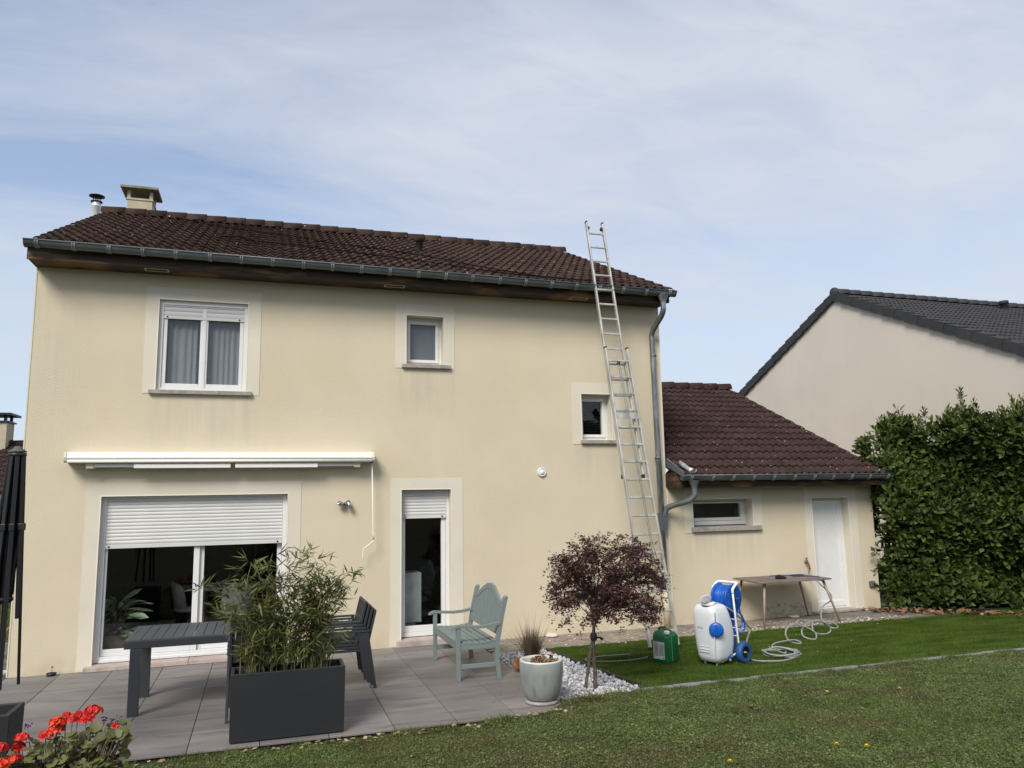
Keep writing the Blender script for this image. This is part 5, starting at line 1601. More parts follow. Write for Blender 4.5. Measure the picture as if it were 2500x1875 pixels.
# geraniums
ge = thing('geranium', 'flowering red and orange geranium with round scalloped leaves', 'geranium', (1.69, -5.17, 0.33))
nl_ = 11
gv, gf = [(0, 0.12, 0)], []
for k in range(nl_):
    th_ = -math.pi / 2 + 0.35 + (2 * math.pi - 0.7) * k / (nl_ - 1)
    rr = 0.52 * (1 + (0.10 if k % 2 else -0.06))
    gv.append((rr * math.cos(th_), 0.5 + rr * math.sin(th_), 0.09 + 0.05 * (k % 2)))
gv[0] = (0, 0.30, -0.02)
gf = [(0, k + 1, k + 2) for k in range(nl_ - 1)]
Pl, Dl, Nl, Sl = [], [], [], []
stems = MB()
for k in range(400):
    u = rnd.uniform(-0.42, 0.40)
    front = rnd.random()
    x_ = u; y_ = rnd.uniform(-0.10, 0.11) - (0.06 if front < 0.45 else 0)
    z_ = rnd.uniform(0.0, 0.235) * (1.0 if u > -0.2 else 0.62) + (0.03 if u > 0.05 else 0.0)
    if front < 0.30:
        z_ = rnd.uniform(-0.06, 0.08); y_ = -0.13
    if u < -0.12 and rnd.random() < 0.25:
        continue
    p = Vector((x_, y_, z_))
    stems.tube([(x_ * 0.8, y_ * 0.3, 0.0), ((x_ * .92), y_ * .8, z_ * 0.7 + 0.01), p], 0.003, 4, cap=False)
    az = math.atan2(y_, x_ * .4) + rnd.gauss(0, 0.9)
    Pl.append(p); Dl.append((math.cos(az), math.sin(az) - 0.4, rnd.gauss(-0.25, 0.35)))
    Nl.append((rnd.gauss(0, .35), -0.55 + rnd.gauss(0, .35), 0.8))
    s_ = rnd.uniform(0.040, 0.076); Sl.append((s_, s_, s_))
P = np.array([tuple(p) for p in Pl]); X_, Y_, Z_ = frames(np.array(Dl), np.array(Nl))
leaf_objs('leaf', gv, gf, P, X_, Y_, Z_, np.array(Sl), GERL, ge, True)
pt = [(0, 0, 0), (-.5, .55, .15), (0, .5, .0), (.5, .55, .15), (-.3, 1, .05), (.3, 1, .05)]
ptf = [(0, 2, 1), (0, 3, 2), (1, 2, 4), (2, 5, 4), (2, 3, 5)]
HEADS = [(-0.335, -0.05, 0.175, .040), (-0.225, -0.02, 0.215, .045), (-0.245, 0.0, 0.155, .042), (-0.30, -0.12, 0.085, .055), (-0.235, -0.09, 0.11, .035), (-0.085, 0.0, 0.212, .046), (-0.03, 0.05, 0.235, .05), (-0.03, 0.03, 0.285, .048), (0.06, 0.05, 0.288, .048), (0.15, 0.04, 0.285, .050), (0.185, 0.06, 0.325, .060), (0.02, 0.06, 0.32, .020), (0.09, 0.07, 0.315, .022), (0.33, 0.05, 0.22, .018)]
for (hx, hy, hz, hr) in HEADS:
    hz += 0.03
    stems.tube(spline([(hx * 0.85, hy * 0.3, 0.02), (hx * 0.95, hy * .8, hz * 0.6), (hx, hy, hz - 0.01)], 4), 0.0028, 4, cap=False)
    n_ = int(hr * 1000)
    dirs = rng.normal(0, 1, (n_, 3)); dirs[:, 2] = np.abs(dirs[:, 2]) * 0.9 + 0.05; dirs = nrm(dirs)
    P = np.array((hx, hy, hz)) + dirs * hr * rng.uniform(0.55, 0.95, (n_, 1)) * np.array((1, 1, 0.75))
    # five petals round each floret direction
    ang = rng.uniform(0, 6.28, n_)
    t1 = nrm(np.cross(dirs, rng.normal(0, 1, (n_, 3)))); 
    PP, DD, NN = [], [], []
    for q in range(4):
        t2 = np.cross(dirs, t1)
        d_ = t1 * math.cos(q * 1.571) + t2 * math.sin(q * 1.571)
        PP.append(P); DD.append(d_ + 0.35 * dirs); NN.append(dirs)
    PP = np.concatenate(PP); X_, Y_, Z_ = frames(np.concatenate(DD), np.concatenate(NN))
    scatter('flower_head', pt, ptf, PP, X_, Y_, Z_, np.full(len(PP), 0.019), GERR, ge)
for (hx, hy, hz) in ((-0.21, 0.06, 0.30), (0.30, 0.08, 0.27), (0.345, 0.05, 0.285), (0.255, 0.1, 0.29)):
    stems.tube([(hx * .8, hy * .5, 0.05), (hx, hy, hz)], 0.002, 4, cap=False)
    n_ = 16
    P = np.array((hx, hy, hz)) + rng.normal(0, 0.014, (n_, 3)); X_, Y_, Z_ = frames(rng.normal(0, 1, (n_, 3)), rng.normal(0, 1, (n_, 3)))
    scatter('violet_flower', pt, ptf, P, X_, Y_, Z_, rng.uniform(0.010, 0.018, n_), GERP, ge)
stems.tube(spline([(0.36, 0, 0.10), (0.42, 0.02, 0.14), (0.475, 0.03, 0.165)], 4), 0.002, 4, cap=False)
stems.build('stems', DRY, ge)
# dry plant in the corner planter
n_ = 160
a = rng.uniform(0, 6.28, n_)
D = np.stack([np.cos(a) * .7, np.sin(a) * .7, rng.uniform(.3, 1.2, n_)], 1)
X_, Y_, Z_ = frames(D, rng.normal(0, 1, (n_, 3)))
dp_ = scatter('dry_plant', lv, lf, np.stack([0.95 + rng.normal(0, .06, n_), -4.25 + rng.normal(0, .06, n_), np.full(n_, .455)], 1), X_, Y_, Z_, np.stack([np.full(n_, .006), rng.uniform(.03, .09, n_), np.full(n_, .01)], 1), DRY)
tag(dp_, 'withered brown stalks in the dark corner planter', 'plant')

# glazed pot with succulents
po = thing('flower_pot', 'pale green glazed pot with thick rim at the terrace corner', 'pot', (5.79, -3.535, 0.0))
MB().lathe([(0.0, 0.035), (0.145, 0.035), (0.165, 0.055), (0.195, 0.11), (0.215, 0.19), (0.226, 0.30), (0.228, 0.415), (0.222, 0.425)], n=48).build('pot_body', POTM, po)
MB().lathe([(0.224, 0.422), (0.222, 0.431), (0.205, 0.434), (0.195, 0.428), (0.190, 0.40), (0.186, 0.36)], n=48).build('pot_rim', POTR, po)
MB().lathe([(0.0, 0.003), (0.168, 0.003), (0.176, 0.012), (0.176, 0.026), (0.165, 0.030), (0.150, 0.034)], n=40).build('saucer', SILL, po)
MB().lathe([(0.190, 0.375), (0.0, 0.385)], n=24).build('soil', SOIL, po)
su = thing('succulent', 'browning succulents with small pink rosettes in the glazed pot', 'plant', (5.79, -3.535, 0.385))
n_ = 420
a = rng.uniform(0, 6.28, n_); r_ = 0.165 * np.sqrt(rng.uniform(0, 1, n_))
P = np.stack([r_ * np.cos(a) + 0.02, r_ * np.sin(a), rng.uniform(0, 0.025, n_)], 1)
k = (P[:, 0] > -0.09)
P = P[k]; n_ = len(P)
D = np.stack([rng.normal(0, .6, n_), rng.normal(0, .6, n_), rng.uniform(.2, 1.2, n_)], 1)
X_, Y_, Z_ = frames(D, rng.normal(0, 1, (n_, 3)))
scatter('leaves', lv, lf, P, X_, Y_, Z_, np.stack([rng.uniform(.007, .013, n_), rng.uniform(.02, .05, n_), np.full(n_, .012)], 1), SUCC, su)['kind'] = 'stuff'
for (cx, cy, cz, m_) in ((0.03, 0.12, 0.04, SALM), (0.12, 0.07, 0.055, SALM), (-0.03, 0.05, 0.05, REDP), (0.07, 0.14, 0.05, SALM), (0.15, 0.1, 0.04, SALM)):
    ang = np.arange(14) * 2.4
    P = np.tile(np.array((cx, cy, cz)), (14, 1)); D = np.stack([np.cos(ang), np.sin(ang), 0.3 + 0.07 * np.arange(14)], 1)
    X_, Y_, Z_ = frames(D, np.tile((0., 0., 1.), (14, 1)))
    scatter('rosette', pt, ptf, P, X_, Y_, Z_, np.full(14, 0.026), m_, su)
MB().tube(spline([(0.13, 0.10, 0.0), (0.16, 0.12, 0.05), (0.20, 0.12, 0.085)], 4), 0.003, 5).build('shoot', SUCC, su)
tag(MB().tube(spline([(5.99, -3.28, 0.40), (6.06, -3.22, 0.34), (6.085, -3.22, 0.22), (6.06, -3.26, 0.06), (6.05, -3.28, -0.01)], 6), [0.012] + [0.022] * 23 + [0.02], 8).build('black_hoop', BLACKP), 'black plastic hoop standing in gravel behind the glazed pot', 'hoop')
ft = thing('iron_ornament', 'rusty iron fan-shaped ornament at the gravel edge beside the bench', 'ornament', (5.99, -2.13, 0.0))
MB().lathe([(0.0, -0.03), (0.06, -0.028), (0.085, 0.0), (0.06, 0.028), (0.0, 0.03)], (0, 0, 0.085), (0.5, -0.75, 0.25), 9, False).build('iron_shell', RUST, ft)
MB().tube([(0.02, 0.02, -0.03), (0.0, 0.0, 0.05)], 0.01, 6).build('spike', RUST, ft)
# ornamental grass
og = thing('ornamental_grass', 'tuft of brownish ornamental grass in the gravel behind the pot', 'grass tuft', (6.36, -1.62, -0.02))
n_ = 620
a = rng.uniform(0, 6.28, n_); sp = np.abs(rng.normal(0, .45, n_)).clip(0, 1.0)
hh = rng.uniform(.25, .50, n_); hh[rng.uniform(0, 1, n_) > .93] *= 1.45
bx_ = np.stack([.07 * np.cos(a) * rng.uniform(0, 1, n_), .07 * np.sin(a) * rng.uniform(0, 1, n_), np.zeros(n_)], 1)
tp_ = bx_ + np.stack([np.cos(a) * sp * hh * .75, np.sin(a) * sp * hh * .75, hh * (1 - .35 * sp ** 2)], 1)
md = bx_ * .5 + tp_ * .5 + np.stack([0 * a, 0 * a, .06 * sp], 1)
side = np.stack([-np.sin(a + .7), np.cos(a + .7), 0 * a], 1) * .0022
V = np.stack([bx_ - side, bx_ + side, md - side, md + side, tp_], 1).reshape(-1, 3)
Fc = (np.array([(0, 1, 3), (0, 3, 2), (2, 3, 4)])[None] + (np.arange(n_) * 5)[:, None, None]).reshape(-1, 3)
link('blades', np_mesh('blades', V, Fc, STRAW), og)['kind'] = 'stuff'
tag(MB().lathe([(0.0, 0.045), (0.07, 0.042), (0.10, 0.02), (0.11, 0.003), (0, 0.003)], (7.22, -0.09, 0.0), n=20, smooth=True).build('drain_cover', CHIP), 'small pale domed drain cover on the path by the wall', 'drain cover')
tag(MB().lathe([(0.0, 0.03), (0.09, 0.028), (0.10, 0.003), (0, 0.003)], (11.62, -0.11, 0.0), n=20).build('drain_cover', CHIP), 'small round drain lid on the wet path under the table', 'drain cover')
ws = thing('little_flower', 'tiny red flower in a black saucer at the wall foot left', 'flower', (0.515, -0.10, 0.0))
MB().lathe([(0, 0.003), (0.05, 0.003), (0.06, 0.035), (0.05, 0.035), (0.045, 0.012), (0, 0.012)], n=16).build('saucer', BLACKP, ws)
MB().tube([(0, 0, 0.012), (0.004, 0, 0.10)], 0.003, 5).build('stem', DRY, ws)
MB().lathe([(0, 0.09), (0.014, 0.10), (0.012, 0.115), (0, 0.12)], (0.004, 0, 0.0), n=8).build('bloom', GERR, ws)

# purple shrub on a stake
ts = thing('purple_shrub', 'small purple-leaved standard tree tied to a stake in the white gravel', 'tree', (6.53, -3.2, -0.03))
tk = [(0.015, 0, 0), (0.02, 0.0, 0.2), (0.005, 0.0, 0.42), (0.015, 0.0, 0.58), (0.03, 0.0, 0.78), (0.06, 0.01, 0.98)]
tpts = spline(tk, 5)
mb = MB().tube(tpts, [0.026 - 0.010 * i / (len(tpts) - 1) for i in range(len(tpts))], 9)
tips = []
Pl, Dl, Nl, Sl = [], [], [], []
CX, CY, CZ = 0.20, 0.0, 1.10
for k in range(100):
    st = Vector((0.02 + 0.04 * rnd.random(), 0, rnd.uniform(0.70, 1.0)))
    az = k * 2.399 + rnd.gauss(0, 0.25)
    el = math.asin(rnd.uniform(-0.62, 0.98))
    rx, rz_ = 0.62, 0.52
    if rnd.random() < 0.15:
        rx *= 1.13; rz_ *= 1.10
    c_ = math.cos(el) ** 0.8
    e_ = Vector((CX + rx * 0.94 * c_ * math.cos(az), CY + rx * 0.85 * c_ * math.sin(az), CZ - 0.02 + rz_ * math.sin(el)))
    mid_ = st.lerp(e_, 0.5) + Vector((rnd.gauss(0, .04), rnd.gauss(0, .04), 0.10))
    br = spline([st, mid_, e_, e_ + Vector((0.05 * math.cos(az), 0.05 * math.sin(az), -0.08 if el < 0.4 else 0.04))], 7)
    mb.tube(br, [0.0055 * (1 - 0.85 * i / (len(br) - 1)) for i in range(len(br))], 4, cap=False)
    for q in range(rnd.randint(17, 22)):
        i0 = rnd.randint(7, len(br) - 2)
        b0 = br[i0]
        a2 = rnd.uniform(0, 6.28)
        tw = Vector((math.cos(a2), math.sin(a2), rnd.uniform(-0.8, 0.7))) * rnd.uniform(0.05, 0.17)
        if rnd.random() < 0.4:
            mb.tube([b0, b0 + tw * .5 + Vector((0, 0, .012)), b0 + tw], 0.0013, 3, cap=False)
        for j in range(rnd.randint(8, 13)):
            f_ = rnd.uniform(0.1, 1.05)
            Pl.append(b0 + tw * f_ + Vector((rnd.gauss(0, .010), rnd.gauss(0, .010), rnd.gauss(0, .010))))
            a3 = a2 + rnd.gauss(0, 1.0)
            Dl.append((math.cos(a3), math.sin(a3), rnd.gauss(-0.05, 0.5))); Nl.append((rnd.gauss(0, .6), rnd.gauss(0, .6), 1))
            Lf = rnd.uniform(0.022, 0.042); Sl.append((Lf * .66, Lf, Lf * .5))
mb.build('trunk', BARK, ts)
P = np.array([tuple(p) for p in Pl]); X_, Y_, Z_ = frames(np.array(Dl), np.array(Nl)); S = np.array(Sl)
ov2 = [(0, 0, 0), (-.5, .5, .14), (0, .5, 0), (.5, .5, .14), (0, 1, -.05)]
of2 = [(0, 2, 1), (0, 3, 2), (1, 2, 4), (2, 3, 4)]
scatter('crown', ov2, of2, P, X_, Y_, Z_, S, PURP, ts)['kind'] = 'stuff'
kk = rng.choice(len(P), 60, replace=False)
scatter('blossoms', pt, ptf, P[kk] + rng.normal(0, .01, (60, 3)), X_[kk], Y_[kk], Z_[kk], rng.uniform(.014, .024, 60), PINK, ts)['kind'] = 'stuff'
MB().tube(spline([(-0.10, 0.02, 0.0), (-0.06, 0.0, 0.25), (-0.015, -0.01, 0.50), (0.01, -0.03, 0.68), (0.02, -0.03, 0.80)], 4), [0.018] * 8 + [0.015] * 9, 8).build('stake', BARK, ts)
MB().lathe([(0.034, 0.54), (0.040, 0.56), (0.038, 0.60), (0.030, 0.62)], (0.012, -0.01, 0), n=12).tube([(0.03, -0.03, 0.575), (0.08, -0.05, 0.57), (0.11, -0.04, 0.555), (0.085, -0.03, 0.545)], 0.012, 6).build('tie', RUBBER, ts)
# weeds at the lawn corner
wd_ = thing('weed', 'yellowish green weed clump at the lawn corner below the purple tree', 'weed', (6.22, -3.86, -0.02))
n_ = 520
a = rng.uniform(0, 6.28, n_); r_ = np.abs(rng.normal(0, .15, n_))
P = np.stack([r_ * np.cos(a) * 1.5, r_ * np.sin(a) * .6, rng.uniform(0, .12, n_)], 1)
D = np.stack([np.cos(a), np.sin(a), rng.uniform(.2, 1.4, n_)], 1); X_, Y_, Z_ = frames(D, rng.normal(0, 1, (n_, 3)))
scatter('leaves', lv, lf, P, X_, Y_, Z_, np.stack([rng.uniform(.005, .011, n_), rng.uniform(.03, .065, n_), np.full(n_, .01)], 1), WEED, wd_)['kind'] = 'stuff'
wd2 = thing('weed', 'green weed tuft at the terrace front edge left of the pot', 'weed', (5.25, -3.99, -0.03))
n_ = 300
a = rng.uniform(0, 6.28, n_); r_ = np.abs(rng.normal(0, .09, n_))
P = np.stack([r_ * np.cos(a) * 1.8, r_ * np.sin(a) * .4, rng.uniform(0, .06, n_)], 1)
D = np.stack([np.cos(a), np.sin(a), rng.uniform(.2, 1.0, n_)], 1); X_, Y_, Z_ = frames(D, np.tile((0., 0., 1.), (n_, 1)) + rng.normal(0, .4, (n_, 3)))
scatter('leaves', lv, lf, P, X_, Y_, Z_, np.stack([rng.uniform(.007, .013, n_), rng.uniform(.02, .045, n_), np.full(n_, .01)], 1), CLOV, wd2)['kind'] = 'stuff'

# ------------------------------------------------------------------ cleaning gear on the turf
def text(s, size, m, parent, mw, name='print'):
    c = bpy.data.curves.new(name, 'FONT')
    c.body = s; c.size = size; c.extrude = 0.0004
    c.materials.append(m)
    t_ = bpy.data.objects.new(name, c)
    COL.objects.link(t_)
    me = bpy.data.meshes.new_from_object(t_.evaluated_get(bpy.context.evaluated_depsgraph_get()))
    bpy.data.objects.remove(t_, do_unlink=True)
    return link(name, me, parent, mw)

Z0 = 0.03
sp_ = thing('sprayer_trolley', 'white wheeled sprayer tank with blue hose reel and blue wheels on the turf', 'sprayer', (8.67, -2.64, 0.012), R(201.2))
# tank: rounded sections lofted upwards (centre x, half x, half y, z)
secs = [(0.30, 0.12, 0.115, 0.045), (0.30, 0.165, 0.150, 0.06), (0.300, 0.185, 0.172, 0.12), (0.300, 0.200, 0.186, 0.25), (0.305, 0.210, 0.192, 0.38), (0.320, 0.205, 0.190, 0.48), (0.335, 0.195, 0.186, 0.56), (0.350, 0.182, 0.178, 0.63), (0.360, 0.165, 0.165, 0.69), (0.362, 0.135, 0.14, 0.725), (0.362, 0.08, 0.09, 0.738)]
nseg = 32
vs_, fs = [], []
for (cx, hx, hy, z) in secs:
    for k in range(nseg):
        th_ = 2 * math.pi * k / nseg
        c_, s_ = math.cos(th_), math.sin(th_)
        e = 0.50
        vs_.append((cx + hx * math.copysign(abs(c_) ** e, c_), hy * math.copysign(abs(s_) ** e, s_), z))
for i in range(len(secs) - 1):
    for k in range(nseg):
        k2 = (k + 1) % nseg
        fs.append((i * nseg + k, i * nseg + k2, (i + 1) * nseg + k2, (i + 1) * nseg + k))
mb = MB().add(vs_, fs, True)
mb.f.append(tuple(reversed(range(nseg)))); mb.sm.append(False)
mb.f.append(tuple(range((len(secs) - 1) * nseg, len(secs) * nseg))); mb.sm.append(True)
tank = mb.build('tank', WHITET, sp_)
MB().tube(spline([(0.495, 0.150, 0.60), (0.515, 0.158, 0.46), (0.510, 0.152, 0.25), (0.475, 0.130, 0.10), (0.44, 0.11, 0.06)], 5), 0.006, 6).build('tank_rib', WHITET, tank)
for zz in (0.20, 0.17, 0.235):
    MB().box((0.4955, -0.09, zz), (0.5025, 0.06, zz + 0.006)).build('moulded_bar', WHITET, tank)
nk = Vector((0.435, 0.03, 0.72))
MB().lathe([(0.085, -0.16), (0.083, -0.01), (0.078, 0.012)], nk + Vector((0, 0, -0.02)), (0.10, 0, 1), 24).build('neck', WHITEP, tank)
MB().lathe([(0.080, 0.0), (0.082, 0.008), (0.078, 0.014)], nk + Vector((0.0, 0, -0.002)), (0.10, 0, 1), 24).build('neck_strap', BLACKP, tank)
MB().lathe([(0.088, 0.0), (0.090, 0.012), (0.085, 0.035), (0.075, 0.042)], nk + Vector((0.0, 0, 0.012)), (0.10, 0, 1), 24).build('neck_ring', WHITEP, tank)
MB().lathe([(0.045, 0.0), (0.058, 0.05), (0.070, 0.085), (0.070, 0.088), (0.060, 0.055), (0.048, 0.01)], nk + Vector((0.015, 0.0, 0.03)), (0.55, 0.15, 0.75), 22).build('strainer_basket', mat('milky_plastic', (0.70, 0.70, 0.72), rough=0.3, trans=0.4), tank)
MB().tube([nk + Vector((0.02, 0.08, 0.0)), Vector((0.49, 0.165, 0.64)), Vector((0.50, 0.172, 0.545))], 0.0035, 5).build('cap_cord', BLACKP, tank)
cn = Vector((0.80, 0.60, 0.05)).normalized()
cc = Vector((0.492, 0.172, 0.455))
cap_ = MB().lathe([(0.0, 0.030), (0.060, 0.028), (0.078, 0.022), (0.088, 0.012), (0.088, -0.01), (0.0, -0.012)], cc, cn, 32).build('hanging_cap', BLUEP, tank)
mb = MB()
mb.bar(cc + cn * 0.034 + Vector((0, 0, -0.066)), cc + cn * 0.034 + Vector((0, 0, 0.066)), 0.026, 0.018, up=cn)
mb.build('cap_grip', BLUEP, cap_, bevel=0.007)
sx_ = Vector((-0.06, 1, 0)).normalized()
mw = Matrix((sx_, Vector((0, 0, 1)), Vector((1, 0.06, 0)))).transposed().to_4x4(); mw.translation = (0.5275, -0.085, 0.452)
text('10 Liter 100 Runde', 0.034, BLUEINK, tank, mw)
MB().lathe([(0.0, 0.0), (0.028, 0.002), (0.032, 0.02), (0.0, 0.05)], (0.24, 0.17, 0.105), (0.2, 1, 0.1), 12).lathe([(0.016, -0.03), (0.016, 0.0)], (0.24, 0.17, 0.105), (0.2, 1, 0.1), 10).build('drain_valve', BLUEP, tank)
MB().tube([(0.255, 0.18, 0.09), (0.28, 0.20, 0.062)], 0.012, 8).build('valve_nozzle', LEGW, tank)
# trolley frame
for s in (-1, 1):
    y_ = 0.150 * s
    MB().tube([(0.40, y_ * .55, 0.005), (0.40, y_ * .6, 0.045), (0.33, y_ * .8, 0.05), (0.0, y_, 0.135), (0.015, y_, 0.20), (0.055, y_, 0.55), (0.085, y_, 0.87)], 0.0125, 10).build('frame_tube', WHITEP, sp_)
    for zz in (0.33, 0.43, 0.53):
        MB().bar((0.055 + (zz - .3) * .12, y_ * 1.0, zz), (0.12, y_ * .95, zz + 0.01), 0.012, 0.012).build('frame_bracket', WHITEP, sp_)
MB().tube(spline([(0.082, 0.150, 0.85), (0.078, 0.150, 0.90), (0.0, 0.148, 0.955), (-0.03, 0.13, 0.965), (-0.035, 0.0, 0.967), (-0.03, -0.13, 0.965), (0.0, -0.148, 0.955), (0.078, -0.150, 0.90), (0.082, -0.15, 0.85)], 5), 0.0175, 10).build('handle', WHITEP, sp_)
MB().box((-0.055, -0.065, 0.13), (0.035, 0.065, 0.60)).build('pump_column', BLUEP, sp_, bevel=0.012)
MB().box((0.00, -0.11, 0.585), (0.16, 0.11, 0.63)).build('reel_base', BLUEP, sp_, bevel=0.01)
# reel
RC = Vector((0.02, 0, 0.775))
mb = MB()
for s in (-1, 1):
    mb.lathe([(0.0, 0.004), (0.04, 0.010), (0.165, 0.010), (0.178, 0.006), (0.178, -0.006), (0.0, -0.006)], RC + Vector((0, 0.105 * s, 0)), (0, s, 0), 40)
    for k in range(8):
        a = k * math.pi / 4 + 0.2
        d_ = Vector((math.cos(a), 0, math.sin(a))); e_ = Vector((-math.sin(a), 0, math.cos(a)))
        for w_ in (-0.012, 0.012):
            mb.bar(RC + Vector((0, 0.117 * s, 0)) + d_ * 0.085 + e_ * w_, RC + Vector((0, 0.117 * s, 0)) + d_ * 0.155 + e_ * w_, 0.006, 0.006, up=(0, s, 0))
mb.lathe([(0.09, -0.1), (0.09, 0.1)], RC, (0, 1, 0), 24)
reel = mb.build('hose_reel', BLUEP, sp_)
mb = MB()
for layer, rr in ((0, 0.115), (1, 0.135), (2, 0.152)):
    nt_ = 9 - layer
    for i in range(nt_):
        y_ = (i - (nt_ - 1) / 2) * 0.021 + 0.003 * math.sin(i * 5 + layer)
        mb.tube([RC + Vector((rr * math.cos(a), y_ + 0.004 * math.sin(a + i), rr * math.sin(a))) for a in np.linspace(0, 2 * math.pi, 33)[:-1]], 0.0105, 7, closed=True)
mb.tube(spline([RC + Vector((-0.16, 0.03, -0.02)), Vector((-0.17, 0.06, 0.62)), Vector((-0.155, 0.10, 0.50)), Vector((-0.12, 0.11, 0.42)), Vector((-0.06, 0.08, 0.41)), Vector((-0.04, 0.02, 0.44))], 7), 0.010, 7)
mb.tube(spline([Vector((-0.03, 0.13, 0.62)), Vector((-0.10, 0.14, 0.55)), Vector((-0.165, 0.13, 0.44)), Vector((-0.15, 0.11, 0.345)), Vector((-0.09, 0.09, 0.335)), Vector((-0.04, 0.06, 0.36))], 7), 0.011, 7)
mb.build('blue_hose', BLUEH, reel)
MB().lathe([(0.0, 0.03), (0.022, 0.03), (0.038, 0.012), (0.038, 0.0)], RC + Vector((0, 0.115, 0)), (0, 1, 0), 16).build('reel_hub', BLACKP, reel)
MB().tube([RC + Vector((0, 0.14, 0)), RC + Vector((-0.03, 0.16, 0.0)), RC + Vector((-0.025, 0.155, -0.07))], 0.008, 6).build('crank', BRASS, reel)
MB().box((0.10, -0.06, 0.70), (0.13, 0.07, 0.745)).build('red_clip', REDP, sp_, bevel=0.004)
MB().tube([(0.0, -0.25, 0.13), (0.0, 0.25, 0.13)], 0.012, 10).build('axle', STEEL, sp_)
for s in (-1, 1):
    wh = MB().lathe([(0.075, -0.036), (0.105, -0.042), (0.124, -0.034), (0.130, -0.012), (0.130, 0.012), (0.124, 0.034), (0.105, 0.042), (0.075, 0.036)], (0, 0.205 * s, 0.13), (0, 1, 0), 40).build('wheel', BLUET, sp_)
    hb = MB().lathe([(0.0, 0.012), (0.07, 0.006), (0.074, 0.028), (0.080, 0.030)], (0, 0.205 * s, 0.13), (0, s, 0), 30)
    for k in range(6):
        a = k * math.pi / 3
        hb.bar((0.02 * math.cos(a), (0.205 + 0.018) * s, 0.13 + 0.02 * math.sin(a)), (0.068 * math.cos(a), (0.205 + 0.018) * s, 0.13 + 0.068 * math.sin(a)), 0.010, 0.010, up=(0, 1, 0))
    hb.build('rim', BLACKP, wh)
    MB().lathe([(0.0, 0.04), (0.010, 0.036), (0.012, 0.015)], (0, 0.205 * s, 0.13), (0, s, 0), 12).build('axle_nut', STEEL, wh)

# long grey supply hose: tap, loops, coil, back up to the sprayer
H1 = [(12.02, -0.115, 0.77), (12.036, -0.060, 0.690), (11.977, -0.300, 0.607), (11.946, -0.500, 0.525), (11.918, -0.650, 0.465), (11.936, -0.700, 0.392), (11.849, -0.750, 0.320), (11.685, -0.800, 0.278), (11.585, -0.850, 0.197), (11.540, -0.900, 0.092), (11.541, -0.980, 0.052), (11.597, -1.050, 0.064), (11.60, -1.16, 0.028), (11.473, -1.34, 0.028), (11.36, -1.38, 0.028), (11.30, -1.33, 0.060), (11.172, -1.360, 0.135), (11.016, -1.420, 0.178), (10.889, -1.480, 0.147), (10.841, -1.540, 0.079), (10.846, -1.593, 0.028), (10.872, -1.704, 0.028), (10.955, -1.700, 0.028), (11.025, -1.700, 0.059), (11.004, -1.710, 0.141), (10.893, -1.730, 0.201), (10.713, -1.760, 0.237), (10.522, -1.800, 0.208), (10.413, -1.840, 0.144), (10.393, -1.880, 0.065), (10.460, -1.935, 0.028), (10.535, -1.968, 0.028), (10.603, -1.900, 0.079), (10.541, -1.880, 0.142), (10.425, -1.870, 0.194), (10.249, -1.880, 0.236), (10.101, -1.920, 0.198), (10.047, -1.950, 0.126), (10.06, -1.980, 0.053), (10.068, -2.064, 0.028), (10.11, -2.16, 0.028), (10.16, -2.12, 0.035), (10.131, -2.050, 0.054), (10.009, -2.080, 0.068), (9.856, -2.120, 0.068), (9.724, -2.150, 0.063), (9.634, -2.200, 0.049), (9.583, -2.277, 0.028), (9.520, -2.463, 0.028), (9.518, -2.617, 0.028)]
for k in range(0, 78):
    a = 0.5 - k * 2 * math.pi / 15
    w_ = 0.5 + 0.5 * math.sin(k * 0.41)
    H1.append((9.43 + (0.17 + 0.10 * w_) * math.cos(a) + 0.02 * math.sin(k), -2.60 + (0.15 + 0.12 * w_) * math.sin(a), 0.03 + 0.045 * (k / 78.0) + 0.012 * math.sin(k * 1.3)))
H1 += [(9.60, -2.70, 0.06), (9.52, -2.83, 0.035), (9.420, -2.896, 0.028), (9.236, -2.96, 0.028), (9.106, -2.95, 0.028), (8.96, -2.89, 0.028), (8.90, -2.79, 0.028), (8.905, -2.66, 0.05), (8.932, -2.620, 0.170), (8.949, -2.620, 0.247), (8.975, -2.630, 0.320), (8.995, -2.640, 0.374), (8.898, -2.68, 0.464), (8.765, -2.74, 0.555), (8.655, -2.79, 0.625), (8.546, -2.83, 0.69), (8.44, -2.82, 0.745), (8.34, -2.79, 0.765), (8.28, -2.79, 0.74)]
tag(MB().tube(spline(H1, 4), 0.0115, 7).build('garden_hose', HOSEG), 'long pale grey hose looping over the turf from the tap to the sprayer', 'hose')

# jerrycan
jc = thing('jerrycan', 'green plastic jerrycan with white cap and white label on the turf', 'jerrycan', (7.89, -2.40, 0.014), R(-63))
secs = [(0.108, 0.128, 0.0), (0.118, 0.140, 0.012), (0.120, 0.142, 0.05), (0.119, 0.141, 0.20), (0.119, 0.141, 0.31), (0.114, 0.137, 0.345), (0.100, 0.124, 0.375), (0.080, 0.105, 0.388)]
vs_, fs = [], []
for (hx, hy, z) in secs:
    for k in range(nseg):
        th_ = 2 * math.pi * k / nseg
        c_, s_ = math.cos(th_), math.sin(th_)
        e = 0.34
        x_, y_ = hx * math.copysign(abs(c_) ** e, c_), hy * math.copysign(abs(s_) ** e, s_)
        zz = z
        if z > 0.33:          # shoulder drops towards the cap corner
            zz = z - 0.055 * max(0, (x_ / 0.12 + 0.1)) * max(0.0, (z - 0.33) / 0.06)
        vs_.append((x_, y_, zz))
for i in range(len(secs) - 1):
    for k in range(nseg):
        k2 = (k + 1) % nseg
        fs.append((i * nseg + k, i * nseg + k2, (i + 1) * nseg + k2, (i + 1) * nseg + k))
mb = MB().add(vs_, fs, True)
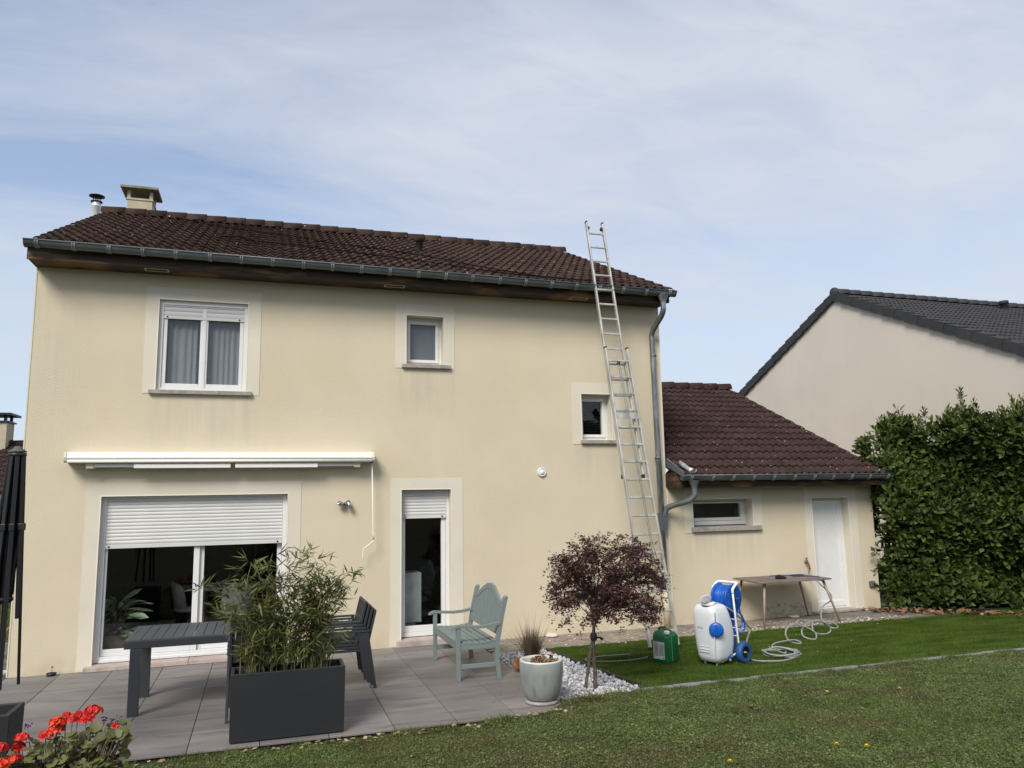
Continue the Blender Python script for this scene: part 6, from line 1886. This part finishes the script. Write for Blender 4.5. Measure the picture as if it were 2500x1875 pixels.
mb.f.append(tuple(reversed(range(nseg)))); mb.sm.append(False)
mb.f.append(tuple(range((len(secs) - 1) * nseg, len(secs) * nseg))); mb.sm.append(True)
mb.build('can_body', GREENP, jc)
MB().tube(spline([(-0.095, 0.0, 0.37), (-0.085, 0.0, 0.405), (-0.03, 0.0, 0.418), (0.01, 0.0, 0.405), (0.035, 0.0, 0.35)], 5), 0.016, 10).build('handle', GREENP, jc)
MB().lathe([(0.030, -0.05), (0.030, 0.0)], (0.072, -0.07, 0.36), n=16).build('spout', GREENP, jc)
cp_ = MB().lathe([(0.034, 0.0), (0.035, 0.003), (0.035, 0.030), (0.031, 0.035), (0.0, 0.036)], (0.072, -0.07, 0.358), n=24).build('cap', WHITEP, jc)
MB().box((0.1195, -0.045, 0.03), (0.1225, -0.037, 0.325)).build('level_strip', GREENL, jc)
lb = MB().box((-0.088, -0.1440, 0.055), (0.075, -0.1425, 0.262)).build('label', PAPER, jc)
mb = MB()
for col_, (xa, xb) in enumerate(((-0.078, -0.012), (0.0, 0.066))):
    zz = 0.236 if col_ == 0 else 0.226
    while zz > 0.085:
        if rnd.random() < 0.86:
            xx = xa
            while xx < xb - 0.006:
                l_ = rnd.uniform(0.006, 0.018)
                mb.box((xx, -0.1448, zz), (min(xx + l_, xb), -0.1441, zz + 0.0032))
                xx += l_ + 0.0025
        zz -= 0.0068
mb.box((0.052, -0.1448, 0.240), (0.062, -0.1441, 0.250)); mb.box((0.045, -0.1448, 0.064), (0.068, -0.1441, 0.074)); mb.box((-0.015, -0.1448, 0.066), (0.0, -0.1441, 0.072))
mb.build('label_print', INK, lb)
MB().box((-0.078, -0.1449, 0.247), (-0.035, -0.1442, 0.254)).build('label_heading', REDINK, lb)

# garden table by the garage wall
gt = thing('side_table', 'taupe garden table on splayed legs against the garage wall', 'table', (11.13, -0.51, 0))
rc = 0.09
pl_ = []
for (cx, cy, a0) in ((0.70 - rc, 0.405 - rc, 0), (-0.70 + rc, 0.405 - rc, 90), (-0.70 + rc, -0.405 + rc, 180), (0.70 - rc, -0.405 + rc, 270)):
    for k in range(7):
        a = R(a0 + 15 * k)
        pl_.append((cx + rc * math.cos(a), cy + rc * math.sin(a), 0.690))
MB().prism(pl_, (0, 0, 0.017)).build('table_top', TAUPE, gt, bevel=0.005, fix=True)
for (sx, sy) in ((-1, -1), (1, -1), (1, 1), (-1, 1)):
    MB().tube([(sx * 0.56, sy * 0.30, 0.69), (sx * (0.66 if sx < 0 else 0.79), sy * (0.37 if sy < 0 else 0.40), 0.0)], [0.022, 0.013], 12).build('leg', LEGW, gt)
MB().bar((-0.55, -0.29, 0.675), (-0.55, 0.29, 0.675), 0.03, 0.025).bar((0.55, -0.29, 0.675), (0.55, 0.29, 0.675), 0.03, 0.025).build('under_rail', LEGW, gt)
gl_ = thing('work_glove', 'black work glove lying crumpled on the taupe table', 'glove', (11.02, -0.60, 0.708))
mb = MB()
mb.tube(spline([(-0.07, 0.0, 0.018), (-0.03, 0.01, 0.032), (0.03, 0.0, 0.03), (0.06, 0.0, 0.02)], 4), [0.018, 0.022, 0.028, 0.032, 0.034, 0.036, 0.036, 0.034, 0.03, 0.028, 0.026, 0.024, 0.022], 9)
for k, (yy, l_) in enumerate(((-0.03, 0.055), (-0.01, 0.065), (0.012, 0.06), (0.032, 0.045))):
    mb.tube(spline([(0.05, yy * .8, 0.02), (0.05 + l_ * .6, yy, 0.026), (0.05 + l_, yy * 1.2, 0.010)], 3), 0.011, 7)
mb.tube(spline([(-0.01, -0.025, 0.02), (0.03, -0.055, 0.018), (0.055, -0.06, 0.012)], 3), 0.011, 7)
mb.build('glove_body', GLOVE, gl_)
mb = MB()
for off in (0.0, 0.03):
    mb.tube(spline([(11.10 + off, -0.22, 0.716), (11.25, -0.20 - off, 0.716), (11.42, -0.30, 0.72), (11.5, -0.42 + off, 0.716), (11.66, -0.50 - off, 0.716), (11.76, -0.62, 0.714), (11.70, -0.70 + off, 0.714)], 6), 0.007, 6)
mb.tube(spline([(11.42, -0.36, 0.73), (11.52, -0.45, 0.74), (11.62, -0.44, 0.725), (11.55, -0.36, 0.72), (11.45, -0.40, 0.715)], 6), 0.009, 6)
tag(mb.build('blue_cord', BLUEL), 'dark blue cord strewn over the right half of the taupe table', 'cord')

# ------------------------------------------------------------------ laurel hedge
hd = thing('hedge', 'tall glossy laurel hedge covering the right end of the garage', 'hedge', (0, 0, 0))
HA = np.array((13.72, 0.0)); U = nrm(np.array((0.757, -0.653))); Nn = np.array((U[1], -U[0]))   # outward, towards viewer
def h_top(s):
    return 3.0 + 0.42 * np.clip(s / 1.6, 0, 1) + 0.14 * np.sin(2.3 * s + .7) + 0.12 * np.sin(5.1 * s)
def bulge(s, z):
    return 0.20 * np.sin(1.9 * s + 1.1 * z) + 0.17 * np.sin(3.7 * z + 0.8 * s + 1) + 0.22 * np.sin(np.pi * np.clip(z / 3.4, 0, 1)) - 0.12 * np.clip(1 - z / 0.5, 0, 1) - 0.10
lvL = [(0, 0, 0), (-.34, .30, .09), (0, .33, 0), (.34, .30, .09), (-.50, .70, .10), (0, .70, -0.01), (.50, .70, .10), (0, 1, -.06)]
lfL = [(0, 2, 1), (0, 3, 2), (1, 2, 5), (1, 5, 4), (2, 3, 6), (2, 6, 5), (4, 5, 7), (5, 6, 7)]
Pl, Dl, Nl, Sl, Yl = [], [], [], [], []
def shoot(base, d, n_, L0, L1, young):
    d = d / np.linalg.norm(d)
    a = np.cross(d, (0.1, 0.2, 1.0)); a /= np.linalg.norm(a); b = np.cross(d, a)
    ln_ = rng.uniform(0.10, 0.24) if not young else rng.uniform(0.18, 0.36)
    for j in range(n_):
        f_ = (j + .3) / n_
        th_ = j * 2.4 + rng.uniform(0, .6)
        side = a * math.cos(th_) + b * math.sin(th_)
        op = 0.95 * (1 - f_) + 0.22
        dd = side * op + d * (0.55 + 0.6 * f_)
        Pl.append(base + d * ln_ * f_); Dl.append(dd); Nl.append(d + 0.25 * rng.normal(0, 1, 3) - 0.2 * side)
        L_ = rng.uniform(L0, L1) * (1.0 if f_ < .8 else .75)
        Sl.append((L_ * .36, L_, L_ * .50)); Yl.append(young)
out3 = np.array((Nn[0], Nn[1], 0.0))
for k in range(2700):
    s_ = rng.uniform(0.12, 5.6)
    if rng.uniform() < 0.5: s_ = rng.uniform(0.12, 3.2)
    ht = h_top(s_)
    z = rng.uniform(0.02, 1.0) * ht
    dpt = bulge(s_, z) - abs(rng.normal(0, 0.15)) - 0.25 * max(0, (z - ht + .35) / .35)
    base = np.array((*(HA + U * s_ + Nn * dpt), z))
    d = out3 * rng.uniform(.5, 1.0) + np.array((0, 0, rng.uniform(0.25, 1.0))) + 0.28 * rng.normal(0, 1, 3)
    shoot(base, d, rng.integers(6, 10), 0.12, 0.225, False)
for k in range(420):               # the left end of the hedge, over the garage corner
    z = rng.uniform(0.15, 3.05)
    dpt = -rng.uniform(0, 1.0)
    s_ = 0.02 + 0.10 * math.sin(3.3 * z + 0.8) + 0.22 * math.sin(math.pi * min(1, z / 3)) * -1 + (0.10 if z < 1.9 and z > 1.2 else 0) + abs(rng.normal(0, .08))
    if HA[1] + Nn[1] * dpt > 0.0 - 0.1 and z < 2.6:
        dpt = min(dpt, 0.1); 
    base = np.array((*(HA + U * s_ + Nn * (dpt + 0.12)), z))
    if base[1] > -0.12 and base[0] < 13.66 and z < 2.6:
        continue
    shoot(base, np.array((-U[0], -U[1], 0)) * .8 + out3 * .3 + np.array((0, 0, rng.uniform(0, .9))) + 0.4 * rng.normal(0, 1, 3), rng.integers(6, 9), 0.10, 0.16, False)
for k in range(170):               # foliage that closes the gap between hedge and garage wall
    z = rng.uniform(0.04, 2.75)
    base = np.array((13.68 + rng.uniform(0, 0.30), -0.06 - rng.uniform(0, 0.28), z))
    shoot(base, np.array((-.35, -.6, rng.uniform(.2, 1.0))) + 0.3 * rng.normal(0, 1, 3), rng.integers(6, 9), 0.10, 0.19, False)
for k in range(420):               # upright shoots along the top
    s_ = rng.uniform(0.12, 5.6)
    dpt = rng.uniform(-1.2, 0.05)
    z = h_top(s_) - rng.uniform(0.0, 0.30) + 0.05
    if s_ < 0.5: z -= 0.25 * (0.5 - s_) 
    base = np.array((*(HA + U * s_ + Nn * dpt), z))
    shoot(base, np.array((0, 0, 1.0)) + 0.28 * rng.normal(0, 1, 3), rng.integers(7, 11), 0.085, 0.14, rng.uniform() < .55)
for (s_, z, dz) in ((1.50, 3.62, .0), (1.52, 3.80, .0), (1.72, 3.60, 0), (0.9, 3.45, 0), (2.9, 3.65, 0), (3.3, 3.62, 0)):
    base = np.array((*(HA + U * s_ + Nn * -0.25), z - .1))
    shoot(base, np.array((0.05, 0, 1.0)), 10, 0.10, 0.15, True)
shoot(np.array((13.48, -0.14, 0.98)), np.array((-.8, -.4, .3)), 6, .10, .15, False)
shoot(np.array((13.50, -0.14, 1.05)), np.array((-.5, -.4, .8)), 6, .10, .15, False)
P = np.array(Pl); X_, Y_, Z_ = frames(np.array(Dl), np.array(Nl)); S = np.array(Sl); yg = np.array(Yl) | (rng.uniform(0, 1, len(Yl)) < 0.05)
dist = np.linalg.norm(P - np.array(CAM), axis=1) - ((P - np.array((*HA, 0)))[:, :2] @ Nn) * 2
i_old = np.where(~yg)[0]; i_y = np.where(yg)[0]
o_ = i_old[np.argsort(dist[i_old])]
leaf_objs('leaf', lvL, lfL, P[o_[:300]], X_[o_[:300]], Y_[o_[:300]], Z_[o_[:300]], S[o_[:300]], LAUR, hd)
r_ = o_[300:]
scatter('foliage', lvL, lfL, P[r_], X_[r_], Y_[r_], Z_[r_], S[r_], LAUR, hd)['kind'] = 'stuff'
scatter('young_foliage', lvL, lfL, P[i_y], X_[i_y], Y_[i_y], Z_[i_y], S[i_y], LAURY, hd)['kind'] = 'stuff'
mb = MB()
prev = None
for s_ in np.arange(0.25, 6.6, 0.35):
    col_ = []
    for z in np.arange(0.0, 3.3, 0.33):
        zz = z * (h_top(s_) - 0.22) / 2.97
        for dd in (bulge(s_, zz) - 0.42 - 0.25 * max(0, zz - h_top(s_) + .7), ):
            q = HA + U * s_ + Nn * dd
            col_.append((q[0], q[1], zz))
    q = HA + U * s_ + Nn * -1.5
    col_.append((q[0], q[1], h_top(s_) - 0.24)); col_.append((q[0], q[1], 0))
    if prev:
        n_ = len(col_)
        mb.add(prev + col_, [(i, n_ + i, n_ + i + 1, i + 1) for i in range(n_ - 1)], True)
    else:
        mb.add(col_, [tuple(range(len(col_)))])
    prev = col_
mb.build('dark_core', HCORE, hd)  # near-black hull; the shade inside the hedge is put into its colour

# dandelions in the lawn
DL = [(8.408, -4.715), (7.139, -6.32), (6.164, -6.379), (9.137, -4.903), (7.30, -6.45)]
pt_d = pt
for i, (x_, y_) in enumerate(DL):
    z_ = float(lawn_h(x_, y_))
    lab = ['yellow dandelion near the kerb behind a bare patch', 'yellow dandelion low in the lawn at the picture foot, right one', 'yellow dandelion at the very bottom edge of the lawn', 'small yellow dandelion farthest right in the lawn', 'dull yellow dandelion beside the brighter one at the lawn foot'][i]
    dn = thing('dandelion', lab, 'flower', (x_, y_, z_), group='dandelions in the lawn')
    MB().tube([(0, 0, 0), (0.003, 0, 0.03)], 0.0025, 5).build('stem', WEED, dn)
    n_ = 34
    ang = np.arange(n_) * 2.4
    D = np.stack([np.cos(ang), np.sin(ang), 0.25 + 1.2 * (np.arange(n_) % 3) / 2.], 1)
    X_, Y_, Z_ = frames(D, np.tile((0., 0., 1.), (n_, 1)))
    scatter('bloom', pt, ptf, np.tile((0.003, 0, 0.03), (n_, 1)), X_, Y_, Z_, np.stack([np.full(n_, .007), np.full(n_, .021), np.full(n_, .01)], 1), DAND, dn)

# ------------------------------------------------------------------ inside, behind the glass
ip = thing('indoor_plant', 'leafy houseplant in a woven basket just inside the patio door', 'plant', (1.12, 0.55, 0.065))
MB().lathe([(0.0, 0.0), (0.15, 0.0), (0.19, 0.30), (0.18, 0.30), (0.16, 0.26), (0.0, 0.26)], n=20).build('basket', BOXW, ip)
n_ = 46
a = rng.uniform(0, 6.28, n_); hh = rng.uniform(0.28, 0.75, n_)
P = np.stack([0.10 * np.cos(a) * rng.uniform(.3, 1.5, n_), 0.10 * np.sin(a), hh], 1)
D = np.stack([np.cos(a), np.sin(a), rng.uniform(-.5, .6, n_)], 1); X_, Y_, Z_ = frames(D, np.tile((0., -.4, 1.), (n_, 1)) + rng.normal(0, .3, (n_, 3)))
scatter('leaves', lvL, lfL, P, X_, Y_, Z_, np.stack([rng.uniform(.06, .10, n_), rng.uniform(.22, .36, n_), np.full(n_, .1)], 1), INPL, ip)['kind'] = 'stuff'
mb = MB()
for i in range(0, n_, 2):
    mb.tube([(0, 0, .24), tuple(P[i])], 0.005, 4)
mb.build('stems', DRY, ip)
dt = thing('dining_table', 'pale dining table with thin legs inside behind the patio glass', 'table', (2.75, 1.75, 0.062))
MB().box((-0.65, -0.4, 0.72), (0.75, 0.4, 0.75)).build('table_top', CABW, dt)
for (sx, sy) in ((-0.60, -0.36), (0.70, -0.36), (-0.60, 0.36), (0.70, 0.36)):
    MB().box((sx - 0.03, sy - 0.03, 0), (sx + 0.03, sy + 0.03, 0.72)).build('leg', BOXW, dt)
def dining_chair(label, loc, rz):
    t = thing('dining_chair', label, 'chair', loc, rz, 'dining chairs inside the house')
    MB().lathe([(0.0, 0.40), (0.20, 0.40), (0.24, 0.44), (0.22, 0.48), (0.0, 0.47)], n=20).build('seat', CHAIRW, t)
    mb = MB()
    nn_ = 14
    vs_ = []
    for i in range(nn_ + 1):
        th_ = -1.25 + 2.5 * i / nn_
        for z in (0.46, 0.62, 0.78, 0.86 - 0.10 * (th_ / 1.25) ** 2):
            vs_.append((0.25 * math.sin(th_), -0.23 * math.cos(th_) - (z - 0.46) * 0.15, z))
    mb.add(vs_, [(4 * i + j, 4 * i + 4 + j, 4 * i + 5 + j, 4 * i + 1 + j) for i in range(nn_) for j in range(3)], True)
    mb.build('backrest', CHAIRW, t).modifiers.new('solid', 'SOLIDIFY').thickness = 0.04
    for (sx, sy) in ((-1, -1), (1, -1), (1, 1), (-1, 1)):
        MB().tube([(sx * .13, sy * .13, 0.41), (sx * .21, sy * .21, 0.0)], 0.012, 6).build('leg', BLACKP, t)
dining_chair('pale upholstered chair at the left end of the indoor table', (1.95, 1.70, 0.062), R(-80))
dining_chair('pale upholstered chair before the long side of the indoor table', (2.65, 1.10, 0.062), R(8))
cb = thing('cabinet', 'pale grey cabinet standing inside the glazed door', 'cabinet', (5.17, 0.72, 0.062))
MB().box((-0.28, -0.2, 0.18), (0.16, 0.2, 0.92)).build('cabinet_body', CABW, cb, bevel=0.004)
MB().box((-0.275, -0.207, 0.53), (0.155, -0.2005, 0.91)).build('cabinet_door', CABW, cb); MB().box((-0.275, -0.207, 0.19), (0.155, -0.2005, 0.52)).build('cabinet_door', CABW, cb)
MB().box((-0.27, -0.18, 0.0), (0.07, 0.18, 0.18)).build('cabinet_base', BOXW, cb)

# ------------------------------------------------------------------ strip left of the house
tag(MB().box((-3.2, -0.02, -0.12), (-0.02, 0.38, 0.0)).build('stone_slab', SLATG, None, bevel=0.02), 'dark grey stone slab beside the left house corner, nearest step', 'slab', 'slabs left of the house')
tag(MB().box((-3.4, 0.45, -0.12), (-0.05, 1.1, 0.05)).build('stone_slab', SLATG, None, bevel=0.02), 'weathered slab behind the nearest one at the left house corner', 'slab', 'slabs left of the house')
tag(MB().box((-4.6, 1.2, -0.12), (-0.1, 2.2, 0.10)).build('stone_slab', SLATG, None, bevel=0.03), 'long dark slab at the foot of the left grass bank', 'slab', 'slabs left of the house')
mb = MB()
mb.add([(-14, 2.2, 0.08), (-0.15, 2.2, 0.08), (-0.15, 8.5, 0.75), (-14, 11, 0.9)], [(0, 1, 2, 3)])
bank = struct(mb.build('grass_bank', GRASS), 'green grass bank left of the house')
struct(blades(26000, -3.5, -0.2, 2.2, 8.0, 0.05, 0.12, 0.006, lambda x, y: x < 5, lambda x, y: 0.08 + (y - 2.2) * 0.105, GRASS, 'bank_grass', 0.8), 'long grass on the bank left of the house', 'stuff')
tag(MB().bar((-0.62, 0.30, -0.02), (-0.06, 0.62, 0.62), 0.05, 0.035).build('wooden_prop', OAK, None, bevel=0.004), 'orange brown wooden prop leaning at the left house corner', 'wooden prop')
tag(MB().tube([(-0.9, 0.05, 0.03), (-0.03, 0.12, 0.04)], 0.035, 12).build('pipe_piece', WHITEP), 'white plastic pipe end lying at the left house corner', 'pipe')

# unseen tree belt added behind the viewer to darken the reflections in the panes
n = 9000
x = rng.uniform(-45, 60, n); d_ = rng.uniform(0, 5, n)
ht = 7.0 + 2.2 * np.sin(0.31 * x) + 1.5 * np.sin(0.83 * x + 1)
P = np.stack([x, -44 - d_, ht * rng.uniform(0, 1, n) ** 0.8], 1)
X_, Y_, Z_ = frames(rng.normal(0, 1, (n, 3)), rng.normal(0, 1, (n, 3)))
struct(scatter('unseen_trees', lvL, lfL, P, X_, Y_, Z_, rng.uniform(0.9, 1.9, n)[:, None] * np.array((0.7, 1.0, 0.6)), LAUR), 'unseen belt of trees added behind the viewer to darken the panes', 'stuff')
